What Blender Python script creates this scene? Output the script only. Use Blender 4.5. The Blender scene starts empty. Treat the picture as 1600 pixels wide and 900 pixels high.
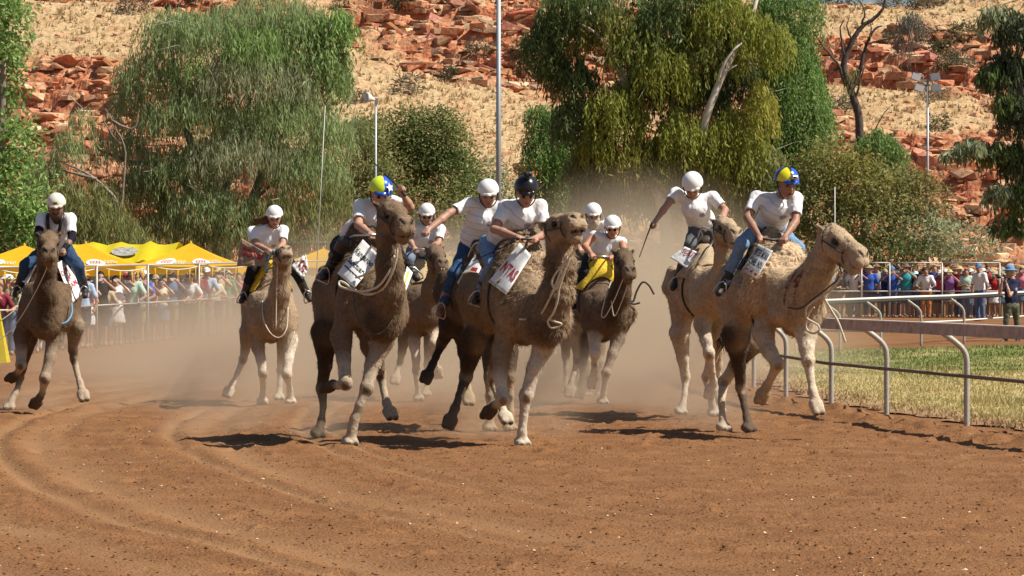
import bpy, math, random
import numpy as np
from mathutils import Vector
R = math.radians
random.seed(7)
RNG = np.random.default_rng(7)
SC = bpy.context.scene
COL = SC.collection

# ---------------------------------------------------------------- camera, light
EYE = 1.7; FPX = 5000.0; HORIZON = 440.0
cam_d = bpy.data.cameras.new('camera'); cam = bpy.data.objects.new('camera', cam_d); COL.objects.link(cam)
cam.location = (0, 0, EYE); cam.rotation_euler = (R(90), 0, 0)
cam_d.sensor_width = 36.0; cam_d.lens = 36.0*FPX/1600.0
cam_d.shift_y = (HORIZON-450.0)/1600.0
cam_d.clip_start = 0.5; cam_d.clip_end = 3000.0
SC.camera = cam

SUN_EL, SUN_AZ = 52.0, 13.0        # azimuth from +X towards the camera (-Y)
sdir = Vector((math.cos(R(SUN_EL))*math.cos(R(SUN_AZ)), -math.cos(R(SUN_EL))*math.sin(R(SUN_AZ)), math.sin(R(SUN_EL))))
sun_d = bpy.data.lights.new('sun', 'SUN'); sun = bpy.data.objects.new('sun', sun_d); COL.objects.link(sun)
sun_d.energy = 5.0; sun_d.angle = R(0.5); sun_d.color = (1.0, 0.94, 0.84)
sun.rotation_euler = sdir.to_track_quat('Z', 'Y').to_euler(); sun.location = (30, -10, 60)
W = bpy.data.worlds.new('World'); SC.world = W; W.use_nodes = True
wn = W.node_tree
sky = wn.nodes.new('ShaderNodeTexSky'); sky.sky_type = 'NISHITA'; sky.sun_disc = False
sky.sun_elevation = R(SUN_EL); sky.sun_rotation = R(90+SUN_AZ)
sky.air_density = 1.0; sky.dust_density = 1.0
wn.links.new(sky.outputs[0], wn.nodes['Background'].inputs[0]); wn.nodes['Background'].inputs[1].default_value = 0.058
SC.view_settings.view_transform = 'Standard'; SC.view_settings.look = 'None'; SC.view_settings.gamma = 1.0
SC.view_settings.exposure = 0.45
SC.render.engine = 'CYCLES'
SC.cycles.volume_bounces = 1; SC.cycles.max_bounces = 5; SC.cycles.diffuse_bounces = 3; SC.cycles.transparent_max_bounces = 12
SC.cycles.volume_step_rate = 1.7; SC.cycles.volume_max_steps = 160
SC.cycles.use_denoising = True

# ---------------------------------------------------------------- helpers
def P(x, y, Y):
    """photo pixel + real distance -> world point"""
    return np.array([(x-800.0)*Y/FPX, Y, EYE-(y-HORIZON)*Y/FPX])
def sstep(a, b, x):
    t = np.clip((x-a)/(b-a), 0, 1); return t*t*(3-2*t)
def gz(X, Y):
    """height of the lie of the land"""
    return 0.45*sstep(60, 112, Y) + 0.012*np.maximum(np.asarray(Y, float)-112, 0)*(np.asarray(Y)<175) + 0.756*(np.asarray(Y)>=175)
def srgb(r, g, b):
    f = lambda c: (c/255/12.92 if c/255 <= .04045 else ((c/255+.055)/1.055)**2.4)
    return (f(r), f(g), f(b))

_perm = np.random.default_rng(3).permutation(256); _perm = np.concatenate([_perm, _perm, _perm])
_grad = np.random.default_rng(4).normal(size=(256, 3)); _grad /= np.linalg.norm(_grad, axis=1)[:, None]
def noise3(p):
    p = np.asarray(p, float); i = np.floor(p).astype(np.int64); f = p-i; i &= 255
    u = f*f*f*(f*(f*6-15)+10); out = 0
    for dx in (0, 1):
        wx = u[:, 0] if dx else 1-u[:, 0]
        for dy in (0, 1):
            wy = u[:, 1] if dy else 1-u[:, 1]
            for dz in (0, 1):
                wz = u[:, 2] if dz else 1-u[:, 2]
                g = _grad[_perm[_perm[_perm[(i[:, 0]+dx) & 255]+((i[:, 1]+dy) & 255)]+((i[:, 2]+dz) & 255)]]
                out = out + wx*wy*wz*(g[:, 0]*(f[:, 0]-dx)+g[:, 1]*(f[:, 1]-dy)+g[:, 2]*(f[:, 2]-dz))
    return out*1.4
def fbm(p, o=4, g=.5):
    p = np.asarray(p, float); a = 1; s = 0; n = 0
    for k in range(o):
        s = s+a*noise3(p*2**k+17.3*k); n += a; a *= g
    return s/n

def np_mesh(name, V, F, smooth=True, col=None, attrs=None):
    """numpy verts + (n,3|4) faces -> mesh data"""
    V = np.asarray(V, np.float32); F = np.asarray(F, np.int32)
    me = bpy.data.meshes.new(name); n, k = F.shape
    me.vertices.add(len(V)); me.vertices.foreach_set('co', V.ravel())
    me.loops.add(n*k); me.loops.foreach_set('vertex_index', F.ravel())
    me.polygons.add(n); me.polygons.foreach_set('loop_start', np.arange(0, n*k, k, dtype=np.int32))
    me.polygons.foreach_set('use_smooth', np.full(n, bool(smooth)))
    me.update(calc_edges=True)
    if col is not None:
        a = me.attributes.new('Col', 'FLOAT_COLOR', 'POINT')
        c = np.ones((len(V), 4), np.float32); c[:, :3] = col; a.data.foreach_set('color', c.ravel())
    for nm, val in (attrs or {}).items():
        a = me.attributes.new(nm, 'FLOAT', 'POINT'); a.data.foreach_set('value', np.asarray(val, np.float32))
    return me
def pyd(name, V, F, smooth=False):
    me = bpy.data.meshes.new(name); me.from_pydata([tuple(map(float, v)) for v in V], [], [tuple(map(int, f)) for f in F])
    if smooth: me.polygons.foreach_set('use_smooth', [True]*len(me.polygons))
    me.update(); return me
def obj(name, me, mat=None, parent=None, loc=None):
    o = bpy.data.objects.new(name, me); COL.objects.link(o)
    if mat is not None and me is not None and len(me.materials) == 0: me.materials.append(mat)
    if parent is not None: o.parent = parent
    if loc is not None: o.location = loc
    return o
def tag(o, label=None, cat=None, group=None, kind=None):
    if label: o['label'] = label
    if cat: o['category'] = cat
    if group: o['group'] = group
    if kind: o['kind'] = kind
    return o
def thing(name, label, cat, loc=(0, 0, 0), group=None, rz=0):
    o = bpy.data.objects.new(name, None); COL.objects.link(o); o.location = tuple(map(float, loc)); o.rotation_euler = (0, 0, rz)
    o.empty_display_size = .1
    return tag(o, label, cat, group)

def join(parts):
    """[(V,F)...] of equal face size -> V,F"""
    Vs, Fs, n = [], [], 0
    for V, F in parts:
        Vs.append(np.asarray(V, float)); Fs.append(np.asarray(F, int)+n); n += len(V)
    return np.concatenate(Vs), np.concatenate(Fs)
def catmull(pts, n=6):
    p = np.asarray(pts, float)
    if len(p) < 3: return p
    q = np.vstack([2*p[0]-p[1], p, 2*p[-1]-p[-2]]); out = []
    for i in range(1, len(q)-2):
        for t in np.arange(n)/n:
            a, b, c, d = q[i-1], q[i], q[i+1], q[i+2]
            out.append(.5*((2*b)+(-a+c)*t+(2*a-5*b+4*c-d)*t*t+(-a+3*b-3*c+d)*t**3))
    out.append(p[-1]); return np.array(out)
def tube_vf(pts, r, n=6, caps=True):
    pts = np.asarray(pts, float); m = len(pts); r = np.broadcast_to(np.asarray(r, float), (m,))
    T = np.gradient(pts, axis=0); T /= np.linalg.norm(T, axis=1)[:, None]+1e-12
    a = np.array([0, 0, 1.]) if abs(T[0][2]) < .9 else np.array([1., 0, 0])
    N = np.cross(T[0], a); N /= np.linalg.norm(N); V = []
    for i in range(m):
        N = N-T[i]*np.dot(N, T[i]); N /= np.linalg.norm(N)+1e-12; B = np.cross(T[i], N)
        an = np.arange(n)*2*np.pi/n
        V.append(pts[i]+r[i]*(np.cos(an)[:, None]*N+np.sin(an)[:, None]*B))
    V = np.concatenate(V); F = []
    for i in range(m-1):
        for j in range(n):
            k = (j+1) % n; F.append((i*n+j, i*n+k, (i+1)*n+k, (i+1)*n+j))
    if caps:
        V = np.vstack([V, pts[0], pts[-1]]); c0, c1 = m*n, m*n+1
        for j in range(n):
            k = (j+1) % n; F.append((c0, k, j, j)); F.append((c1, (m-1)*n+j, (m-1)*n+k, (m-1)*n+k))
    return V, np.array(F)
def fix_tri(F):
    return [tuple(f[:3]) if len(f) == 4 and f[2] == f[3] else tuple(f) for f in np.asarray(F).tolist()]
def tube(name, pts, r, mat, parent=None, n=6, smooth=0):
    p = catmull(pts, smooth) if smooth else np.asarray(pts, float)
    if not np.isscalar(r) and len(r) != len(p): r = np.interp(np.linspace(0, 1, len(p)), np.linspace(0, 1, len(r)), r)
    V, F = tube_vf(p, r, n); return obj(name, pyd(name, V, fix_tri(F), True), mat, parent)
def tubes(name, lst, mat, parent=None, n=6, smooth=0):
    V, F = join([tube_vf(catmull(p, smooth) if smooth else p, r, n) for p, r in lst])
    return obj(name, pyd(name, V, fix_tri(F), True), mat, parent)
BOXF = np.array([(0, 2, 3, 1), (4, 5, 7, 6), (0, 1, 5, 4), (2, 6, 7, 3), (0, 4, 6, 2), (1, 3, 7, 5)])
def box_vf(c, s, rz=0):
    V = np.array([(x, y, z) for x in (-.5, .5) for y in (-.5, .5) for z in (-.5, .5)])*np.asarray(s, float)
    F = np.array([(0, 1, 3, 2), (4, 6, 7, 5), (0, 4, 5, 1), (2, 3, 7, 6), (0, 2, 6, 4), (1, 5, 7, 3)])
    if rz:
        c_, s_ = math.cos(rz), math.sin(rz); V = V@np.array([[c_, s_, 0], [-s_, c_, 0], [0, 0, 1]])
    return V+np.asarray(c, float), F
def beam_vf(a, b, w, h):
    """box bar from a to b, w wide (horizontal), h high"""
    a = np.asarray(a, float); b = np.asarray(b, float); d = b-a; d /= np.linalg.norm(d)
    s = np.cross(d, [0, 0, 1.]); s = s/np.linalg.norm(s) if np.linalg.norm(s) > 1e-6 else np.array([1., 0, 0]); u = np.cross(s, d)
    V = [p+s*i*w/2+u*j*h/2 for p in (a, b) for i in (-1, 1) for j in (-1, 1)]
    return np.array(V), np.array([(0, 1, 3, 2), (4, 6, 7, 5), (0, 4, 5, 1), (2, 3, 7, 6), (0, 2, 6, 4), (1, 5, 7, 3)])

# ---------------------------------------------------------------- materials
def mat(name, col, rough=.8, bump=0, scale=20, var=.0, metal=0, vcol=False, objcol=False, spec=None, trans=0, detail=5, distort=0):
    m = bpy.data.materials.new(name); m.use_nodes = True; nt = m.node_tree; b = nt.nodes['Principled BSDF']
    b.inputs['Roughness'].default_value = rough; b.inputs['Metallic'].default_value = metal
    if spec is not None: b.inputs['Specular IOR Level'].default_value = spec
    L = nt.links.new; src = None
    if vcol:
        a = nt.nodes.new('ShaderNodeAttribute'); a.attribute_name = 'Col'; src = a.outputs['Color']
    elif objcol:
        a = nt.nodes.new('ShaderNodeObjectInfo'); src = a.outputs['Color']
    else:
        a = nt.nodes.new('ShaderNodeRGB'); a.outputs[0].default_value = (*col, 1); src = a.outputs[0]
    tc = nt.nodes.new('ShaderNodeTexCoord')
    n = nt.nodes.new('ShaderNodeTexNoise'); n.inputs['Scale'].default_value = scale; n.inputs['Detail'].default_value = detail
    n.inputs['Distortion'].default_value = distort
    L(tc.outputs['Object'], n.inputs['Vector'])
    if var:
        mr = nt.nodes.new('ShaderNodeMapRange'); L(n.outputs['Fac'], mr.inputs[0])
        mr.inputs[1].default_value = .3; mr.inputs[2].default_value = .7; mr.inputs[3].default_value = 1-var; mr.inputs[4].default_value = 1+var
        mx = nt.nodes.new('ShaderNodeMix'); mx.data_type = 'RGBA'; mx.blend_type = 'MULTIPLY'; mx.inputs[0].default_value = 1
        L(src, mx.inputs[6]); L(mr.outputs[0], mx.inputs[7]); src = mx.outputs[2]
    L(src, b.inputs['Base Color'])
    if bump:
        bp = nt.nodes.new('ShaderNodeBump'); bp.inputs['Strength'].default_value = 1.0; bp.inputs['Distance'].default_value = bump
        L(n.outputs['Fac'], bp.inputs['Height']); L(bp.outputs[0], b.inputs['Normal'])
    if trans:
        t = nt.nodes.new('ShaderNodeBsdfTranslucent'); L(src, t.inputs[0]); ms = nt.nodes.new('ShaderNodeMixShader'); ms.inputs[0].default_value = trans
        L(b.outputs[0], ms.inputs[1]); L(t.outputs[0], ms.inputs[2]); L(ms.outputs[0], nt.nodes['Material Output'].inputs[0])
    return m
M = {}
M['fur'] = mat('fur', (1, 1, 1), .85, .010, 30, .16, vcol=True, spec=.2)
M['hair_strand'] = mat('hair_strand', (1, 1, 1), .8, vcol=True, spec=.2)
M['eye'] = mat('eye', (.01, .008, .006), .12)
M['skin'] = mat('skin', (1, 1, 1), .5, .001, 60, .10, vcol=True, spec=.35)
M['shirt'] = mat('shirt', (1, 1, 1), .85, .004, 26, .03, vcol=True, spec=.15, distort=.6)
M['jeans'] = mat('jeans', (1, 1, 1), .85, .005, 30, .18, vcol=True, spec=.15, distort=.8)
M['leather'] = mat('leather', (.035, .028, .022), .5, .002, 50, .3)
M['brown_leather'] = mat('brown_leather', (.16, .075, .035), .5, .002, 50, .3)
M['helmet'] = mat('helmet', (1, 1, 1), .25, vcol=True, spec=.5, var=.03, scale=40)
M['black'] = mat('black', (.012, .012, .013), .45, var=.2)
M['steel'] = mat('steel', (.55, .55, .54), .35, metal=.9, var=.15, scale=30)
M['galv'] = mat('galv', (.42, .41, .38), .55, .0006, 60, .18, metal=.35)
M['rope'] = mat('rope', (.62, .54, .40), .9, .003, 160, .15)
M['dark_rope'] = mat('dark_rope', (.07, .055, .045), .8, .002, 160, .2)
M['blue_rope'] = mat('blue_rope', (.12, .32, .5), .8, .002, 160, .2)
M['banner_white'] = mat('banner_white', (.78, .77, .74), .75, .004, 14, .06)
M['banner_tan'] = mat('banner_tan', (.33, .22, .14), .85, .004, 14, .12)
M['ink_red'] = mat('ink_red', (.42, .02, .03), .8, var=.15)
M['ink_black'] = mat('ink_black', (.02, .02, .022), .8, var=.15)
M['yellow_cloth'] = mat('yellow_cloth', (.85, .55, .02), .8, .006, 12, .1)
M['sack'] = mat('sack', (.5, .4, .26), .9, .006, 60, .2)

# ---------------------------------------------------------------- implicit surfaces -> meshes (surface nets)
class Blob:
    """a body grown from tapered capsules that melt into each other"""
    def __init__(s): s.p = []; s.cuts = []; s.paints = []
    def cap(s, a, b, ra, rb=None, k=.05, col=(.5, .5, .5), lat=None, ls=1.0, fur=0.0):
        s.p.append((np.asarray(a, float), np.asarray(b, float), float(ra), float(ra if rb is None else rb), k, col, None if lat is None else np.asarray(lat, float), ls, fur)); return s
    def ball(s, a, r, k=.05, col=(.5, .5, .5), lat=None, ls=1.0, fur=0.0): return s.cap(a, np.asarray(a, float)+1e-5, r, r, k, col, lat, ls, fur)
    def chain(s, pts, k=.05, col=(.5, .5, .5), lat=None, ls=1.0, fur=0.0):
        """pts: (point, radius[, colour])"""
        for a, b in zip(pts[:-1], pts[1:]):
            ca = a[2] if len(a) > 2 else col; s.cap(a[0], b[0], a[1], b[1], k, ca, lat, ls, fur)
        return s
    def cut_ball(s, a, r, k=.02): s.cuts.append(('b', np.asarray(a, float), None, r, k)); return s
    def cut_cap(s, a, b, r, k=.01): s.cuts.append(('c', np.asarray(a, float), np.asarray(b, float), r, k)); return s
    def cut_plane(s, a, n, k=.01): s.cuts.append(('p', np.asarray(a, float), np.asarray(n, float), 0, k)); return s
    def paint(s, a, b, r, col, soft=.02): s.paints.append((np.asarray(a, float), np.asarray(b, float), r, col, soft)); return s
    @staticmethod
    def dist(Q, a, b, ra, rb, lat, ls):
        ba = b-a; q = Q-a
        if lat is not None:
            q = q+lat*((q@lat)*(1/ls-1))[..., None]; ba = ba+lat*(ba@lat)*(1/ls-1)
        t = np.clip((q@ba)/max(ba@ba, 1e-12), 0, 1)
        d = q-t[..., None]*ba
        return np.sqrt((d*d).sum(-1))-(ra+(rb-ra)*t)
    def build(s, h, cols=True):
        lo = np.min([np.minimum(p[0]-p[2]*max(1, p[7]), p[1]-p[3]*max(1, p[7])) for p in s.p], axis=0)-3*h
        hi = np.max([np.maximum(p[0]+p[2]*max(1, p[7]), p[1]+p[3]*max(1, p[7])) for p in s.p], axis=0)+3*h
        n = np.ceil((hi-lo)/h).astype(int)+1
        ax = [(lo[i]+h*np.arange(n[i])).astype(np.float32) for i in range(3)]
        F = np.full(n, 9., np.float32)
        def block(l, u):
            i0 = np.clip(np.floor((l-lo)/h).astype(int), 0, n-1); i1 = np.clip(np.ceil((u-lo)/h).astype(int)+1, 1, n)
            sl = tuple(slice(i0[i], i1[i]) for i in range(3))
            g = np.stack(np.meshgrid(ax[0][sl[0]], ax[1][sl[1]], ax[2][sl[2]], indexing='ij'), -1)
            return sl, g
        for a, b, ra, rb, k, col, lat, ls, fur in s.p:
            m = max(1, ls); pad = k+2.5*h
            sl, g = block(np.minimum(a-ra*m, b-rb*m)-pad, np.maximum(a+ra*m, b+rb*m)+pad)
            d = Blob.dist(g, a.astype(np.float32), b.astype(np.float32), ra, rb, None if lat is None else lat.astype(np.float32), ls)
            f = F[sl]; hh = np.maximum(k-np.abs(f-d), 0)/k
            F[sl] = np.minimum(f, d)-hh*hh*k*.25
        for ty, a, b, r, k in s.cuts:
            if ty == 'p':
                g = np.stack(np.meshgrid(*ax, indexing='ij'), -1); d = (g-a.astype(np.float32))@b.astype(np.float32)
                F = np.maximum(F, d).astype(np.float32); continue
            bb = a if b is None else b
            sl, g = block(np.minimum(a, bb)-r-k-2*h, np.maximum(a, bb)+r+k+2*h)
            d = -Blob.dist(g, a.astype(np.float32), (a+1e-5 if b is None else b).astype(np.float32), r, r, None, 1)
            f = F[sl]; hh = np.maximum(k-np.abs(f-d), 0)/k
            F[sl] = np.maximum(f, d)+hh*hh*k*.25
        # surface nets
        I = F < 0
        c = np.zeros(tuple(n-1), np.int8)
        for dx in (0, 1):
            for dy in (0, 1):
                for dz in (0, 1): c += I[dx:n[0]-1+dx, dy:n[1]-1+dy, dz:n[2]-1+dz]
        act = (c > 0) & (c < 8); idx = -np.ones(act.shape, np.int64); A = np.argwhere(act); idx[act] = np.arange(len(A))
        S = np.zeros((len(A), 3)); cnt = np.zeros(len(A))
        cor = [(x, y, z) for x in (0, 1) for y in (0, 1) for z in (0, 1)]
        val = {q: F[A[:, 0]+q[0], A[:, 1]+q[1], A[:, 2]+q[2]].astype(float) for q in cor}
        for q in cor:
            for d in range(3):
                if q[d] == 0:
                    e = list(q); e[d] = 1; e = tuple(e); fa, fb = val[q], val[e]; x = (fa < 0) != (fb < 0)
                    t = np.where(x, fa/np.where(x, fa-fb, 1), 0); pos = np.tile(np.array(q, float), (len(A), 1)); pos[:, d] += t
                    S[x] += pos[x]; cnt[x] += 1
        V = lo+h*(A+S/np.maximum(cnt, 1)[:, None])
        Q = []
        for d in range(3):
            o1, o2 = (d+1) % 3, (d+2) % 3
            s0 = [slice(None)]*3; s1 = [slice(None)]*3; s0[d] = slice(0, -1); s1[d] = slice(1, None)
            ch = I[tuple(s0)] != I[tuple(s1)]; E = np.argwhere(ch)
            ok = (E[:, o1] > 0) & (E[:, o2] > 0) & (E[:, o1] < n[o1]-1) & (E[:, o2] < n[o2]-1); E = E[ok]
            ins = I[tuple(s0)][tuple(E.T)]
            def cell(a_, b_):
                G = E.copy(); G[:, o1] -= a_; G[:, o2] -= b_; return idx[tuple(G.T)]
            q = np.stack([cell(1, 1), cell(0, 1), cell(0, 0), cell(1, 0)], 1)
            q[~ins] = q[~ins][:, ::-1]; Q.append(q)
        Q = np.concatenate(Q)
        C = None; FU = None
        if cols:
            wsum = np.zeros(len(V)); C = np.zeros((len(V), 3)); FU = np.zeros(len(V)); best = np.full(len(V), 9.)
            D = []
            for p in s.p: D.append(Blob.dist(V, p[0], p[1], p[2], p[3], p[6], p[7]))
            D = np.array(D); m = D.min(0)
            for d, p in zip(D, s.p):
                w = np.exp(-(d-m)/.018); wsum += w; C += w[:, None]*np.array(p[5]); FU += w*p[8]
            C /= wsum[:, None]; FU /= wsum
            for a, b, r, col, soft in s.paints:
                d = Blob.dist(V, a, b if np.abs(b-a).max() > 1e-6 else b+1e-5, r, r, None, 1); w = 1-sstep(0, 1, d/soft); C = C*(1-w[:, None])+np.array(col)*w[:, None]
        return V, Q, C, FU
def vnormals(V, Q):
    n = np.cross(V[Q[:, 2]]-V[Q[:, 0]], V[Q[:, 3]]-V[Q[:, 1]]); N = np.zeros_like(V)
    for i in range(4): np.add.at(N, Q[:, i], n)
    return N/(np.linalg.norm(N, axis=1)[:, None]+1e-12)
def unit(v): v = np.asarray(v, float); return v/(np.linalg.norm(v)+1e-12)
def text_vf(s, bold=0.0, res=2):
    cu = bpy.data.curves.new('lettering', 'FONT'); cu.body = s; cu.align_x = 'CENTER'; cu.align_y = 'CENTER'; cu.resolution_u = res; cu.offset = bold
    o = bpy.data.objects.new('lettering', cu); COL.objects.link(o); dg = bpy.context.evaluated_depsgraph_get()
    me = bpy.data.meshes.new_from_object(o.evaluated_get(dg)); V = np.array([v.co[:] for v in me.vertices]); F = [tuple(p.vertices) for p in me.polygons]
    bpy.data.objects.remove(o); bpy.data.curves.remove(cu); bpy.data.meshes.remove(me)
    lo, hi = V[:, :2].min(0), V[:, :2].max(0); V2 = (V[:, :2]-(lo+hi)/2); return V2, F, hi-lo
# ---------------------------------------------------------------- ground, hill
def rail_x(Y):
    return np.interp(Y, [20, 28, 33.2, 37.3, 40.5, 43.1, 47.2, 51.5, 56, 62, 70, 80], [9.2, 7.1, 6.02, 5.3, 4.74, 4.3, 4.04, 3.89, 3.85, 3.95, 4.3, 5.0])
ARC = (51.0, 42.0)
def arc_r(X, Y): return np.sqrt((X-ARC[0])**2+(Y-ARC[1])**2)
def band(r):
    """wheel and harrow bands that follow the bend: 1 = packed smooth"""
    d = 0
    for c, w in ((54.75, .20), (55.15, .09), (56.55, .24), (57.05, .12), (57.9, .2), (53.7, .08), (53.35, .06), (59.0, .4)):
        d = np.maximum(d, np.exp(-((r-c)/w)**2))
    return d
def hoof_pits(X, Y, cell, seed, share):
    ci, cj = np.floor(X/cell).astype(np.int64), np.floor(Y/cell).astype(np.int64); z = np.zeros(len(X))
    def rnd(i, j, k): return (np.sin(i*127.1+j*311.7+k*74.7+seed)*43758.5453) % 1.0
    for di in (-1, 0, 1):
        for dj in (-1, 0, 1):
            i, j = ci+di, cj+dj; px, py = (i+.5+.8*(rnd(i, j, 0)-.5))*cell, (j+.5+.8*(rnd(i, j, 1)-.5))*cell; on = rnd(i, j, 2) < share; a = rnd(i, j, 3)*3.14
            dx, dy = X-px, Y-py; u = dx*np.cos(a)+dy*np.sin(a); v = -dx*np.sin(a)+dy*np.cos(a); d = np.sqrt((u/.12)**2+(v/.085)**2)*(1+.25*np.sin(3*np.arctan2(v, u)+a*5))
            z += on*(-.050*np.exp(-d**2)+.028*np.exp(-((d-1.6)/.45)**2)*(.5+.8*np.sin(np.arctan2(v, u)+a*3)))
    return z
def dirt_h(X, Y):
    n = len(X); r = arc_r(X, Y); s = np.arctan2(Y-ARC[1], X-ARC[0])*55; wob = .07*noise3(np.c_[X*.5, Y*.15, X*0+3])
    bd = band(r+wob)*(.55+.45*sstep(-.35, .25, noise3(np.c_[r*1.2, s*.35, X*0+14])))*sstep(2.5, -1.5, X-(Y-20)*.02); near = 1-sstep(60, 75, Y)
    z = .035*noise3(np.c_[X*.6, Y*.5, X*0])+.026*noise3(np.c_[r*3.6, s*.09, X*0+7])*(.4+.6*sstep(3, -2, X))
    z += -.034*bd
    rough = (1-.78*bd)*(.55+.45*sstep(-.3, .3, noise3(np.c_[X*.8, Y*.6, X*0+20])))
    c = fbm(np.c_[X*7, Y*5, X*0+1], 3); z += rough*(.022*np.maximum(c, -.1)+.016*np.abs(noise3(np.c_[X*16, Y*12, X*0+2])))
    z += rough*.016*np.maximum(noise3(np.c_[X*34, Y*24, X*0+5]), -.2)
    lane = sstep(27, 32, Y)*(1-sstep(48, 56, Y)); z += near*rough*hoof_pits(X, Y, .52, 1.7, .62)*lane+near*rough*hoof_pits(X, Y, .60, 9.1, .40)*(1-lane)*.75
    # churned edge by the rails, and hoof scrapes
    ed = np.exp(-((X-rail_x(Y)+.55+.15*noise3(np.c_[X*.7, Y*.7, X*0]))/.30)**2); z += ed*(.06+.10*noise3(np.c_[X*3, Y*2, X*0+9])+.03*noise3(np.c_[X*9, Y*6, X*0+4]))
    ho = noise3(np.c_[X*2.2, Y*1.3, X*0+33]); z -= .04*sstep(.38, .55, ho)*sstep(28, 33, Y)*near
    infield = sstep(-.25, .2, X-rail_x(Y))*(1-sstep(72, 75, Y-.6*(X-8)))
    z = z*near*(1-.85*infield); return z, bd*near, rough*near, infield
_ys = []; y_ = -9.0
while y_ < 1300:
    _ys.append(y_)
    if y_ < 15: y_ += 1.5
    elif y_ < 23: y_ += .034
    elif y_ < 32: y_ += .05
    elif y_ < 45: y_ += .085
    elif y_ < 60: y_ += .2
    elif y_ < 125: y_ += .8
    else: y_ += max(5, y_*.06)
_ys = np.array(_ys); _cs = np.concatenate([-np.geomspace(.21, 9, 16)[::-1], np.linspace(-.2, .2, 430), np.geomspace(.21, 9, 16)])
_Y, _C = np.meshgrid(_ys, _cs, indexing='ij'); _X = _C*(_Y+10)*.92
gx, gy = _X.ravel(), _Y.ravel(); dz, bd, rough, infl = dirt_h(gx, gy)
GV = np.c_[gx, gy, gz(gx, gy)+dz]; nr, ncol = _Y.shape
ii, jj = np.meshgrid(np.arange(nr-1), np.arange(ncol-1), indexing='ij'); k0 = (ii*ncol+jj).ravel()
GF = np.stack([k0, k0+1, k0+ncol+1, k0+ncol], 1)
def dirt_mat():
    m = bpy.data.materials.new('red_dirt'); m.use_nodes = True; nt = m.node_tree; b = nt.nodes['Principled BSDF']; L = nt.links.new
    b.inputs['Roughness'].default_value = .95; b.inputs['Specular IOR Level'].default_value = .15
    tc = nt.nodes.new('ShaderNodeTexCoord')
    def noise(sc, de=6, dist=0):
        n = nt.nodes.new('ShaderNodeTexNoise'); n.inputs['Scale'].default_value = sc; n.inputs['Detail'].default_value = de; n.inputs['Distortion'].default_value = dist; L(tc.outputs['Object'], n.inputs['Vector']); return n.outputs['Fac']
    def ramp(src, stops):
        r = nt.nodes.new('ShaderNodeValToRGB'); L(src, r.inputs[0]); e = r.color_ramp.elements
        while len(e) < len(stops): e.new(.5)
        for q, (p_, c) in zip(e, stops): q.position = p_; q.color = (*c, 1)
        return r.outputs[0]
    def mix(f, a, b_, t='MIX'):
        x = nt.nodes.new('ShaderNodeMix'); x.data_type = 'RGBA'; x.blend_type = t
        if isinstance(f, float): x.inputs[0].default_value = f
        else: L(f, x.inputs[0])
        L(a, x.inputs[6]); L(b_, x.inputs[7]); return x.outputs[2]
    at = nt.nodes.new('ShaderNodeAttribute'); at.attribute_name = 'packed'
    c1 = ramp(noise(1.3), [(.3, (.185, .084, .034)), (.5, (.225, .105, .043)), (.72, (.26, .128, .055))])
    c2 = ramp(noise(55, 8), [(.28, (.45, .42, .40)), (.5, (1, 1, 1)), (.75, (1.25, 1.25, 1.22))])
    c = mix(1.0, c1, c2, 'MULTIPLY')
    pk = ramp(noise(9), [(.3, (.27, .142, .064)), (.7, (.31, .170, .080))]); c = mix(at.outputs['Fac'], c, pk)
    sp = nt.nodes.new('ShaderNodeTexVoronoi'); sp.inputs['Scale'].default_value = 26; L(tc.outputs['Object'], sp.inputs['Vector'])
    lt = ramp(sp.outputs['Distance'], [(.06, (1, 1, 1)), (.10, (0, 0, 0))]); lf = nt.nodes.new('ShaderNodeMath'); lf.operation = 'MULTIPLY'; L(lt, lf.inputs[0]); L(ramp(noise(3.1, 2), [(.55, (0, 0, 0)), (.7, (.7, .7, .7))]), lf.inputs[1])
    rgb = nt.nodes.new('ShaderNodeRGB'); rgb.outputs[0].default_value = (.52, .36, .24, 1); c = mix(lf.outputs[0], c, rgb.outputs[0])
    L(c, b.inputs['Base Color'])
    bp = nt.nodes.new('ShaderNodeBump'); bp.inputs['Distance'].default_value = .025; bp.inputs['Strength'].default_value = .9; L(noise(42, 9), bp.inputs['Height']); L(bp.outputs[0], b.inputs['Normal'])
    return m
M['dirt'] = dirt_mat()
tag(obj('race_track', np_mesh('race_track', GV, GF, True, None, {'packed': np.clip(bd*.9*(1-infl), 0, 1)}), M['dirt']), kind='structure')
def ground_z(x, y):
    x = np.atleast_1d(np.asarray(x, float)); y = np.atleast_1d(np.asarray(y, float)); return gz(x, y)+dirt_h(x, y)[0]
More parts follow.
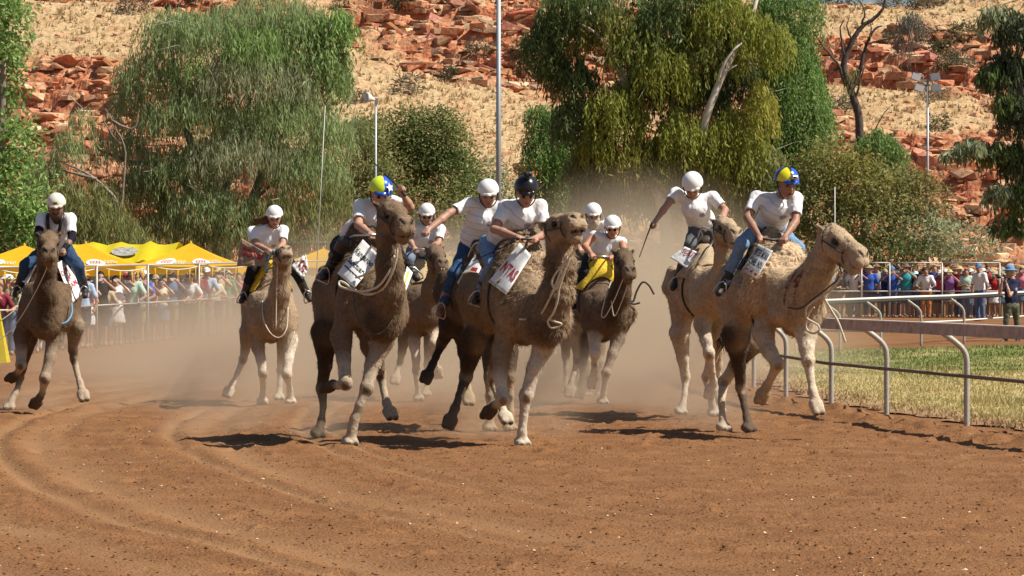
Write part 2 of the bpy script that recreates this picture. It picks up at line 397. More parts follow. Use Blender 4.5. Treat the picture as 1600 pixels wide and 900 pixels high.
# clods and chips lying on the dirt
def scatter(name, n, y0, y1, smin, smax, flat, m, seed, mask=None, cvar=.25, base=(.20, .092, .040), elong=1):
    rg = np.random.default_rng(seed); y = y0*(y1/y0)**rg.random(n); x = rg.uniform(-.2, .2, n)*(y+6); keep = x < rail_x(y)-.1
    x, y = x[keep], y[keep]; z, bd_, ro, _ = dirt_h(x, y)
    if mask: k = rg.random(len(x)) < (1-.85*bd_); x, y, z = x[k], y[k], z[k]
    n = len(x); s = smin*(smax/smin)**(rg.random(n)**2.2)
    V8 = np.array([(1, 0, 0), (-1, 0, 0), (0, 1, 0), (0, -1, 0), (0, 0, 1), (0, 0, -1)], float); F8 = np.array([(0, 2, 4), (2, 1, 4), (1, 3, 4), (3, 0, 4), (2, 0, 5), (1, 2, 5), (3, 1, 5), (0, 3, 5)])
    V = V8[None]*rg.uniform(.6, 1.25, (n, 6, 1))+rg.normal(0, .16, (n, 6, 3)); V[:, :, 2] *= flat; V[:, :, 0] *= elong
    a = rg.uniform(0, 6.28, n); ca, sa = np.cos(a)[:, None], np.sin(a)[:, None]; X_ = V[:, :, 0]*ca-V[:, :, 1]*sa; Y_ = V[:, :, 0]*sa+V[:, :, 1]*ca
    V = np.stack([X_, Y_, V[:, :, 2]], 2)*s[:, None, None]; V += np.stack([x, y, gz(x, y)+z+s*flat*.35], 1)[:, None]
    F = (F8[None]+6*np.arange(n)[:, None, None]).reshape(-1, 3); C = np.repeat(np.array(base)*rg.uniform(1-cvar, 1+cvar, (n, 1)), 6, 0)
    return tag(obj(name, np_mesh(name, V.reshape(-1, 3), F, False, np.clip(C, 0, 1)), m), kind='stuff')
M['clod'] = mat('clod', (1, 1, 1), .95, .004, 60, .2, vcol=True, spec=.1)
scatter('soil_clods', 22000, 16.5, 46, .004, .017, .7, M['clod'], 11, True)
scatter('soil_crumbs', 12000, 16.5, 30, .003, .008, .7, M['clod'], 12, True, .4)
scatter('wood_chips', 600, 17, 42, .006, .017, .7, M['clod'], 13, None, .25, (.62, .50, .34), 1.3)
scatter('dark_twigs', 2200, 17, 44, .006, .016, .45, M['clod'], 14, None, .3, (.05, .03, .02), 1.8)

# infield lawn
lx = []; LY = np.concatenate([np.arange(24, 60, .12), np.arange(60, 90, .3)])
def lawn_far(X): return 74.5+np.clip(.75*(X-7.5), -3, 14)
us = np.concatenate([np.linspace(0, 1, 110)**1.3*16, [20, 30, 60]])
Vl = []; 
for Y in LY:
    x = float(rail_x(Y))+.28+.10*math.sin(Y*2.1)+.08*math.sin(Y*5.3)+us; yy = np.minimum(np.full(len(x), Y), lawn_far(x)+.15*np.sin(x*4)); Vl.append(np.c_[x, yy, gz(x, yy)+.020+.012*noise3(np.c_[x*3, yy*3, x*0])])
Vl = np.concatenate(Vl); nc_ = len(us); nl = len(LY); ii, jj = np.meshgrid(np.arange(nl-1), np.arange(nc_-1), indexing='ij'); k0 = (ii*nc_+jj).ravel()
def lawn_mix(x, y):
    g = .5+.9*fbm(np.c_[x*.5, y*.28, x*0+3], 3); g = g+.55*sstep(52, 66, y)-.15+.3*sstep(.42, .55, noise3(np.c_[x*.9, y*.45, x*0+8])); return np.clip(sstep(.35, 1.0, g), 0, 1)
STRAW = np.array((.46, .375, .175)); GRN = np.array((.17, .195, .058)); EARTH = np.array((.26, .15, .08))
def lawn_col(x, y, rg=None):
    g = lawn_mix(x, y)[:, None]; c = STRAW*(1-g)+GRN*g; e = (1-sstep(.2, 1.6, x-rail_x(y)+.5*noise3(np.c_[x*1.3, y*1.3, x*0])))[:, None]; return c*(1-e)+EARTH*e, e[:, 0]
M['lawn'] = mat('lawn', (1, 1, 1), .95, .01, 45, .35, vcol=True, spec=.1)
cl, _ = lawn_col(Vl[:, 0], Vl[:, 1])
tag(obj('infield_ground', np_mesh('infield_ground', Vl, np.stack([k0, k0+1, k0+nc_+1, k0+nc_], 1), True, cl), M['lawn']), kind='structure')
rg = np.random.default_rng(21); n = 60000; y = 27*(88/27)**rg.random(n); x = rail_x(y)+.2+rg.random(n)**1.15*np.maximum(.175*y-rail_x(y)+.5, 1.0); k = (y < lawn_far(x)-.1); x, y = x[k], y[k]
c, e = lawn_col(x, y); k = rg.random(len(x)) > e*.9; x, y, c = x[k], y[k], c[k]; n = len(x); hgt = rg.uniform(.02, .07, n)*(1+.8*(noise3(np.c_[x*.8, y*.6, x*0+5]) > .3)); a = rg.uniform(0, 6.28, n); w = .008+.00012*y
d = np.stack([np.cos(a)*w, np.sin(a)*w, 0*a], 1); lean = rg.normal(0, .03, (n, 3)); lean[:, 2] = hgt; b0 = np.stack([x, y, gz(x, y)+.015], 1)
V = np.stack([b0-d, b0+d, b0+lean], 1).reshape(-1, 3); M['blade'] = mat('grass_blade', (1, 1, 1), .8, vcol=True, spec=.1, trans=.3)
tag(obj('grass', np_mesh('grass', V, np.arange(3*n).reshape(-1, 3), False, np.clip(np.repeat(c*rg.uniform(.7, 1.35, (n, 1)), 3, 0), 0, 1)), M['blade']), kind='stuff')

# ---------------------------------------------------------------- the rocky hill
def hill_h(X, Y):
    ridge = 25.5+1.2*noise3(np.c_[X*.03, X*0, X*0+2])+.6*noise3(np.c_[X*.12, X*0, X*0+5])-3.05*sstep(15, 21.5, X)+1.2*sstep(-5, -25, X)
    t = np.clip((Y-166)/(246-166), 0, 1); base = (.35*t+.65*t**1.25)*ridge
    top = np.where(Y > 246, 0.03*(Y-246), 0); z = base+top
    dip = X*.35+Y*.2; m = fbm(np.c_[X*.05+.01*Y, Y*.06, X*0+1], 4)+.35*noise3(np.c_[(X*.45+Y*.25)*.12, (Y*.9-X*.4)*.05, X*0+4])
    m = m-.20*np.exp(-((X+4)/7.5)**2)*(1-sstep(222, 236, Y))
    rock = sstep(-.26, -.02, m)*sstep(168, 182, Y)
    st = z+.22*X+2.0*fbm(np.c_[X*.07, Y*.07, X*0+11], 3)                       # dipping beds
    step = 2.3; q = st/step; fr = q-np.floor(q); terr = (np.floor(q)+sstep(.55, .95, fr))*step-st
    st2 = step*.37; q2 = st/st2; fr2 = q2-np.floor(q2); terr2 = (np.floor(q2)+sstep(.5, .9, fr2))*st2-st
    z = z+rock*(terr*.8+terr2*.9)+rock*(.75*np.abs(noise3(np.c_[X*.55, Y*.5, z*.6]))+.6*fbm(np.c_[X*1.3, Y*1.2, z], 3))+.35*fbm(np.c_[X*.16, Y*.16, X*0], 3)+(1-rock)*.10*noise3(np.c_[X*1.2, Y*1.1, X*0])
    return np.where(Y < 166, .756, .756+np.maximum(z, 0)*sstep(166, 171, Y)), rock
hy = np.concatenate([np.arange(165.5, 250, .27), np.geomspace(251, 420, 26)]); hx = np.concatenate([np.geomspace(52, 260, 14)[::-1]*-1, np.arange(-50, 50.1, .2), np.geomspace(52, 260, 14)])
_Y, _X = np.meshgrid(hy, hx, indexing='ij'); X_, Y_ = _X.ravel(), _Y.ravel(); hz, rk = hill_h(X_, Y_)
nr, nc_ = _Y.shape; ii, jj = np.meshgrid(np.arange(nr-1), np.arange(nc_-1), indexing='ij'); k0 = (ii*nc_+jj).ravel()
def hill_mat():
    m = bpy.data.materials.new('red_rock_hill'); m.use_nodes = True; nt = m.node_tree; b = nt.nodes['Principled BSDF']; L = nt.links.new
    b.inputs['Roughness'].default_value = .95; b.inputs['Specular IOR Level'].default_value = .1
    tc = nt.nodes.new('ShaderNodeTexCoord')
    def noise(sc, de=6, vec=None):
        n = nt.nodes.new('ShaderNodeTexNoise'); n.inputs['Scale'].default_value = sc; n.inputs['Detail'].default_value = de; L(vec or tc.outputs['Object'], n.inputs['Vector']); return n.outputs['Fac']
    def ramp(src, stops):
        r = nt.nodes.new('ShaderNodeValToRGB'); L(src, r.inputs[0]); e = r.color_ramp.elements
        while len(e) < len(stops): e.new(.5)
        for q, (p_, c) in zip(e, stops): q.position = p_; q.color = (*c, 1)
        return r.outputs[0]
    def mix(f, a, b_, t='MIX'):
        x = nt.nodes.new('ShaderNodeMix'); x.data_type = 'RGBA'; x.blend_type = t
        if isinstance(f, float): x.inputs[0].default_value = f
        else: L(f, x.inputs[0])
        L(a, x.inputs[6]); L(b_, x.inputs[7]); return x.outputs[2]
    rk_ = nt.nodes.new('ShaderNodeAttribute'); rk_.attribute_name = 'rock'
    grass = mix(1.0, ramp(noise(.35), [(.35, (.45, .29, .15)), (.55, (.53, .38, .21)), (.7, (.44, .24, .12))]), ramp(noise(5, 8), [(.3, (.6, .58, .55)), (.6, (1.1, 1.1, 1.1))]), 'MULTIPLY')
    rock = mix(1.0, ramp(noise(.5, 7), [(.3, (.24, .085, .05)), (.45, (.44, .145, .07)), (.58, (.52, .20, .10)), (.72, (.58, .32, .18))]), ramp(noise(2.6, 9), [(.3, (.5, .45, .45)), (.55, (1.05, 1.05, 1.05)), (.75, (1.25, 1.2, 1.15))]), 'MULTIPLY')
    ge = nt.nodes.new('ShaderNodeNewGeometry'); sx = nt.nodes.new('ShaderNodeSeparateXYZ'); L(ge.outputs['True Normal'], sx.inputs[0])
    ma = nt.nodes.new('ShaderNodeMapRange'); L(sx.outputs[2], ma.inputs[0]); ma.inputs[1].default_value = .96; ma.inputs[2].default_value = .80; ma.inputs[3].default_value = .35; ma.inputs[4].default_value = 1
    mu = nt.nodes.new('ShaderNodeMath'); mu.operation = 'MULTIPLY'; L(ma.outputs[0], mu.inputs[0]); L(rk_.outputs['Fac'], mu.inputs[1])
    nz = nt.nodes.new('ShaderNodeMapRange'); L(noise(1.6, 6), nz.inputs[0]); nz.inputs[1].default_value = .4; nz.inputs[2].default_value = .6; nz.inputs[3].default_value = .55; nz.inputs[4].default_value = 1.15
    mu2 = nt.nodes.new('ShaderNodeMath'); mu2.operation = 'MULTIPLY'; mu2.use_clamp = True; L(mu.outputs[0], mu2.inputs[0]); L(nz.outputs[0], mu2.inputs[1])
    L(mix(mu2.outputs[0], grass, rock), b.inputs['Base Color'])
    bp = nt.nodes.new('ShaderNodeBump'); bp.inputs['Distance'].default_value = .35; bp.inputs['Strength'].default_value = .8; L(noise(2.2, 9), bp.inputs['Height']); L(bp.outputs[0], b.inputs['Normal'])
    return m
M['hill'] = hill_mat()
hill = tag(obj('hill', np_mesh('hill', np.c_[X_, Y_, hz], np.stack([k0, k0+1, k0+nc_+1, k0+nc_], 1), False, None, {'rock': rk}), M['hill']), kind='structure')
# loose rocks: angular blocks, each a part of the hill; the smallest joined
M['rock'] = mat('red_rock', (1, 1, 1), .95, .06, 3.5, .35, vcol=True, spec=.1)
def rock_vf(rg, k=13):
    import bmesh
    bm = bmesh.new()
    for _ in range(k):
        v = rg.normal(size=3); v /= np.linalg.norm(v); v = np.sign(v)*np.abs(v)**.3*np.array([1, .8, .55]); bm.verts.new(v.tolist())
    r = bmesh.ops.convex_hull(bm, input=bm.verts); bmesh.ops.delete(bm, geom=[g for g in r['geom_interior'] if isinstance(g, bmesh.types.BMVert)], context='VERTS')
    bmesh.ops.triangulate(bm, faces=bm.faces[:]); bm.verts.index_update(); V = np.array([v.co[:] for v in bm.verts]); F = np.array([[v.index for v in f.verts] for f in bm.faces]); bm.free(); return V, F
rg = np.random.default_rng(31); RK = [rock_vf(rg) for _ in range(10)]; RKM = []
for V, F in RK:
    c = np.array((.44, .155, .082))*rg.uniform(.5, 1.25)*np.array([1, rg.uniform(.95, 1.5), rg.uniform(.95, 1.7)]); RKM.append(np_mesh('rock', V, F, False, np.tile(c, (len(V), 1))))
N_ = 30000; x = rg.uniform(-42, 44, N_); y = rg.uniform(170, 246, N_); z, r_ = hill_h(x, y); k = rg.random(N_) < (.10+.90*r_**2.0); x, y, z = x[k], y[k], z[k]
sz = (.09*(.72/.09)**(rg.random(len(x))**2.2))*(.55+.6*hill_h(x, y)[1]); order = np.argsort(-sz); big = order[:290]; Vs, Fs, Cs, nn = [], [], [], 0
for i in big:
    q = rg.integers(10); o = bpy.data.objects.new('rock', RKM[q]); COL.objects.link(o); o.parent = hill
    if not RKM[q].materials: RKM[q].materials.append(M['rock'])
    o.location = (x[i], y[i], z[i]+sz[i]*.12); o.scale = (sz[i]*rg.uniform(.8, 1.4), sz[i], sz[i]*rg.uniform(.7, 1.1)); o.rotation_euler = (rg.normal(0, .2), .3+rg.normal(0, .25), rg.uniform(-.6, .6)+.3)
for i in order[290:9500]:
    V, F = RK[rg.integers(10)]; a = rg.uniform(0, 6.28); c_, s_ = math.cos(a), math.sin(a); V = V@np.array([[c_, s_, 0], [-s_, c_, 0], [0, 0, 1]])*sz[i]*np.array([1.2, 1, .8])+[x[i], y[i], z[i]+sz[i]*.1]
    Vs.append(V); Fs.append(F+nn); nn += len(V); g_ = rg.random(); c = (np.array((.46, .17, .09))*(1-g_)+np.array((.62, .45, .28))*g_)*rg.uniform(.6, 1.2); Cs.append(np.tile(c, (len(V), 1)))
o = obj('scree', np_mesh('scree', np.concatenate(Vs), np.concatenate(Fs), False, np.clip(np.concatenate(Cs), 0, .9)), M['rock'], hill); o['kind'] = 'stuff'
# dry tussock grass on the slope
N_ = 26000; x = rg.uniform(-44, 46, N_); y = rg.uniform(169, 250, N_); z, r_ = hill_h(x, y); k = rg.random(N_) > .25+r_*.75; x, y, z = x[k], y[k], z[k]; n = len(x)
VV = []; CC = []
for q in range(3):
    a = rg.uniform(0, 6.28, n); w = rg.uniform(.05, .12, n); h = rg.uniform(.15, .42, n); d = np.stack([np.cos(a)*w, np.sin(a)*w, 0*a], 1); b0 = np.stack([x, y, z-.03], 1)+rg.normal(0, .08, (n, 3))*[1, 1, 0]; tp = b0+rg.normal(0, .10, (n, 3))*[1, 1, 0]; tp[:, 2] += h
    VV.append(np.stack([b0-d, b0+d, tp], 1).reshape(-1, 3)); CC.append(np.repeat(np.array((.54, .40, .22))*rg.uniform(.7, 1.25, (n, 1))*np.where(rg.random((n, 1)) < .06, np.array((.45, .6, .5)), 1), 3, 0))
V = np.concatenate(VV); tag(obj('tussock_grass', np_mesh('tussock_grass', V, np.arange(len(V)).reshape(-1, 3), False, np.clip(np.concatenate(CC), 0, 1)), M['blade'], hill), kind='stuff')
# ---------------------------------------------------------------- rails and fences
M['rail_post'] = mat('rail_post', (.40, .38, .34), .6, .0008, 50, .22, metal=.2)
M['rail_beam'] = mat('rail_beam', (.40, .325, .31), .7, .002, 7, .30, distort=1.0)
M['rust_pipe'] = mat('rust_pipe', (.14, .10, .085), .7, .001, 40, .3)
M['white_rail'] = mat('white_rail', (.74, .73, .70), .5, .001, 30, .08)
M['black_rail'] = mat('black_rail', (.03, .03, .032), .6)
ra = thing('running_rail', 'low rail with mauve grey beam and bent posts beside the churned dirt', 'rail', (rail_x(40.5), 40.5, 0))
rb = np.array(ra.location[:])
pd = [24, 28.4, 33.2, 37.3, 40.5, 43.1, 47.2, 51.5, 56, 60.5, 65, 69.5]
def on_rail(Y, off, z): 
    d = (float(rail_x(Y+.5))-float(rail_x(Y-.5))); n = unit(np.array([1, -d, 0])); return np.array([float(rail_x(Y)), Y, float(gz(0, Y))+z])+n*off
for Y in pd:
    pts = [on_rail(Y, 0, -.15), on_rail(Y, 0, .45), on_rail(Y, 0, .78), on_rail(Y, -.04, .90), on_rail(Y, -.13, .99), on_rail(Y, -.24, 1.07), on_rail(Y, -.30, 1.11)]
    tube('post', [p-rb for p in catmull(pts, 4)], .034, M['rail_post'], ra, 8)
for a, b in zip(pd[:-1], pd[1:]):
    V, F = beam_vf(on_rail(a, -.33, 1.145), on_rail(b-.004, -.33, 1.145), .07, .13); obj('top_beam', pyd('top_beam', V-rb, F), M['rail_beam'], ra)
    tube('lower_pipe', [on_rail(a, -.055, .60)-rb, on_rail(b, -.055, .60)-rb], .024, M['rust_pipe'], ra, 6)
    V, F = beam_vf(on_rail(a, -.33, 1.2165), on_rail(b-.004, -.33, 1.2165), .085, .012); obj('top_cap', pyd('top_cap', V-rb, F), M['white_rail'], ra)  # white strip standing in for the sunlit top of the beam
fr = thing('running_rail', 'white and black topped far rail across the lawn', 'rail', (9.97, 78, .13)); fb = np.array(fr.location[:])
fp = [(2.9, 66), (4.0, 68.2), (5.2, 70), (6.35, 71.6), (7.5, 73.2), (8.7, 75.5), (9.97, 78), (11.3, 80), (13.2, 84), (15.4, 88), (18, 93)]
def fpt(q, z, o=0): return np.array([q[0]-o*.9, q[1]-o*.3, float(gz(q[0], q[1]))+z])
for q in fp:
    pts = [fpt(q, -.1), fpt(q, .7), fpt(q, .9, .06), fpt(q, 1.02, .22), fpt(q, 1.12, .38)]; tube('post', [p-fb for p in catmull(pts, 4)], .032, M['rail_post'], fr, 7)
tube('top_rail', [fpt(q, 1.20, .42)-fb for q in fp], .028, M['white_rail'], fr, 8); tube('under_rail', [fpt(q, 1.135, .46)-fb for q in fp], .042, M['black_rail'], fr, 8)
tube('lower_rail', [fpt(q, .58, .05)-fb for q in fp], .02, M['white_rail'], fr, 6)

M['mesh_wire'] = mat('mesh_wire', (.16, .155, .145), .6, metal=.4)
def mesh_fence(label, pts, h_top, h_mid, panel, top_r=.024):
    """posts at pts (x, y); top and middle rails; woven wire below the middle rail"""
    rt = thing('mesh_fence', label, 'fence', (*pts[len(pts)//2], float(gz(*pts[len(pts)//2])))); b = np.array(rt.location[:]); up = lambda q, z: np.array([q[0], q[1], float(gz(*q))+z])-b
    for q in pts: tube('post', [up(q, -.1), up(q, h_top)], .03, M['galv'], rt, 7)
    for q, r in zip(pts[:-1], pts[1:]):
        tube('top_rail', [up(q, h_top), up(r, h_top)], top_r, M['galv'], rt, 6); tube('middle_rail', [up(q, h_mid), up(r, h_mid)], .022, M['galv'], rt, 6)
        if panel:
            q_, r_ = np.array(up(q, .04)), np.array(up(r, .04)); d = r_-q_; L = np.linalg.norm(d); d /= L; H = h_mid-.06; st = .055; w = np.array([0, 0, 1.])*.0026; Vs, Fs = [], []
            for s in (1, -1):
                for k in np.arange(-H, L, st):
                    t0, t1 = max(0, k), min(L, k+H)
                    if t1-t0 < .01: continue
                    z0, z1 = (t0-k, t1-k) if s > 0 else (H-(t0-k), H-(t1-k)); p0, p1 = q_+d*t0+[0, 0, z0], q_+d*t1+[0, 0, z1]
                    n = len(Vs)*4; Vs.append([p0-w, p0+w, p1+w, p1-w]); Fs.append((n, n+1, n+2, n+3))
            o = obj('wire_mesh', pyd('wire_mesh', np.array(Vs).reshape(-1, 3), Fs), M['mesh_wire'], rt); o['kind'] = 'stuff'
    return rt
LF0, LF1 = np.array([-12.6, 64.0]), np.array([-3.2, 108.0])
def lf_at_px(px):
    """where a line of sight at this picture column meets the fence line"""
    s = (px-800)/FPX; t = (s*LF0[1]-LF0[0])/((LF1[0]-LF0[0])-s*(LF1[1]-LF0[1])); return tuple(LF0+(LF1-LF0)*t)
mesh_fence('tall wire mesh fence holding back the crowd below the yellow tents', [lf_at_px(p) for p in (-85, -8, 71, 151, 231, 311, 391, 470, 545)], 1.97, 1.02, True)
mesh_fence('open pipe fence in front of the crowd beyond the lawn', [(P(p, 440, 110)[0], 110.0) for p in (1020, 1103, 1186, 1268, 1346, 1390, 1472, 1562, 1650, 1735)], 1.9, .92, True)

# ---------------------------------------------------------------- spectators
for nm, r in (('oc_shirt', .85), ('oc_trousers', .85), ('oc_skin', .6), ('oc_hat', .85), ('oc_hair', .7)): M[nm] = mat(nm, (1, 1, 1), r, .004 if 'sk' not in nm else 0, 20, .08, objcol=True, spec=.2)
M['phone'] = mat('phone', (.03, .03, .035), .3)
PROTO = {}
def spect_proto(key, hl, hr, lean=0, turn=0, short=True, skirt=False, fem=False, h=.026):
    """hl, hr: hand positions; local frame faces -Y, feet at 0"""
    s = .94 if fem else 1.0; sk = (.5, .5, .5); A = lambda *p: np.array(p, float)*s
    hip, che, nk, hd = A(0, 0, .93), A(0, -.02-lean*.5, 1.30), A(0, -.02-lean, 1.47), A(0, -.05-lean, 1.60); parts = {}
    shw = .185 if not fem else .16; sh = {-1: A(-shw, -lean*.9, 1.42), 1: A(shw, -lean*.9, 1.42)}; hand = {-1: A(*hl), 1: A(*hr)}; el = {}
    for c in (-1, 1):
        m = (sh[c]+hand[c])/2; d = hand[c]-sh[c]; L = np.linalg.norm(d); ex = math.sqrt(max(.30**2-(L/2)**2, .0004)); el[c] = m+unit(np.array([c*.9, .25, -.75]))*ex
    B = Blob(); f = unit((math.sin(turn), -math.cos(turn), -.02)); u = np.array([0, 0, 1.])
    B.ball(hd+u*.02, .095*s, .03, sk, np.array([1., 0, 0]), .85); B.cap(hd-.01*u+f*.03, hd-.07*u+f*.045, .07*s, .05*s, .03, sk); B.ball(hd-.02*u+f*.105, .018*s, .015, sk); B.cap(hd-.05*u, nk, .055*s, .06*s, .03, sk)
    B.chain([(nk, .07), (che, .12), (hip, .12)], .05, sk)
    for c in (-1, 1):
        B.cap(nk, sh[c], .06, .055, .04, sk); B.cap(sh[c], el[c], .05*s, .04*s, .02, sk); B.cap(el[c], hand[c], .04*s, .03*s, .02, sk); B.ball(hand[c]+unit(hand[c]-el[c])*.05, .045*s, .03, sk, unit(np.cross(hand[c]-el[c], [0, 0, 1])), .7)
        x = c*.10*s; B.cap((x, 0, .9*s), (x*1.05, -.01, .5*s), .085*s, .06*s, .04, sk); B.cap((x*1.05, -.01, .5*s), (x*1.1, .03, .09*s), .056*s, .04*s, .03, sk); B.cap((x*1.1, .05, .05*s), (x*1.2, -.12, .04*s), .05*s, .04*s, .03, sk)
    S = Blob(); W_ = np.array([1., 0, 0]); S.chain([(nk*.8+che*.2, .09), (che, .135), (A(0, 0, 1.02), .135 if not fem else .115), (hip, .145)], .06, sk, W_, 1.25)
    for c in (-1, 1): S.cap(nk*.6+che*.4, sh[c], .08, .075, .04, sk); S.cap(sh[c], sh[c]+(el[c]-sh[c])*.7, .07, .066, .03, sk)
    S.cut_ball(nk+u*.08, .10, .02)
    T_ = Blob(); T_.ball((0, 0, .93*s), .15, .05, sk, W_, 1.15)
    if skirt: T_.cap((0, 0, .92*s), (0, 0, .60*s), .145, .21, .05, sk, W_, 1.1); T_.cut_plane((0, 0, .56*s), np.array([0, 0, -1.]))
    else:
        for c in (-1, 1):
            x = c*.10*s; T_.cap((x, 0, .9*s), (x*1.05, -.01, .5*s), .105*s, .085*s, .04, sk)
            if not short: T_.cap((x*1.05, -.01, .5*s), (x*1.1, .03, .12*s), .08*s, .065*s, .03, sk)
        if short: T_.cut_plane((0, 0, .48*s), np.array([0, 0, -1.]))
    Hh = Blob(); Hh.ball(hd+u*.04-f*.02, .108*s, .03, sk, W_, .88)
    if fem: Hh.cap(hd-f*.06+u*.02, hd-f*.09-u*.22, .085*s, .06*s, .04, sk, W_, 1.25)
    Hh.cut_ball(hd+f*.10-u*.02, .085*s, .02)
    Hs = Blob(); Hs.ball(hd+u*.075, .108*s, .02, sk); Hs.cut_plane(hd+u*.055, np.array([0, 0, -1.]), .01)
    br = Blob(); br.ball(hd+u*.075, .19*s, .02, sk, u, .10); Hs.p += br.p; wide = Hs
    Cp = Blob(); Cp.ball(hd+u*.06, .112*s, .02, sk, W_, .92); Cp.cut_plane(hd+u*.045, np.array([0, 0, -1.]), .01); Cp.cap(hd+f*.10+u*.06-np.array([.04, 0, 0]), hd+f*.16+u*.05+np.array([.04, 0, 0])*0, .045, .05, .02, sk, u, .2)
    for nm, bl in (('body', B), ('shirt', S), ('skirt' if skirt else 'trousers', T_), ('hair', Hh), ('sun_hat', Hs), ('cap', Cp)):
        V, Q, _, _ = bl.build(h if nm not in ('sun_hat', 'cap') else .02, False)
        if nm in ('shirt', 'skirt', 'trousers'): V = V+vnormals(V, Q)*(.018*fbm(V*7, 2))[:, None]
        parts[nm] = np_mesh('spectator_'+nm, V, Q)
    PROTO[key] = (parts, hand, hd, s)
MATS = {'body': 'oc_skin', 'shirt': 'oc_shirt', 'skirt': 'oc_trousers', 'trousers': 'oc_trousers', 'hair': 'oc_hair', 'sun_hat': 'oc_hat', 'cap': 'oc_hat'}
UP = ((-.10, -.34, 1.50), (.10, -.34, 1.50)); 
spect_proto('photo_m', *UP, short=True); spect_proto('photo_f', (-.09, -.32, 1.56), (.09, -.32, 1.56), fem=True, skirt=True); spect_proto('lean_m', (-.24, -.42, 1.05), (.20, -.44, 1.06), lean=.12, short=False)
spect_proto('lean_f', (-.18, -.40, 1.04), (.22, -.38, 1.08), lean=.08, fem=True, short=True); spect_proto('down_m', (-.30, -.02, .86), (.30, -.06, .88), short=False, turn=.5); spect_proto('down_f', (-.25, 0, .84), (.16, -.26, 1.12), fem=True, skirt=True, turn=-.4)
spect_proto('shade_m', (-.12, -.18, 1.66), (.28, -.05, .90), short=True, turn=.3); spect_proto('cross_f', (-.06, -.24, 1.16), (.08, -.24, 1.12), fem=True, short=False)
CLR = {'white': (.75, .75, .73), 'teal': (.05, .32, .36), 'royal blue': (.04, .10, .42), 'navy': (.02, .03, .09), 'black': (.02, .02, .022), 'red': (.45, .03, .04), 'pink': (.65, .22, .32), 'grey': (.28, .28, .29), 'pale blue': (.38, .50, .64), 'green': (.12, .28, .14), 'mint': (.42, .60, .48), 'maroon': (.22, .03, .05), 'purple': (.24, .10, .32), 'tan': (.45, .34, .22), 'orange': (.62, .22, .05), 'denim': (.10, .16, .27), 'cream': (.66, .60, .46), 'khaki': (.30, .26, .16), 'yellow': (.70, .52, .08)}
SKINS = [(.50, .29, .20), (.44, .24, .16), (.36, .19, .12), (.25, .14, .09)]; HAIRS = {'dark': (.02, .015, .012), 'brown': (.09, .05, .028), 'fair': (.40, .28, .13), 'grey': (.35, .34, .33)}
HATS = {'straw': (.58, .44, .22), 'white': (.72, .71, .68), 'brown': (.20, .12, .07), 'black': (.02, .02, .022), 'red': (.45, .04, .05), 'khaki': (.36, .31, .20), 'blue': (.10, .22, .42)}
GRP = {'left': 'spectators crowding behind the mesh fence', 'right': 'spectators lined up beyond the lawn'}
SEEN = set(); crowd_rng = random.Random(5)
def spectator(px, Y, zone, pose, shirt, low, hat, hair='brown', skin=0, rz=0, where='', sc=None):
    parts, hand, hd, s0 = PROTO[pose]; X = (px-800)*Y/FPX; z = float(gz(X, Y)); sc = sc or crowd_rng.uniform(.95, 1.06)
    gar = 'skirt' if 'skirt' in parts else 'trousers'; low_w = 'skirt' if gar == 'skirt' else ('shorts' if pose in ('photo_m', 'shade_m', 'lean_f') else 'trousers')
    act = {'photo': 'holding a phone up', 'lean': 'leaning on the fence', 'down': 'arms hanging down', 'shade': 'shading the eyes', 'cross': 'hands together'}[pose.split('_')[0]]
    hw = {'none': f'{hair} hair'}.get(hat[0], f'{hat[1]} {"sun hat" if hat[0] == "sun_hat" else "cap"}' if hat[0] != 'none' else '')
    lab = f'{shirt} top, {low} {low_w}, {hw}, {act}'
    if lab in SEEN: lab += ' '+where
    k = 0
    while lab in SEEN and k < 1: lab += f' beside {LAST[0]} top'; k += 1
    SEEN.add(lab); LAST[0] = shirt
    rt = thing('person', 'spectator in '+lab, 'spectator', (X, Y, z), GRP[zone], rz); rt.scale = (sc, sc, sc)
    def part(nm, c): 
        o = obj(nm, parts[nm], M[MATS[nm]], rt); o.color = (*c, 1); return o
    part('body', SKINS[skin]); part('shirt', CLR[shirt]); part(gar, CLR[low])
    if hat[0] == 'none' or pose.endswith('f'): part('hair', HAIRS[hair])
    if hat[0] != 'none': part(hat[0], HATS[hat[1]])
    if pose.startswith('photo'):
        c = (hand[-1]+hand[1])/2*sc; cr, sr = math.cos(rz), math.sin(rz); c = np.array([c[0]*cr-c[1]*sr, c[0]*sr+c[1]*cr, c[2]]); p = np.array([X, Y, z])+c+[0, -.02, .05]
        V, F = box_vf((0, 0, 0), (.15, .014, .075)); V2, F2 = box_vf((.05, .0085, .02), (.02, .004, .02)); V3, F3 = join([(V, F), (V2, F2)]); o = obj('phone', PH[0], M['phone'] if crowd_rng.random() < .5 else M['phone_white']) if PH else None
        if o: o.location = p.tolist(); o.rotation_euler = (0, 0, rz); tag(o, f'phone held up by the spectator in {lab}'[:110] if False else f'phone of {shirt} top, {hw} spectator {where}'.replace('in the second row', 'second row,').replace('in the back row', 'back row,').replace(' mesh panel', ' panel').strip(), 'phone', 'phones raised by spectators')
    return rt
LAST = ['']; M['phone_white'] = mat('phone_white', (.7, .7, .7), .4)
_v, _f = join([box_vf((0, 0, 0), (.15, .014, .075)), box_vf((.05, .0085, .02), (.02, .004, .02))]); PH = [pyd('phone', _v, _f)]
tops = list(CLR)[:17]; lows = ['denim', 'black', 'khaki', 'navy', 'grey', 'white', 'tan']
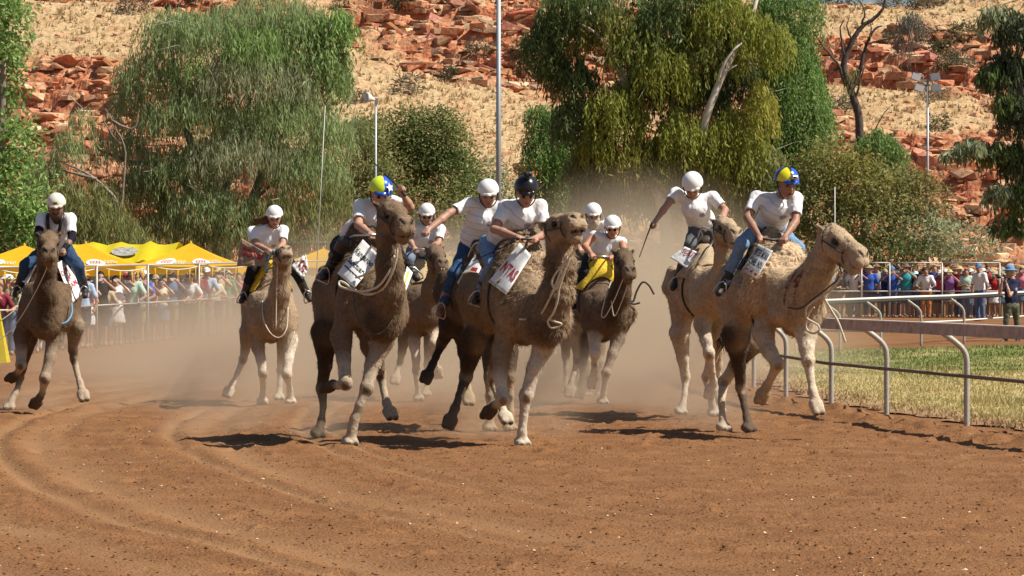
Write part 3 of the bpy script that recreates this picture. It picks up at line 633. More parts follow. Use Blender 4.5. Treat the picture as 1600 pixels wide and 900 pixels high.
def pick_person(px, Y, zone, where, rz):
    r = crowd_rng; pose = r.choice(list(PROTO)); hat = r.choice([('none', '')]*2+[('sun_hat', r.choice(['straw', 'white', 'brown', 'black', 'khaki'])), ('cap', r.choice(['white', 'red', 'black', 'khaki', 'blue']))])
    spectator(px, Y, zone, pose, r.choice(tops), r.choice(lows), hat, r.choice(list(HAIRS)), r.randrange(4), rz+r.uniform(-.25, .25), where)
# hand-placed ones first (they show best), then the rest of the rows
def lf_depth(px): return lf_at_px(px)[1]
SPEC_L = [(10, .9, 'lean_m', 'khaki', 'denim', ('sun_hat', 'white')), (135, 1.0, 'photo_f', 'pink', 'white', ('none', '')), (157, 1.0, 'photo_m', 'black', 'black', ('none', '')), (181, .7, 'photo_f', 'white', 'white', ('none', '')), (198, 1.1, 'photo_m', 'grey', 'denim', ('cap', 'red')), (215, 1.0, 'photo_m', 'denim', 'khaki', ('none', '')), (234, .9, 'photo_f', 'maroon', 'black', ('none', '')),
          (252, .9, 'photo_f', 'cream', 'denim', ('none', '')), (257, 2.2, 'down_f', 'black', 'black', ('none', '')), (275, 1.0, 'lean_m', 'navy', 'black', ('none', '')), (296, .9, 'lean_m', 'white', 'black', ('none', '')), (286, 1.5, 'lean_f', 'red', 'denim', ('none', '')), (322, 1.2, 'lean_m', 'pale blue', 'grey', ('cap', 'white')), (341, .9, 'photo_m', 'tan', 'khaki', ('sun_hat', 'straw')), (358, 1.2, 'photo_f', 'grey', 'black', ('none', ''))]
for px, dd, pose, sh, lo, hat in SPEC_L: spectator(px, lf_depth(px)+dd, 'left', pose, sh, lo, hat, 'dark' if sh in ('black', 'white') else 'brown', 0, .18, 'by the fence')
WL = lambda px: 'near the first mesh panel' if px < 75 else 'by the second mesh panel' if px < 151 else 'by the third mesh panel' if px < 231 else 'by the fourth mesh panel' if px < 311 else 'by the fifth mesh panel' if px < 391 else 'by the dusty end panel'
for px in list(range(-22, 130, 21))+[168, 206, 226, 268, 308, 332, 350, 372, 388, 404, 424, 443, 462]: pick_person(px+crowd_rng.uniform(-4, 4), lf_depth(px)+crowd_rng.uniform(.6, 1.1), 'left', WL(px), .18)
for px in range(-20, 470, 24): pick_person(px+crowd_rng.uniform(-5, 5), lf_depth(px)+crowd_rng.uniform(1.7, 2.4), 'left', 'in the second row '+WL(px), .18)
for px in range(20, 470, 42): pick_person(px+crowd_rng.uniform(-8, 8), lf_depth(px)+crowd_rng.uniform(2.9, 3.6), 'left', 'in the back row '+WL(px), .18)
SPEC_R = [(1358, .7, 'down_m', 'royal blue', 'navy', ('sun_hat', 'khaki')), (1383, .9, 'down_m', 'navy', 'black', ('cap', 'khaki')), (1394, .6, 'photo_m', 'royal blue', 'denim', ('cap', 'blue')), (1401, 1.3, 'photo_m', 'pale blue', 'khaki', ('sun_hat', 'black')), (1416, .6, 'photo_m', 'teal', 'denim', ('sun_hat', 'brown')), (1431, .8, 'lean_f', 'maroon', 'denim', ('sun_hat', 'white')), (1447, .5, 'lean_m', 'white', 'orange', ('none', '')), (1460, .8, 'shade_m', 'royal blue', 'tan', ('none', '')), (1484, .6, 'photo_f', 'purple', 'khaki', ('sun_hat', 'straw')), (1489, 1.6, 'down_m', 'tan', 'khaki', ('sun_hat', 'brown')), (1510, .6, 'cross_f', 'mint', 'denim', ('none', '')), (1544, 1.0, 'photo_m', 'red', 'khaki', ('none', '')), (1597, .7, 'photo_f', 'pink', 'denim', ('none', ''))]
for px, dd, pose, sh, lo, hat in SPEC_R: spectator(px, 110+dd, 'right', pose, sh, lo, hat, 'brown', 1, -.15, 'by the pipe fence')
WR = lambda px: 'behind the sandy camel head' if px < 1345 else 'by the first clear fence bay' if px < 1430 else 'by the middle fence bay' if px < 1515 else 'behind the photographer'
for px in [1286, 1298, 1310, 1322, 1334, 1346, 1370, 1424, 1439, 1470, 1497, 1522, 1534, 1556, 1568, 1582]: pick_person(px+crowd_rng.uniform(-3, 3), 110+crowd_rng.uniform(.6, 1.1), 'right', WR(px), -.15)
for px in range(1280, 1610, 15): pick_person(px+crowd_rng.uniform(-4, 4), 110+crowd_rng.uniform(1.7, 2.4), 'right', 'in the second row '+WR(px), -.15)
for px in range(1290, 1610, 34): pick_person(px+crowd_rng.uniform(-6, 6), 110+crowd_rng.uniform(3, 3.8), 'right', 'in the back row '+WR(px), -.15)
# the walker in white and the photographer stand inside the fence
spectator(1531, 103.5, 'right', 'down_m', 'white', 'denim', ('cap', 'blue'), 'dark', 1, -.9, 'walking on the dirt in front of the fence', 1.06)
# ---------------------------------------------------------------- trees
def leaf_mat(name, trans=.3):
    return mat(name, (1, 1, 1), .6, vcol=True, spec=.25, trans=trans)
M['leaf'] = leaf_mat('leaf', .46); M['bark_pale'] = mat('bark_pale', (.60, .53, .43), .8, .015, 5, .22); M['bark_grey'] = mat('bark_grey', (.22, .18, .145), .9, .02, 7, .35); M['bark_dark'] = mat('bark_dark', (.075, .058, .046), .9, .02, 7, .35)
def leaves(c, d, L, w, col, rg):
    """diamond leaves: centre line from c along d*L"""
    n = len(c); r = rg.normal(size=(n, 3)); s = np.cross(d, r); s /= np.linalg.norm(s, axis=1)[:, None]+1e-9
    a = c; b = c+d*L[:, None]; m = c+d*(L*.45)[:, None]
    V = np.stack([a, m+s*w[:, None], b, m-s*w[:, None]], 1).reshape(-1, 3); F = np.arange(4*n).reshape(-1, 4); C = np.repeat(col, 4, 0); return V, F, C
def weep(rg, c, r, n_str, Lr, n_leaf, leaf, col, spread=.35, droop=1.0, cv=.22):
    """hanging strands of narrow leaves starting in the upper part of an ellipsoid"""
    d = rg.normal(size=(n_str, 3)); d /= np.linalg.norm(d, axis=1)[:, None]; d[:, 2] = np.abs(d[:, 2])*1.2-.35
    rad = rg.uniform(.35, 1.0, n_str)**.6; p0 = c+d*rad[:, None]*np.array(r)
    out = d*np.array([1, 1, 0])*.35; L = rg.uniform(*Lr, n_str)
    t = (np.arange(n_leaf)+.5)/n_leaf; T = t[None, :, None]
    sway = rg.normal(0, .16, (n_str, 1, 3))*[1, 1, 0]
    pos = p0[:, None]+T*L[:, None, None]*(np.array([0, 0, -droop])+out[:, None]*(1-T)*1.2+sway)+rg.normal(0, .04, (n_str, n_leaf, 3))
    k = n_str*n_leaf; pos = pos.reshape(-1, 3); dd = np.array([0, 0, -droop])+rg.normal(0, spread, (k, 3)); dd /= np.linalg.norm(dd, axis=1)[:, None]
    st = rg.uniform(1-cv, 1+cv, (n_str, 1)); tone = np.repeat(st, n_leaf, 0)*rg.uniform(.75, 1.25, (k, 1)); cc = np.array(col)*tone*np.array([1, 1, 1])+rg.normal(0, .006, (k, 3))
    return leaves(pos, dd, rg.uniform(.7, 1.3, k)*leaf[0], rg.uniform(.7, 1.3, k)*leaf[1]*.5, np.clip(cc, .004, .6), rg)
def bushy(rg, c, r, n_tuft, n_leaf, leaf, col, tuft=.28, droop=.2, cv=.25):
    """leaf tufts spread through the outer part of an ellipsoid"""
    d = rg.normal(size=(n_tuft, 3)); d /= np.linalg.norm(d, axis=1)[:, None]; lump = 1+.25*noise3(d*2.3+c); rad = rg.uniform(.35, 1, n_tuft)**.45*lump
    p0 = c+d*rad[:, None]*np.array(r); k = n_tuft*n_leaf; pos = np.repeat(p0, n_leaf, 0)+rg.normal(0, tuft, (k, 3))*[1, 1, .7]
    dd = np.repeat(d, n_leaf, 0)*.5+rg.normal(0, .6, (k, 3))+[0, 0, -droop]; dd /= np.linalg.norm(dd, axis=1)[:, None]
    tone = np.repeat(rg.uniform(1-cv, 1+cv, (n_tuft, 1)), n_leaf, 0)*rg.uniform(.75, 1.25, (k, 1)); cc = np.array(col)*tone+rg.normal(0, .005, (k, 3))
    return leaves(pos, dd, rg.uniform(.7, 1.3, k)*leaf[0], rg.uniform(.7, 1.3, k)*leaf[1]*.5, np.clip(cc, .004, .6), rg)
def limb(pts, r0, r1):
    q = catmull(np.array(pts, float), 5); q = q+np.cumsum(np.random.default_rng(len(pts)).normal(0, .012, q.shape), 0); return q, np.linspace(r0, r1, len(q))
def twigs(rg, c, r, n, L, rad=.012):
    out = []
    for _ in range(n):
        d = unit(rg.normal(size=3)); p = c+d*np.array(r)*rg.uniform(.1, .7); e = unit(d+rg.normal(0, .5, 3)+[0, 0, -.2]); k = p+e*L*.5+rg.normal(0, .12, 3); q = p+e*L*rg.uniform(.7, 1.3); out.append((np.array([p, k, q+rg.normal(0, .1, 3)]), np.array([rad, rad*.8, rad*.3])))
    return out
NLEAF = [0]
def tree(name, label, D, base_px, clumps, limbs, bark, group='trees between the track and the hill', twig=0, twig_mat=None, twigL=1.2, cat='tree', seed=1):
    rg = np.random.default_rng(seed); ppm = FPX/D; b = P(base_px, HORIZON, D); b[2] = float(gz(b[0], D)) if D < 166 else .7
    rt = thing(name, label, cat, b, group); VV, FF, CC, n = [], [], [], 0; tw = []
    for cl in clumps:
        x, y, rx, ry, dY, kind, col, dens = cl; c = P(x, y, D+dY); r = (rx/ppm, max(rx, ry)*.8/ppm, ry/ppm); area = rx*ry/ppm/ppm
        if kind == 'w':  V, F, C = weep(rg, c, (r[0], r[1], r[2]*.75), int(105*area*dens)+8, (r[2]*.5, r[2]*1.35), 15, (.26, .062), col)
        elif kind == 'p': V, F, C = weep(rg, c, (r[0], r[1], r[2]*.75), int(120*area*dens)+8, (r[2]*.6, r[2]*1.5), 17, (.19, .055), col, .5)
        elif kind == 'n': V, F, C = weep(rg, c, (r[0], r[1], r[2]*.8), int(200*area*dens)+8, (.5, 1.4), 9, (.30, .034), col, .28)
        else: V, F, C = bushy(rg, c, r, int((80 if kind == 'b' else 115)*area*dens)+6, 12, (.19, .09) if kind == 'b' else (.17, .075), col, .24)
        NLEAF[0] += len(F); VV.append(V-b); FF.append(F+n); CC.append(C); n += len(V)
        if twig: tw += [(p-b, r_) for p, r_ in twigs(rg, c, r, max(2, int(twig*area)), twigL)]
    if VV: obj('crown', np_mesh(name+'_crown', np.concatenate(VV), np.concatenate(FF), False, np.concatenate(CC)), M['leaf'], rt)
    if limbs:
        lst = []
        for pts, r0, r1 in limbs:
            q, rr = limb([P(p[0], p[1], D+(p[2] if len(p) > 2 else 0)) for p in pts], r0, r1); lst.append((q-b, rr))
        V, F = join([tube_vf(p, r, 8) for p, r in lst]); obj('trunk', pyd(name+'_trunk', V, fix_tri(F), True), M[bark], rt)
    if tw:
        V, F = join([tube_vf(p, r, 4, False) for p, r in tw]); obj('twigs', pyd(name+'_twigs', V, fix_tri(F), True), M[twig_mat or bark], rt)['kind'] = 'stuff'
    return rt
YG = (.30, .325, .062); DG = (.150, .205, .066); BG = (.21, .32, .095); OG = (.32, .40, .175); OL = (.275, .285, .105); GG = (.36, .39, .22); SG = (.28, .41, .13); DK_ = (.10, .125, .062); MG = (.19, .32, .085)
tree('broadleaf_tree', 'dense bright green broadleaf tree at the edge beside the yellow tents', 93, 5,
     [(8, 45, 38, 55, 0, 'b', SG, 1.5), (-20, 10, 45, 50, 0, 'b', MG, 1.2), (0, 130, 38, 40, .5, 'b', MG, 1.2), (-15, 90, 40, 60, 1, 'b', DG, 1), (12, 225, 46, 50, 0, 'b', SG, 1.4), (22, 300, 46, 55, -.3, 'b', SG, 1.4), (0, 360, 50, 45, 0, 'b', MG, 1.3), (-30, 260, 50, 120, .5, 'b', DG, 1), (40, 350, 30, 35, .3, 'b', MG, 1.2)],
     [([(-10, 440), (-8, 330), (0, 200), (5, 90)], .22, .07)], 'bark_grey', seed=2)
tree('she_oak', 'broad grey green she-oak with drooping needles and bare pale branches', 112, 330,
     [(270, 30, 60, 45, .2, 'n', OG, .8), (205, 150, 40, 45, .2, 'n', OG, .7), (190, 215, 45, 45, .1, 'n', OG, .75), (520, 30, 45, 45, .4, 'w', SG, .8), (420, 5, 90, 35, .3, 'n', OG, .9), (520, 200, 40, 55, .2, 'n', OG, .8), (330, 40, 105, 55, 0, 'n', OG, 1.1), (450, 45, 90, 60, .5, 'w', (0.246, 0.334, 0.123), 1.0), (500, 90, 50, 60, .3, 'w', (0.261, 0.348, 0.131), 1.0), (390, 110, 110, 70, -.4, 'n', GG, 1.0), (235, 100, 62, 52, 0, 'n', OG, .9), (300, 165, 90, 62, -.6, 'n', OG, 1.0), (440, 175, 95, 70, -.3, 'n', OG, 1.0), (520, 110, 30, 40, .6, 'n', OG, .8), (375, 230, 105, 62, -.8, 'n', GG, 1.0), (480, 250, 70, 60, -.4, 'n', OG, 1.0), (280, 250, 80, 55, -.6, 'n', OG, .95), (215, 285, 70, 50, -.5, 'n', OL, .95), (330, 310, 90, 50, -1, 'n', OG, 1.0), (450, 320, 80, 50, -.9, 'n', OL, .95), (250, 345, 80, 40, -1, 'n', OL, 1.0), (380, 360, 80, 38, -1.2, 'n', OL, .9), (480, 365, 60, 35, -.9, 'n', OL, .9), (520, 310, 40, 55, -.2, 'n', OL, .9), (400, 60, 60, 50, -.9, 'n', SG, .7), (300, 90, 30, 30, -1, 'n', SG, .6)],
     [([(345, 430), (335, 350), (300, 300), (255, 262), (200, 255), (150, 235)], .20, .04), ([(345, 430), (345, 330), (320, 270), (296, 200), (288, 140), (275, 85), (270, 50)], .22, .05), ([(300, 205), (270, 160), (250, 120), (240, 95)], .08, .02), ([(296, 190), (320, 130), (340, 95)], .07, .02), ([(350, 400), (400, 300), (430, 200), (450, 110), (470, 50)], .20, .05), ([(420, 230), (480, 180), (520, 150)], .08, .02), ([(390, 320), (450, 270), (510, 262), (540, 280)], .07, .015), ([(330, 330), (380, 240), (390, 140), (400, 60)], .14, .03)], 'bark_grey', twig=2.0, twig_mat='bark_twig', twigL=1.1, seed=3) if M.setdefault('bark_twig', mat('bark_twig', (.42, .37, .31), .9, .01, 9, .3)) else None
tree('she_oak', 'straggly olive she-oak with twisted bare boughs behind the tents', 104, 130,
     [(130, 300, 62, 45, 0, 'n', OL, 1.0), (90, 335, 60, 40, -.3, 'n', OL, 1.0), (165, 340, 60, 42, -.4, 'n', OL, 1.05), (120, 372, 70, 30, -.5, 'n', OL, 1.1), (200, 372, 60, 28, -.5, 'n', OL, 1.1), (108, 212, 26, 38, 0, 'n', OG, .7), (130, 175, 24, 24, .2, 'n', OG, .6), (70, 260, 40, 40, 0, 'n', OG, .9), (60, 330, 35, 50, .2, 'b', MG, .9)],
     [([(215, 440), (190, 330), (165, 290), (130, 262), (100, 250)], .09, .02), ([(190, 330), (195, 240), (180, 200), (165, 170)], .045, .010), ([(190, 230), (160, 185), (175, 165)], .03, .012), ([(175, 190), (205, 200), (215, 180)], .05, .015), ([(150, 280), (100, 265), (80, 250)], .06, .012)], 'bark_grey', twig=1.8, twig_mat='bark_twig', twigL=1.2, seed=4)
tree('wattle_bush', 'rounded dark olive wattle in front of the rocky slope', 135, 660,
     [(600, 225, 45, 50, .3, 't', OL, 1.0), (705, 225, 28, 40, .2, 't', OL, .9), (668, 225, 50, 56, 0, 't', DG, 1.2), (690, 200, 30, 32, -.3, 't', OL, 1), (640, 205, 34, 36, -.3, 't', OL, 1), (620, 255, 62, 52, 0, 't', OL, 1.1), (700, 275, 50, 48, .3, 't', DG, 1.1), (660, 320, 70, 50, -.2, 't', OL, 1.1), (610, 340, 60, 55, .2, 't', OL, 1.0)], [([(665, 440), (660, 330), (668, 230)], .12, .04), ([(662, 380), (630, 300), (615, 250)], .08, .03)], 'bark_dark', seed=5)
tree('wattle_bush', 'slim brownish wattle beside the small loudspeaker pole', 133, 575,
     [(570, 240, 40, 60, 0, 't', OL, 1.0), (560, 190, 26, 30, 0, 'n', OG, .9), (585, 300, 48, 55, 0, 't', OL, 1.1), (550, 330, 45, 60, -.3, 't', OL, 1.0)], [([(575, 440), (572, 320), (568, 220)], .09, .03)], 'bark_dark', seed=6)
tree('wattle_bush', 'low grey green thicket at the foot of the tall light pole', 138, 770,
     [(740, 320, 45, 50, 0, 't', OL, 1.0), (785, 320, 45, 48, .2, 't', GG, 1.0), (730, 275, 25, 26, 0, 't', OL, .9), (770, 270, 22, 24, .2, 't', GG, .9), (820, 350, 50, 45, 0, 't', OL, .9), (760, 375, 70, 40, -.3, 't', OL, 1.0)], [([(765, 440), (760, 340), (765, 290)], .08, .03)], 'bark_dark', seed=7)
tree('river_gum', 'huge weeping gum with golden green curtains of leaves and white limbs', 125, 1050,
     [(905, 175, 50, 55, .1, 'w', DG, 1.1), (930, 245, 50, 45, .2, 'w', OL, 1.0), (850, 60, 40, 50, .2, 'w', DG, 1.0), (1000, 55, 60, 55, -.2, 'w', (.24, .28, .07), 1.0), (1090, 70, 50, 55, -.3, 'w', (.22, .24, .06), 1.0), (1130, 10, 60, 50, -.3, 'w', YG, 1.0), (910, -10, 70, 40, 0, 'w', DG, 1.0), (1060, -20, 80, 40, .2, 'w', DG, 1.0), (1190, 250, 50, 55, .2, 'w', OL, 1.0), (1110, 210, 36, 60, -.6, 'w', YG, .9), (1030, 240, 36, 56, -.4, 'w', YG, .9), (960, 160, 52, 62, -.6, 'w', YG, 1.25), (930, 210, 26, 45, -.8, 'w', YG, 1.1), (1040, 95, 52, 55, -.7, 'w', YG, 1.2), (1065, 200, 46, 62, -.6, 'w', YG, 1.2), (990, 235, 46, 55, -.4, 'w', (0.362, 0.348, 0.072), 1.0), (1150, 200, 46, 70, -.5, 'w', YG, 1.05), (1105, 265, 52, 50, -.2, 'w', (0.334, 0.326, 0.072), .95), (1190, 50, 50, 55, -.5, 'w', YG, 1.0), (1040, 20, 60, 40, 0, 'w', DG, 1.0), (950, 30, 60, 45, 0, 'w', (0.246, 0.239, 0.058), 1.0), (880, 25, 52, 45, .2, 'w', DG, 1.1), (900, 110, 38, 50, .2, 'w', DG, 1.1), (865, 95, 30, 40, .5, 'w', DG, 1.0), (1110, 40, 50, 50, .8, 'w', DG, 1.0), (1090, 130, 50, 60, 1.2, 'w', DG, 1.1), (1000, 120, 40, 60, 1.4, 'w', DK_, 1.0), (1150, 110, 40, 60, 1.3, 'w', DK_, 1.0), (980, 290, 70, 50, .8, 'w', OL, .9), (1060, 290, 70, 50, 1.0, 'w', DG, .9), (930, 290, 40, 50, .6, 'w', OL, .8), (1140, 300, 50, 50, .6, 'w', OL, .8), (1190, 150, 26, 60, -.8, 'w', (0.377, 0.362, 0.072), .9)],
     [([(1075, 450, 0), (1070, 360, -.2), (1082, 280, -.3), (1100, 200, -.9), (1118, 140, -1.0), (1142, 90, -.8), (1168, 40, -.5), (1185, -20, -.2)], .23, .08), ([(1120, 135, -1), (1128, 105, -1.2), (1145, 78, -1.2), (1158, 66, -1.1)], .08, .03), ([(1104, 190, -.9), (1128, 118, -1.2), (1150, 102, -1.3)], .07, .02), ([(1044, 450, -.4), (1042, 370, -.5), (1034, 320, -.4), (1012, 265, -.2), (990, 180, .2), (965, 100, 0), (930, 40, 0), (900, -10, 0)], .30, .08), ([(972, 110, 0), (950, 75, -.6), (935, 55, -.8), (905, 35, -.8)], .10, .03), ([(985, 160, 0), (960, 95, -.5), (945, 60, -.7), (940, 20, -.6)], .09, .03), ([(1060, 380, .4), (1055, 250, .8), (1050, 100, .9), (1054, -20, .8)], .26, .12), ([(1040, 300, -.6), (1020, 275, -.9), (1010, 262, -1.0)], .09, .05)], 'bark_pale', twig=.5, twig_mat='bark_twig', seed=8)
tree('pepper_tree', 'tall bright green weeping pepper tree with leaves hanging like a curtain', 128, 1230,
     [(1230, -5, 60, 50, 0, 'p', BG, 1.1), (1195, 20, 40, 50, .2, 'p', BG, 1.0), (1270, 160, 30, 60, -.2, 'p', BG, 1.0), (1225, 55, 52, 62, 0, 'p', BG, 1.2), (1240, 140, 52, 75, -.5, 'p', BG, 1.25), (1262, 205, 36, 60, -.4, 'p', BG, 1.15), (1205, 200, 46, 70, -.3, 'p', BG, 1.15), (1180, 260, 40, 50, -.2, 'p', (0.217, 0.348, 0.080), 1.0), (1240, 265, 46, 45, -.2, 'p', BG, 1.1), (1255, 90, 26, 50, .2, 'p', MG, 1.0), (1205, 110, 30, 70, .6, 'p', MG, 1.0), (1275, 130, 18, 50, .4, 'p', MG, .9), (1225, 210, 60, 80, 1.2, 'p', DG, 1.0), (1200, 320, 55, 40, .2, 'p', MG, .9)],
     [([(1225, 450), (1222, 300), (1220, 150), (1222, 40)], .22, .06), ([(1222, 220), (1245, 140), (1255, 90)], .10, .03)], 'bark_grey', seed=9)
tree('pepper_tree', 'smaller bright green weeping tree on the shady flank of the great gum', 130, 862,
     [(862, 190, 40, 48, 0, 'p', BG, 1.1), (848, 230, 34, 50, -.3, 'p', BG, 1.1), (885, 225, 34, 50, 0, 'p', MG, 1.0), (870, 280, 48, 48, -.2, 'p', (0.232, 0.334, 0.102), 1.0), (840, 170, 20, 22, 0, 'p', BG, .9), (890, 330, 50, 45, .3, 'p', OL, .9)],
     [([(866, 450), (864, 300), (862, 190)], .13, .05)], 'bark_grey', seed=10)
tree('wattle_bush', 'wide olive wattle thicket under the dead tree', 120, 1320,
     [(1290, 265, 46, 46, -.2, 't', (0.275, 0.268, 0.080), 1.2), (1340, 290, 56, 50, -.4, 't', (0.290, 0.261, 0.072), 1.2), (1275, 320, 55, 52, -.3, 't', OL, 1.15), (1395, 300, 52, 46, -.1, 't', OL, 1.15), (1350, 350, 70, 46, -.5, 't', OL, 1.1), (1440, 310, 42, 40, .2, 't', (0.290, 0.239, 0.087), 1.0), (1440, 365, 60, 38, -.3, 't', GG, 1.0), (1280, 385, 60, 34, -.3, 't', OL, 1.0), (1500, 375, 60, 32, 0, 't', GG, .9), (1380, 395, 80, 30, -.4, 't', DG, 1.0), (1240, 310, 30, 50, .4, 't', DG, .9)],
     [([(1330, 450), (1325, 360), (1335, 290)], .10, .03), ([(1340, 420), (1390, 350), (1400, 300)], .08, .03)], 'bark_dark', twig=.5, twig_mat='bark_twig', seed=11)
tree('pepper_tree', 'little fresh green weeping tree at the foot of the dead tree', 136, 1375,
     [(1370, 215, 34, 32, 0, 'p', BG, 1.1), (1398, 235, 24, 32, 0, 'p', BG, 1.0), (1350, 235, 26, 30, .1, 'p', MG, 1.0), (1376, 262, 36, 30, 0, 'p', MG, 1.0)], [([(1374, 420), (1374, 300), (1372, 220)], .08, .03)], 'bark_grey', seed=12)
tree('gum_tree', 'dark grey green gum reaching in at the edge above the photographer', 90, 1640,
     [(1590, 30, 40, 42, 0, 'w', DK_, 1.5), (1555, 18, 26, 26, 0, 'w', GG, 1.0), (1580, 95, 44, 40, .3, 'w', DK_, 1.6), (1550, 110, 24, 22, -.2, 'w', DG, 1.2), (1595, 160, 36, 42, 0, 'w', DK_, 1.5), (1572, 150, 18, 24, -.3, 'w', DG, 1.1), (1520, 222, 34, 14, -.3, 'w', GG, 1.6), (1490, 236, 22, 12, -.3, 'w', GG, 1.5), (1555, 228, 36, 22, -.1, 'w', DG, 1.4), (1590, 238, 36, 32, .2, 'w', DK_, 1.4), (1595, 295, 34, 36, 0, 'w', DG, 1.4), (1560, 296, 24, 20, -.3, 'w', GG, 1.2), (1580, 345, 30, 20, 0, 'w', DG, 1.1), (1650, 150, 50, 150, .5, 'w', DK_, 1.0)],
     [([(1640, 460), (1630, 330), (1600, 260), (1555, 228), (1510, 224)], .16, .02), ([(1632, 340), (1615, 200), (1590, 120), (1575, 80), (1570, 40)], .15, .03), ([(1605, 270), (1580, 300), (1560, 296)], .06, .015), ([(1600, 160), (1575, 130), (1550, 110)], .05, .012)], 'bark_dark', twig=1.5, twigL=.8, seed=13)
tree('dead_tree', 'bare dead tree with twisting dark limbs against the red slope', 150, 1342,
     [(1422, 28, 22, 26, 0, 'n', (.16, .16, .13), .9), (1412, 62, 14, 16, 0, 'n', (.16, .16, .13), .7), (1330, 110, 10, 18, 0, 'n', OL, .7)],
     [([(1352, 420), (1350, 300), (1345, 230), (1340, 175), (1326, 135), (1318, 108), (1320, 85), (1330, 60), (1345, 38), (1362, 25), (1375, 12), (1380, -8)], .24, .05), ([(1330, 140), (1342, 112), (1350, 85), (1356, 66), (1366, 48), (1378, 42)], .12, .03), ([(1354, 70), (1372, 64), (1390, 60), (1402, 56)], .05, .015), ([(1322, 135), (1312, 108), (1304, 94), (1296, 88)], .09, .03), ([(1310, 108), (1300, 112), (1290, 122), (1284, 130)], .06, .015), ([(1306, 96), (1290, 76), (1280, 60), (1266, 38), (1256, 28)], .06, .012), ([(1320, 90), (1314, 62), (1312, 42), (1318, 30)], .06, .02), ([(1330, 62), (1322, 40), (1326, 24)], .05, .015), ([(1346, 38), (1350, 20), (1342, 2)], .06, .02), ([(1276, 56), (1268, 56), (1262, 64)], .03, .008), ([(1284, 66), (1280, 44), (1284, 30)], .03, .008), ([(1340, 180), (1334, 160), (1350, 100)], .10, .03), ([(1358, 64), (1360, 40), (1352, 26)], .04, .012), ([(1348, 300), (1356, 230), (1378, 180), (1390, 165)], .05, .012)], 'bark_dead', twig=3, twigL=1.0, seed=14) if M.setdefault('bark_dead', mat('bark_dead', (.075, .055, .045), .9, .02, 7, .35)) else None
# small shrubs up the slope and along the ridge
rg = np.random.default_rng(41); SH = []
for q in range(4):
    V, F, C = bushy(rg, np.zeros(3), (.6, .6, .5), 60, 8, (.22, .06), [(.10, .105, .05), (.15, .14, .085), (.08, .085, .04), (.17, .15, .10)][q], .12); SH.append(np_mesh('shrub', V, F, False, C)); SH[-1].materials.append(M['leaf'])
spots = [(1480, 105), (1502, 110), (1478, 92), (1445, 70), (1398, 70), (690, 5), (530, 15), (1456, 155), (1466, 200), (1310, 175), (700, 120), (640, 145), (820, 90), (748, 85), (300, 8), (208, 18), (1505, 60), (1440, 12), (1290, 6), (1330, 8), (1470, 6), (1390, 12), (1245, 10), (560, 160), (630, 5), (1220, 8)]
SHW = ['up the slope past the floodlights', 'right of the floodlights among red slabs', 'highest of the three near the floodlights', 'between the dead tree and the ridge', 'behind the crown of the dead tree', 'on the ridge beside the tall steel pole', 'on the ridge over the she-oak', 'in dry grass beside the floodlight arm', 'just under the floodlights', 'low behind the dead tree trunk', 'among ledges near the tall steel pole', 'above the dark wattle', 'beside the weeping gum on the scree', 'just clear of the tall steel pole', 'on the ridge above the she-oak crown', 'on the ridge above the leaning boughs', 'above the floodlights near the edge gum', 'on the skyline over the floodlights', 'on the skyline beside the pepper tree', 'on the skyline over the dead tree', 'on the skyline near the edge gum', 'on the skyline behind dead twigs', 'on the skyline where blue sky shows', 'over the horn loudspeaker', 'on the ridge over the wattle', 'hidden on the skyline by the pepper tree']
TONE = ['dull olive', 'straw grey', 'dark', 'pale brown']
for i, (px, py) in enumerate(spots):
    best = None
    for Y in np.arange(172, 262, .5):
        p = P(px, py, Y); h = hill_h(np.array([p[0]]), np.array([Y]))[0][0]
        if h >= p[2]: best = (p[0], Y, h); break
    if best is None: Y = 247.0; p = P(px, py, Y); best = (p[0], Y, hill_h(np.array([p[0]]), np.array([Y]))[0][0])
    o = bpy.data.objects.new('shrub', SH[i % 4]); COL.objects.link(o); o.location = (best[0], best[1], best[2]+.25); s = rg.uniform(.8, 1.9); o.scale = (s, s, s*rg.uniform(.8, 1.3)); o.rotation_euler = (0, 0, rg.uniform(0, 6))
    tag(o, f'small {TONE[i % 4]} shrub {SHW[i]}', 'shrub', 'small shrubs scattered over the rocky slope')

# ---------------------------------------------------------------- poles
def pole(name, label, px, D, top, r0, r1, cat, m='galv'):
    b = P(px, 440, D); b[2] = float(gz(b[0], D)); rt = thing(name, label, cat, b); tp = P(px, top, D); V, F = tube_vf(np.array([[0, 0, -.2], tp-b]), np.array([r0, r1]), 10); obj('pole', pyd('pole', V, fix_tri(F), True), M[m], rt); return rt, b, tp-b
rt, b, tp = pole('light_pole', 'very tall grey steel pole rising out of the picture before the red slope', 779, 122, -60, .12, .085, 'pole', 'steel_grey') if M.setdefault('steel_grey', mat('steel_grey', (.36, .39, .41), .5, .001, 20, .12, metal=.4)) else None
tubes('climbing_pegs', [(np.array([[-.16, 0, z], [.16, 0, z]]), .012) for z in np.arange(3, 12, .38)], M['steel_grey'], rt)
rt, b, tp = pole('speaker_pole', 'thin pole topped with a grey horn loudspeaker', 587, 118, 156, .05, .04, 'pole', 'steel_grey')
V, F = tube_vf(np.array([[-.02, 0, 0], [-.12, -.05, .02], [-.30, -.15, .07], [-.34, -.17, .08]])+tp, np.array([.05, .08, .20, .21]), 12); obj('horn', pyd('horn', V, fix_tri(F), True), M['white_rail'], rt)
V, F = box_vf(tp+[.03, 0, -.05], (.12, .12, .22)); obj('driver_box', pyd('driver_box', V, F), M['steel_grey'], rt)
rt, b, tp = pole('floodlight_pole', 'slim pole with four floodlights near the dead tree', 1449.5, 140, 126, .06, .05, 'pole', 'steel_grey')
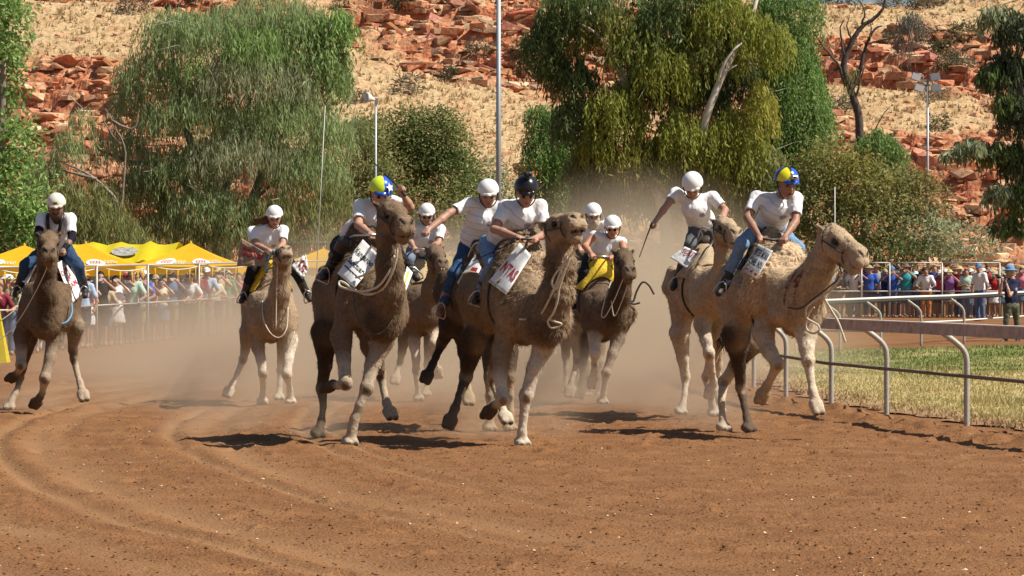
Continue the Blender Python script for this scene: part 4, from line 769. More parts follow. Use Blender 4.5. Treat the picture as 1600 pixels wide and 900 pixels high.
V, F = beam_vf(tp+[-.55, 0, .02], tp+[.40, 0, .02], .06, .06); obj('cross_arm', pyd('cross_arm', V, F), M['steel_grey'], rt)
for dx, dz, tilt in ((-.52, .15, .35), (-.38, -.33, .35), (.30, .15, -.2), (.34, -.33, -.1)):
    V, F = box_vf((0, 0, 0), (.44, .22, .32)); V = V.copy(); V[V[:, 1] > 0] *= [.7, 1, .7]; a = tilt; Ry = np.array([[math.cos(a), 0, -math.sin(a)], [0, 1, 0], [math.sin(a), 0, math.cos(a)]])
    fl = obj('floodlight', pyd('floodlight', V@Ry+tp+[dx, -.08, dz], F), M['steel_grey'], rt); V, F = box_vf((0, -.114, 0), (.38, .008, .26)); obj('glass', pyd('glass', V@Ry+tp+[dx, -.08, dz], F), M['white_rail'] if dx < 0.3 else M['steel_grey'], fl)
pole('wire_mast', 'thin pale mast leaning between the she-oak and the tents', 490, 100, 300, .016, .015, 'pole', 'galv')[0].rotation_euler = (0, 0, 0)
o = [c for c in bpy.data.objects if c.name.startswith('wire_mast')][0].children[0]; me = o.data
for v in me.vertices:
    if v.co.z > 1: v.co.x += (508-490)*100/FPX; v.co.z += (300-165)*100/FPX
pole('marker_rod', 'thin white rod standing behind the sandy camel', 1304.5, 112, 292, .016, .014, 'rod', 'white_rail')

# ---------------------------------------------------------------- tents
M['tent_gold'] = mat('tent_gold', (.80, .46, .008), .6, .004, 6, .06, trans=.25); M['tent_lime'] = mat('tent_lime', (.72, .58, .008), .6, .004, 6, .06, trans=.25); M['tent_white'] = mat('tent_white', (.72, .70, .64), .6, var=.05); M['tent_red'] = mat('tent_red', (.5, .05, .03), .7)
def tent(label, px, D, w, edge_y, apex_y, m, logo=True, rz=0):
    b = P(px, 440, D); b[2] = float(gz(b[0], D)); rt = thing('canopy_tent', label, 'tent', b, 'yellow beer tents', rz); ze = P(px, edge_y, D)[2]-b[2]; za = P(px, apex_y, D)[2]-b[2]; h = w/2
    n = 8; cs = [(-h, -h), (h, -h), (h, h), (-h, h)]
    for k in range(4):
        a, c = np.array(cs[k]), np.array(cs[(k+1) % 4]); V = []; F = []
        for j in range(n+1):
            t = j/n; e0 = a*(1-t); e1 = c*(1-t); z = ze+(za-ze)*(t-.10*math.sin(math.pi*t))
            for i in range(n+1): q = e0+(e1-e0)*i/n; V.append((q[0], q[1], z-.06*math.sin(math.pi*i/n)*(1-t)))
        F = [(j*(n+1)+i, j*(n+1)+i+1, (j+1)*(n+1)+i+1, (j+1)*(n+1)+i) for j in range(n) for i in range(n)]
        o = obj('roof_panel', pyd('roof_panel', V, F, True), m, rt)
        vl = [(V[i][0]*1.002, V[i][1]*1.002, V[i][2]-dz) for dz in (.0, .24) for i in range(n+1)]; obj('valance', pyd('valance', vl, [(i, i+1, n+2+i, n+1+i) for i in range(n)], True), m, o)
        if logo and k == 0:
            def on(u, v): 
                e0, e1 = a*(1-v), c*(1-v); q = e0+(e1-e0)*u; z = ze+(za-ze)*(v-.10*math.sin(math.pi*v))-.06*math.sin(math.pi*u)*(1-v); return np.array([q[0], q[1]-.012, z+.022])
            for uc in (.30, .72):
                ov = [on(uc-.045+.105*math.cos(t), .22+.17*math.sin(t)) for t in np.linspace(0, 2*math.pi, 25)[:-1]]; obj('logo_oval', pyd('logo_oval', ov, [tuple(range(24))]), M['tent_white'], o)
                for s, u0, wd, hh, mm, li in (('XXXX', uc-.045, .13, .15, 'tent_red', .012), ('GOLD', uc+.125, .13, .15, 'tent_white', .006)):
                    V2, F2, ext = text_vf(s, .01, 1); obj('lettering', pyd('lettering', [on(u0+x/ext[0]*wd, .22+y/ext[1]*hh)+np.array([0, -li, li]) for x, y in V2], F2), M[mm], o)
    for q in cs: tube('leg', [(q[0]*.98, q[1]*.98, -.1), (q[0]*.98, q[1]*.98, ze-.02)], .022, M['galv'], rt, 6)
    B = Blob(); B.cap((0, 0, za-.02), (0, 0, za+.05), .05, .02, .02, (0, 0, 0)); V, Q, _, _ = B.build(.02, False); obj('finial', np_mesh('finial', V, Q), m, rt); return rt


# ---------------------------------------------------------------- camels
def hair(name, V, Q, C, FU, count, length, parent, down=(0, 0, -1), seed=1, wid=.007):
    """loose tufts of coat hair lying on the surface: real strands, joined"""
    rg = np.random.default_rng(seed); N = vnormals(V, Q)
    w = np.clip(FU, 0, 1); w = w/w.sum(); ids = rg.choice(len(V), count, p=w)
    p = V[ids]+rg.normal(0, .008, (count, 3)); n = N[ids]; d = np.array(down, float)+rg.normal(0, .35, (count, 3))
    d -= n*(d*n).sum(1)[:, None]*.8; d /= np.linalg.norm(d, axis=1)[:, None]+1e-9
    L = length*rg.uniform(.5, 1.3, count)*(.45+.55*np.clip(FU[ids], 0, 1)); s = np.cross(n, d); s /= np.linalg.norm(s, axis=1)[:, None]+1e-9
    wd = wid*rg.uniform(.6, 1.4, count)
    a = p+s*wd[:, None]*.5-n*.004; b = p-s*wd[:, None]*.5-n*.004; c = p+d*L[:, None]+n*(L*rg.uniform(.1, .5, count))[:, None]
    VV = np.stack([a, b, c], 1).reshape(-1, 3); FF = np.arange(3*count).reshape(-1, 3)
    cc = np.repeat(C[ids]*rg.uniform(.65, 1.35, count)[:, None], 3, 0)
    return obj(name, np_mesh(name, VV, FF, True, cc), M['hair_strand'], parent)

def camel(key, sp):
    D = sp['D']; T = lambda q: P(q[0], q[1], D+q[2])
    base = P(sp['base'][0], sp['base'][1], D); base[2] = float(gz(base[0], base[1]))
    root = thing('camel', sp['label'], 'camel', base, 'camels racing round the dirt track')
    coat, dark, pale = [np.array(c) for c in sp['cols']]
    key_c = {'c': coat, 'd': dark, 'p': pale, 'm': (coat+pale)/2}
    B = Blob()
    tor = sp['torso']; pts = [T(q) for q in tor]
    head_dir = unit(np.array([1, 1, 0])*(pts[0]-pts[-1])); lat = np.cross(head_dir, [0, 0, 1])
    pin = lat*0
    B.chain([(a-np.array([0, 0, .02]), q[3]*.89) for a, q in zip(pts, tor)], .16, coat, lat, .80, .25)
    for q in sp.get('hump', []): B.ball(T(q), q[3], .16, coat*1.12, lat, .85, .9)
    for q in sp.get('wool', []): B.ball(T(q), q[3], .14, coat*1.45, None, 1, 1.0)  # sunlit brightness of the upper coat put into hump and wool colour
    # hip bones, ribs and shoulder blades under the coat
    t0, t1, t2 = pts[0], pts[1], pts[2]
    for c in (-1, 1):
        B.cap(t2+lat*c*.17+np.array([0, 0, .24]), t2+lat*c*.20+np.array([0, 0, .05]), .09, .12, .08, coat*.95, None, 1, .1)
        B.cap(t0+lat*c*.20+np.array([0, 0, .20])-head_dir*.12, t0+lat*c*.22-np.array([0, 0, .16]), .11, .12, .09, coat*1.05, None, 1, .2)
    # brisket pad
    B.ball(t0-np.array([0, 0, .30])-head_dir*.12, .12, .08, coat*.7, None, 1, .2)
    nk = sp['neck']; npts = [T(q) for q in nk]
    B.chain([(pts[0], min(.3, tor[0][3]))]+[(a, q[3]*.95) for a, q in zip(npts, nk)], .12, coat, lat, .9, sp.get('neckfur', .35))
    # legs
    for leg in sp['legs']:
        q0 = leg[:-1]; hf = leg[-1]; prev = None; n = len(q0); kn = leg_knee(leg)
        for i in range(n-1):
            a, b = q0[i], q0[i+1]
            key_ = a[4] if len(a) > 4 else ('c' if i < 2 else 'p')
            sl = lambda i_: 1 if i_ < 2 else .84
            B.cap(T(a), T(b), a[3]*sl(i), b[3]*sl(i+1), .09 if i == 0 else (.05 if i < 3 else .025), key_c[key_], lat if i == 0 else None, .7 if i == 0 else 1, .12 if i < 2 else .02)
        # knobbly joint
        ft = T(q0[-1]); h = T(hf); toe = unit(h-ft); low = h[2]-float(gz(h[0], h[1])) < .13
        if low: h[2] = float(gz(h[0], h[1]))+.045; dirn = unit(head_dir*.9+np.array([0, 0, -.25]))
        else: dirn = unit(toe+head_dir*.15)
        ckey = q0[-1][4] if len(q0[-1]) > 4 else 'p'; hc = key_c[ckey]*.95
        B.cap(ft, h, q0[-1][3]*.95, .056, .03, hc)
        sd = unit(np.cross(dirn, [0, .3, 1])); sd = unit(lat-dirn*(lat@dirn))
        for s in (-1, 1):
            t0 = h+sd*s*.036; B.cap(t0-dirn*.03, t0+dirn*.075, .05, .042, .018, hc, None, 1)
            B.paint(t0+dirn*.115, t0+dirn*.10, .02, dark*.45, .02)
        if not low: B.paint(h-dirn*.0, h+dirn*.02, .02, hc*.85, .05)
        kz = T(q0[kn])
        B.ball(kz+np.array([0, -.012, .015]), q0[kn][3]*.88, .03, key_c['m']); B.paint(kz+np.array([0, -.08, -.01]), kz+np.array([0, -.07, -.03]), .025, coat*.75, .03)
    # head
    p = T(sp['head'][0]); nz = T(sp['head'][1]); s = sp.get('hs', 1.0)
    f = unit(nz-p); upv = np.array(sp.get('up', (0, 0, 1)), float); u = unit(upv-f*(upv@f)); l = np.cross(f, u)
    X = lambda a, b, c=0: p+s*(a*f+b*u+c*l)
    hc = coat*sp.get('headlight', 1.0); mz = hc*.9+pale*.1
    B.chain([(npts[-1], nk[-1][3]), (X(-.03, -.02), .115*s)], .08, hc, None, 1, .3)
    B.ball(X(0, 0), .118*s, .05, hc, l, .92, .5)
    B.ball(X(-.05, .07), .07*s, .05, hc, None, 1, .9)
    for c in (-1, 1):
        B.cap(X(.06, .075, .062*c), X(.155, .060, .070*c), .046*s, .036*s, .025, hc)
        B.cap(X(.03, -.04, .06*c), X(.17, -.07, .058*c), .066*s, .058*s, .04, hc)
        B.cap(X(-.05, .05, .095*c), X(-.10, .09, .145*c), .034*s, .018*s, .02, hc*.85, None, 1, .3)
        B.ball(X(.405, .030, .044*c), .044*s, .025, mz)
        B.ball(X(.425, -.045, .034*c), .064*s, .022, mz)
    B.cap(X(.06, .035), X(.33, .015), .110*s, .084*s, .05, hc, l, .85)
    B.ball(X(.375, -.005), .090*s, .03, mz)
    B.cap(X(.05, -.10), X(.33, -.125), .085*s, .058*s, .04, hc)
    op = sp.get('mouth', 0)
    B.ball(X(.372, -.135-op), .062*s, .02, mz*.95)
    B.cap(X(.28, -.125), X(.37, -.135-op), .045*s, .048*s, .02, mz)
    for c in (-1, 1):
        B.cut_cap(X(.49, -.098-op*.5, 0), X(.39, -.098-op*.4, .080*c), .008*s+op*.4, .012)
        B.cut_cap(X(.39, -.098-op*.4, .080*c), X(.27, -.075, .095*c), .008*s, .012)
        B.cut_cap(X(.465, .035, .030*c), X(.43, .055, .058*c), .012*s, .012)
        B.paint(X(.465, .035, .030*c), X(.42, .06, .062*c), .010*s, dark*.25, .014)
        B.paint(X(.49, -.098-op*.5, 0), X(.39, -.098-op*.4, .078*c), .009*s+op*.4, dark*.3, .014)
        B.paint(X(.12, .025, .115*c), X(.16, .02, .11*c), .018*s, dark*.6, .035)
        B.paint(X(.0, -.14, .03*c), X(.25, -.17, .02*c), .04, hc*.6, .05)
        B.paint(X(-.09, .08, .13*c)+f*.03, X(-.06, .06, .105*c)+f*.03, .006, dark*.5, .02)
    for a, b, r, k_, soft in sp.get('shade_paint', []): B.paint(T(a), T(b), r, coat*k_, soft)  # shade on chests and neck fronts painted into the coat
    for a, b, r, k_, soft in sp.get('paint', []): B.paint(T(a), T(b), r, key_c.get(k_, k_) if isinstance(k_, str) else k_, soft)
    h = sp.get('h', .02); V, Q, C, FU = B.build(h)
    N = vnormals(V, Q)
    wl = np.clip((FU-.45)/.4, 0, 1)
    lg = .35+.65*sstep(.7, 1.25, V[:, 2]); dsp = lg*.007*fbm(V*14, 3)+wl*(.030*np.abs(noise3(V*15+5))*1.7+.014*np.abs(noise3(V*33+1))+.03*noise3(V*6)-.018)-(1-wl)*lg*.016*np.maximum(0, .12-np.abs(noise3(V*np.array([5, 5, 3.2])+7)))/.12*.6+lg*.010*noise3(V*4.5)
    V = V+N*dsp[:, None]
    mot = 1+.26*fbm(V*2.6+3, 3)+.16*fbm(V*7+1, 2)+.06*noise3(V*22); cav = np.clip(dsp/.03, -1, 1); C = C*(mot+.0*cav)[:, None]
    dust = 1-sstep(.1, 1.0, V[:, 2]); C = C*(1-.18*dust[:, None])+.18*dust[:, None]*np.array([.34, .24, .15])
    V -= base
    obj('body', np_mesh('camel_body', V, Q, True, np.clip(C, .004, .9)), M['fur'], root)
    if sp.get('hair', 0): 
        hr = hair('coat_hair', V, Q, np.clip(C*.92, .004, .9), (.13+FU**1.5)*(V[:, 2] > .75)+.02, int(sp['hair']*1.5), sp.get('hairlen', .05), root, tuple(np.array([0, 0, -1])-head_dir*.7), seed=int(D*10), wid=.008)
    for c in (-1, 1):
        e = X(.135, .030, .098*c)-base
        V2 = Blob().ball(e, .028*s, .01).build(.009, False); obj('eye', np_mesh('eye', V2[0], V2[1]), M['eye'], root)
    # halter
    if sp.get('halter', True):
        hm = M[sp.get('halter_mat', 'dark_rope')]
        def ring(cx, ru, rl, tilt=0, uo=-.03):
            return [X(cx+tilt*math.sin(a), uo+ru*math.sin(a), rl*math.cos(a))-base for a in np.linspace(0, 2*math.pi, 21)]
        tubes('halter', [(ring(.27, .108, .100, -.02, -.04), .009), (ring(.01, .150, .130, -.06, -.02), .009),
                         ([X(.27, -.03, .10)-base, X(.14, -.02, .118)-base, X(.01, -.01, .130)-base], .008), ([X(.27, -.03, -.10)-base, X(.14, -.02, -.118)-base, X(.01, -.01, -.130)-base], .008)], hm, root)
    if sp.get('tail'):
        tp = [T(q)-base for q in sp['tail']]; lst = [(tp, [.03]*len(tp))]
        rg = random.Random(int(D*7))
        for k in range(26):
            e = np.array(tp[-1])+np.array([rg.uniform(-.09, .09), rg.uniform(-.05, .05), rg.uniform(-.16, .02)]); m_ = (np.array(tp[-2])*.5+np.array(tp[-1])*.5)+np.array([rg.uniform(-.04, .04), 0, rg.uniform(-.05, .03)])
            lst.append(([m_, (m_+e)/2+np.array([rg.uniform(-.03, .03), 0, 0]), e], np.array([.008, .006, .002])))
        tubes('tail', [(catmull(lst[0][0], 4), .022)]+lst[1:], M['tail_hair'], root)
    sp['_T'] = T; sp['_base'] = base; sp['_X'] = X; sp['_root'] = root
    return root
def leg_knee(leg):
    return 3 if len(leg) > 5 else 2
M['tail_hair'] = mat('tail_hair', (.03, .022, .016), .8, var=.3)

BR = ((.165, .110, .066), (.05, .034, .022), (.43, .34, .245))     # brown
DK = ((.115, .075, .046), (.035, .024, .016), (.26, .19, .13))     # dark
TA = ((.37, .265, .165), (.09, .058, .036), (.55, .45, .33))     # tan
LT = ((.40, .29, .18), (.10, .065, .04), (.62, .53, .42))
CAM = {}
CAM['c3'] = dict(D=34.0, base=(545, 688), cols=BR, h=.019, hair=15000, neckfur=.5,
  label='big brown camel carrying the Kangaroo Sanctuary sign',
  torso=[(590, 470, -.5, .33), (562, 450, .2, .40), (532, 460, 1.0, .36)], hump=[(567, 405, .3, .27), (569, 366, .3, .17)],
  neck=[(598, 498, -.75, .22), (608, 455, -.98, .165), (609, 415, -1.08, .14), (607, 375, -1.1, .125)],
  head=[(610, 335, -1.1), (634, 353, -1.5)], hs=1.1, headlight=1.15,
  shade_paint=[((580, 500, -.95), (588, 520, -.95), .05, .5, .16), ((602, 380, -1.3), (606, 430, -1.15), .03, .6, .12)],
  legs=[[(545, 470, -.45, .2), (533, 525, -.55, .125), (537, 562, -.72, .082, 'p'), (540, 600, -.9, .08, 'p'), (528, 602, -.68, .052, 'd'), (520, 600, -.6, .05, 'd'), (512, 606, -.45)],
        [(612, 500, -.5, .19), (597, 535, -.6, .12, 'm'), (582, 570, -.7, .088, 'p'), (573, 608, -.8, .08, 'p'), (562, 634, -.85, .055, 'm'), (554, 655, -.85, .055, 'p'), (547, 680, -.85)],
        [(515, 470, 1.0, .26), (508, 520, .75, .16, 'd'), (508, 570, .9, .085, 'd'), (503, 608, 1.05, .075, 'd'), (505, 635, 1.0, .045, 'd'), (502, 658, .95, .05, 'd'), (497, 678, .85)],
        [(570, 490, 1.0, .26), (582, 540, .9, .14), (592, 574, 1.05, .075, 'p'), (595, 587, 1.15, .065, 'p'), (600, 612, 1.1, .045, 'p'), (604, 630, 1.05, .05, 'p'), (610, 645, .95)]])
CAM['c6'] = dict(D=33.6, base=(816, 690), cols=((.275, .19, .115), (.05, .034, .023), (.56, .47, .36)), h=.019, hair=26000, hairlen=.065, neckfur=.8,
  label='shaggy tan camel with open mouth under the black helmet jockey',
  torso=[(825, 478, -.5, .36), (800, 462, .2, .41), (757, 470, 1.0, .36)], hump=[(812, 425, .1, .31), (816, 390, .2, .2), (819, 368, .25, .1)], wool=[(838, 432, -.3, .26), (858, 500, -.75, .2)],
  neck=[(852, 500, -.8, .22), (870, 458, -1.05, .165), (876, 412, -1.1, .15), (874, 378, -1.1, .135)],
  head=[(871, 359, -1.1), (897, 348, -1.45)], hs=1.1, mouth=.012, headlight=1.1,
  shade_paint=[((842, 512, -.95), (852, 520, -1.0), .06, .5, .16), ((866, 400, -1.25), (866, 470, -1.2), .02, .65, .12)],
  legs=[[(795, 500, -.4, .2), (785, 545, -.5, .11), (781, 588, -.65, .078), (786, 624, -.75, .075, 'p'), (776, 632, -.55, .052, 'd'), (772, 634, -.45, .05, 'd'), (764, 644, -.35)],
        [(862, 500, -.55, .19), (850, 540, -.6, .12, 'p'), (835, 575, -.65, .088, 'p'), (822, 620, -.65, .082, 'p'), (818, 650, -.65, .053, 'p'), (816, 676, -.65, .055, 'p'), (816, 690, -.65)],
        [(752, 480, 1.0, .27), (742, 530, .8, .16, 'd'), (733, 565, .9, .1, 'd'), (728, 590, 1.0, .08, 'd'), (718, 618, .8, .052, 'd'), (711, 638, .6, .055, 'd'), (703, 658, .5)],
        [(800, 480, 1., .25), (785, 540, .9, .13), (773, 578, 1.1, .075), (770, 595, 1.15, .065), (778, 620, 1., .042, 'p'), (785, 638, .95, .045, 'p'), (790, 652, .85)]])
CAM['c10'] = dict(D=35.5, base=(1170, 675), cols=((.42, .305, .19), (.06, .04, .028), (.56, .46, .34)), h=.019, hair=18000, hairlen=.055, neckfur=.45,
  label='sandy camel with red paint strokes on its shoulder beside the rails',
  torso=[(1246, 466, -.55, .34), (1205, 450, .1, .41), (1158, 455, .8, .35)], hump=[(1205, 408, .15, .28), (1203, 376, .2, .13)], wool=[(1226, 412, -.2, .25), (1200, 440, -.3, .27), (1186, 462, -.2, .2)],
  neck=[(1250, 478, -.6, .25), (1268, 440, -.85, .2), (1284, 412, -1.05, .16), (1296, 388, -1.15, .135)],
  head=[(1299, 373, -1.2), (1337, 396, -1.46)], hs=1.14, mouth=.008,
  legs=[[(1200, 485, -.2, .2), (1192, 520, -.3, .13, 'm'), (1203, 550, -.5, .095, 'p'), (1215, 570, -.6, .082, 'p'), (1206, 588, -.45, .052, 'm'), (1199, 602, -.35, .055, 'c'), (1191, 618, -.3)],
        [(1262, 490, -.6, .2), (1259, 520, -.7, .125, 'p'), (1260, 545, -.8, .09, 'p'), (1263, 565, -.85, .08, 'p'), (1267, 592, -.9, .05, 'p'), (1270, 612, -.95, .055, 'p'), (1276, 634, -1.0)],
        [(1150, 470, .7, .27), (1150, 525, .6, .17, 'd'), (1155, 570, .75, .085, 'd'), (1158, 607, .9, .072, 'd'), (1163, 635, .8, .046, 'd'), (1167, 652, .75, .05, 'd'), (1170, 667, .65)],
        [(1180, 480, .9, .25), (1172, 535, .8, .15, 'd'), (1150, 570, 1.0, .09), (1131, 597, 1.15, .075), (1127, 628, 1.0, .048, 'c'), (1129, 655, .9, .045, 'p'), (1131, 672, .85)]],
  tail=[(1140, 480, 1.2), (1134, 510, 1.35), (1128, 535, 1.4)],
  paint=[((x, y, -1.25), (x, y, -.45), .006, (.15, .02, .012), .014) for st in (((1243, 424), (1237, 436), (1230, 450), (1226, 466), (1226, 478)), ((1254, 422), (1250, 434), (1244, 448), (1241, 464), (1244, 482)), ((1248, 430), (1242, 436), (1246, 444), (1240, 450))) for (x, y) in [(st[i][0]+(st[i+1][0]-st[i][0])*t, st[i][1]+(st[i+1][1]-st[i][1])*t) for i in range(len(st)-1) for t in (0, .33, .67)]])
CAM['c9'] = dict(D=40.0, base=(1090, 650), cols=LT, h=.022, hair=8000, neckfur=.3,
  label='cream camel beside the rails half hidden behind the sandy camel',
  torso=[(1118, 455, -.5, .33), (1095, 450, .2, .38), (1072, 455, .9, .33)], hump=[(1100, 412, .2, .22)],
  neck=[(1130, 440, -.8, .2), (1136, 405, -1.0, .15), (1132, 376, -1.05, .125)], head=[(1130, 356, -1.1), (1148, 366, -1.45)],
  legs=[[(1100, 480, -.4, .19), (1098, 508, -.5, .115), (1103, 532, -.65, .08, 'p'), (1108, 553, -.7, .08, 'p'), (1112, 580, -.55, .052, 'p'), (1115, 597, -.45, .055, 'p'), (1110, 611, -.4)],
        [(1130, 480, -.4, .18), (1125, 520, -.3, .11), (1112, 560, 0, .08), (1103, 590, .2, .06, 'p'), (1108, 612, .2, .045, 'p'), (1111, 622, .25, .048, 'p'), (1115, 637, .3)],
        [(1068, 470, .9, .26), (1062, 520, .8, .14, 'm'), (1067, 560, .9, .085), (1071, 590, 1.0, .068), (1070, 615, .9, .044, 'p'), (1067, 632, .85, .047, 'p'), (1064, 645, .8)],
        [(1105, 480, .9, .25), (1115, 530, 1.2, .13), (1120, 570, 1.4, .08), (1120, 590, 1.5, .06), (1122, 610, 1.4, .04), (1123, 620, 1.35, .04), (1124, 632, 1.3)]])
CAM['c1'] = dict(D=41.5, base=(60, 640), cols=((.14, .09, .052), (.045, .03, .02), (.42, .33, .24)), h=.021, hair=9000, neckfur=.35,
  label='brown camel seen head on in front of the yellow tents',
  torso=[(72, 478, -.5, .36), (75, 462, .3, .41), (92, 465, 1.0, .36)], hump=[(76, 432, .3, .24)],
  neck=[(72, 500, -.8, .24), (72, 455, -1.0, .16), (73, 415, -1.1, .125), (75, 395, -1.13, .12)], head=[(76, 379, -1.15), (76.5, 397, -1.6)], hs=1.08, headlight=1.1,
  shade_paint=[((70, 430, -1.2), (70, 500, -1.05), .04, .5, .12)],
  legs=[[(45, 490, -.4, .2), (35, 525, -.5, .12), (33, 548, -.65, .078, 'p'), (33, 571, -.75, .08, 'p'), (29, 580, -.58, .052, 'd'), (26, 584, -.5, .05, 'd'), (19, 590, -.4)],
        [(98, 490, -.4, .2), (85, 530, -.5, .11, 'm'), (78, 560, -.6, .082, 'm'), (70, 592, -.7, .08, 'p'), (67, 612, -.6, .052, 'd'), (63, 620, -.52, .052, 'd'), (56, 630, -.4)],
        [(60, 480, 1, .27), (42, 530, .9, .14, 'd'), (34, 575, 1.0, .07, 'd'), (31, 592, 1.05, .058, 'd'), (27, 608, .95, .043), (23, 616, .9, .046, 'p'), (14, 632, .8)],
        [(105, 475, 1, .27), (118, 510, .9, .13, 'm'), (114, 545, 1.05, .07, 'd'), (116, 562, 1.1, .062, 'p'), (121, 585, 1.0, .044, 'p'), (125, 598, .95, .05, 'p'), (130, 617, .85)]])
CAM['c2'] = dict(D=44.7, base=(425, 628), cols=((.33, .235, .15), (.08, .055, .035), (.62, .54, .43)), h=.022, hair=9000, neckfur=.5,
  label='pale camel with its nose in the air, between the tents and the Kangaroo Sanctuary camel',
  torso=[(425, 490, -.5, .35), (423, 470, .3, .38), (415, 475, 1., .33)], hump=[(425, 435, .2, .23)],
  neck=[(430, 500, -.7, .22), (437, 455, -.95, .145), (440, 420, -1.05, .12), (443, 404, -1.1, .11)], head=[(441, 402, -1.1), (447, 392, -1.5)], hs=.95,
  legs=[[(405, 500, -.4, .18), (402, 538, -.5, .105), (408, 563, -.6, .072), (411, 584, -.65, .072, 'p'), (411, 606, -.5, .046), (410, 617, -.45, .046), (410, 628, -.4)],
        [(452, 500, -.4, .18), (454, 532, -.5, .11, 'p'), (450, 562, -.6, .083, 'p'), (448, 586, -.7, .08, 'p'), (452, 602, -.5, .047, 'p'), (453, 608, -.45, .048, 'p'), (454, 618, -.4)],
        [(395, 480, 1., .25), (386, 520, .9, .12), (383, 548, 1.0, .07), (380, 562, 1.05, .065), (371, 583, .95, .043), (364, 598, .9, .046), (357, 612, .8)],
        [(440, 480, 1, .24), (444, 530, 1.1, .12), (440, 565, 1.2, .07), (438, 580, 1.25, .06), (437, 600, 1.2, .042), (437, 606, 1.2, .042), (436, 612, 1.1)]])
CAM['c4'] = dict(D=46.0, base=(655, 625), cols=((.16, .105, .065), (.06, .042, .03), (.45, .36, .27)), h=.024, hair=3000, neckfur=.3,
  label='greyish brown camel in the dust just behind the Kangaroo Sanctuary camel',
  torso=[(662, 480, -.5, .34), (660, 462, .2, .36), (655, 465, .9, .33)], hump=[(655, 428, .2, .2)],
  neck=[(668, 490, -.8, .2), (676, 452, -1.0, .15), (682, 422, -1.1, .12), (682, 410, -1.12, .115)], head=[(680, 398, -1.15), (692, 414, -1.55)],
  legs=[[(650, 500, -.4, .17), (647, 535, -.5, .095, 'p'), (650, 560, -.6, .065), (650, 580, -.6, .062), (652, 602, -.55, .042), (653, 612, -.52, .042), (654, 625, -.5)],
        [(678, 490, -.4, .17), (679, 515, -.5, .085, 'p'), (677, 536, -.7, .072, 'p'), (678, 552, -.6, .047), (680, 566, -.55, .045), (683, 581, -.5)],
        [(640, 470, .9, .24), (632, 525, .9, .11), (628, 550, 1, .065), (625, 566, 1.0, .052), (621, 578, .95, .043), (618, 592, .85)],
        [(670, 470, .9, .24), (672, 530, 1.1, .1), (668, 570, 1.2, .06), (666, 596, 1.2, .042), (666, 606, 1.2, .042), (666, 618, 1.1)]])
CAM['c5'] = dict(D=36.8, base=(740, 665), cols=((.085, .055, .034), (.035, .025, .018), (.38, .28, .17)), h=.024, hair=2500,
  label='dark camel almost hidden behind the shaggy camel, hind legs kicking out',
  torso=[(775, 470, -.4, .33), (745, 455, .2, .39), (717, 465, .9, .36)], hump=[(752, 405, .2, .2), (756, 386, .25, .1)],
  neck=[(790, 490, -.7, .2), (800, 445, -1.0, .15), (806, 425, -1.2, .12)], head=[(808, 425, -1.25), (818, 440, -1.6)], hs=.9, halter=False,
  legs=[[(715, 470, .9, .28), (704, 505, .8, .15, 'd'), (694, 528, 1.0, .08, 'd'), (690, 538, 1.05, .07, 'd'), (681, 558, .95, .05, 'd'), (676, 569, .9, .05, 'd'), (667, 588, .8)],
        [(740, 470, .9, .26), (722, 515, .8, .12, 'd'), (724, 550, 1.0, .075, 'd'), (727, 575, 1.1, .065), (730, 597, 1., .045, 'p'), (731, 606, .98, .046, 'p'), (732, 622, .9)],
        [(765, 500, -.4, .18), (765, 550, -.4, .1), (765, 590, -.5, .07), (765, 620, -.5, .05), (765, 645, -.5, .05), (765, 660, -.5)],
        [(795, 500, -.4, .18), (797, 550, -.4, .1), (797, 590, -.5, .07), (797, 620, -.5, .05), (797, 645, -.5, .05), (797, 660, -.5)]])
CAM['c7'] = dict(D=44.7, base=(942, 628), cols=((.13, .085, .052), (.05, .035, .025), (.50, .41, .31)), h=.022, hair=9000, neckfur=.5,
  label='brown camel with yellow saddle blanket, between the shaggy camel and the whip rider',
  torso=[(945, 488, -.5, .36), (932, 466, .2, .38), (915, 470, .9, .34)], hump=[(940, 430, .2, .23)], wool=[(975, 488, -.45, .17)],
  neck=[(958, 490, -.8, .2), (970, 457, -1.0, .155), (975, 428, -1.1, .125), (975, 415, -1.12, .12)], head=[(974, 405, -1.15), (984, 425, -1.55)], hs=1.05,
  shade_paint=[((968, 440, -1.2), (955, 500, -1.0), .05, .5, .14)],
  legs=[[(925, 500, -.4, .17), (929, 528, -.6, .095, 'p'), (930, 552, -.75, .08, 'p'), (929, 570, -.62, .05, 'p'), (928, 582, -.55, .05, 'p'), (926, 596, -.5)],
        [(970, 500, -.4, .19), (966, 528, -.5, .105, 'm'), (957, 553, -.6, .078, 'm'), (947, 583, -.65, .072, 'p'), (944, 605, -.6, .045, 'p'), (943, 614, -.58, .045, 'p'), (942, 628, -.55)],
        [(905, 475, .9, .26), (899, 510, .8, .13, 'p'), (900, 540, .9, .075), (902, 562, 1., .06), (896, 585, .9, .042), (893, 595, .87, .042), (890, 610, .85)],
        [(935, 475, .9, .25), (918, 525, .8, .11, 'd'), (914, 552, .9, .07, 'd'), (911, 578, 1., .052, 'd'), (909, 592, .95, .042, 'd'), (906, 612, .9)]])
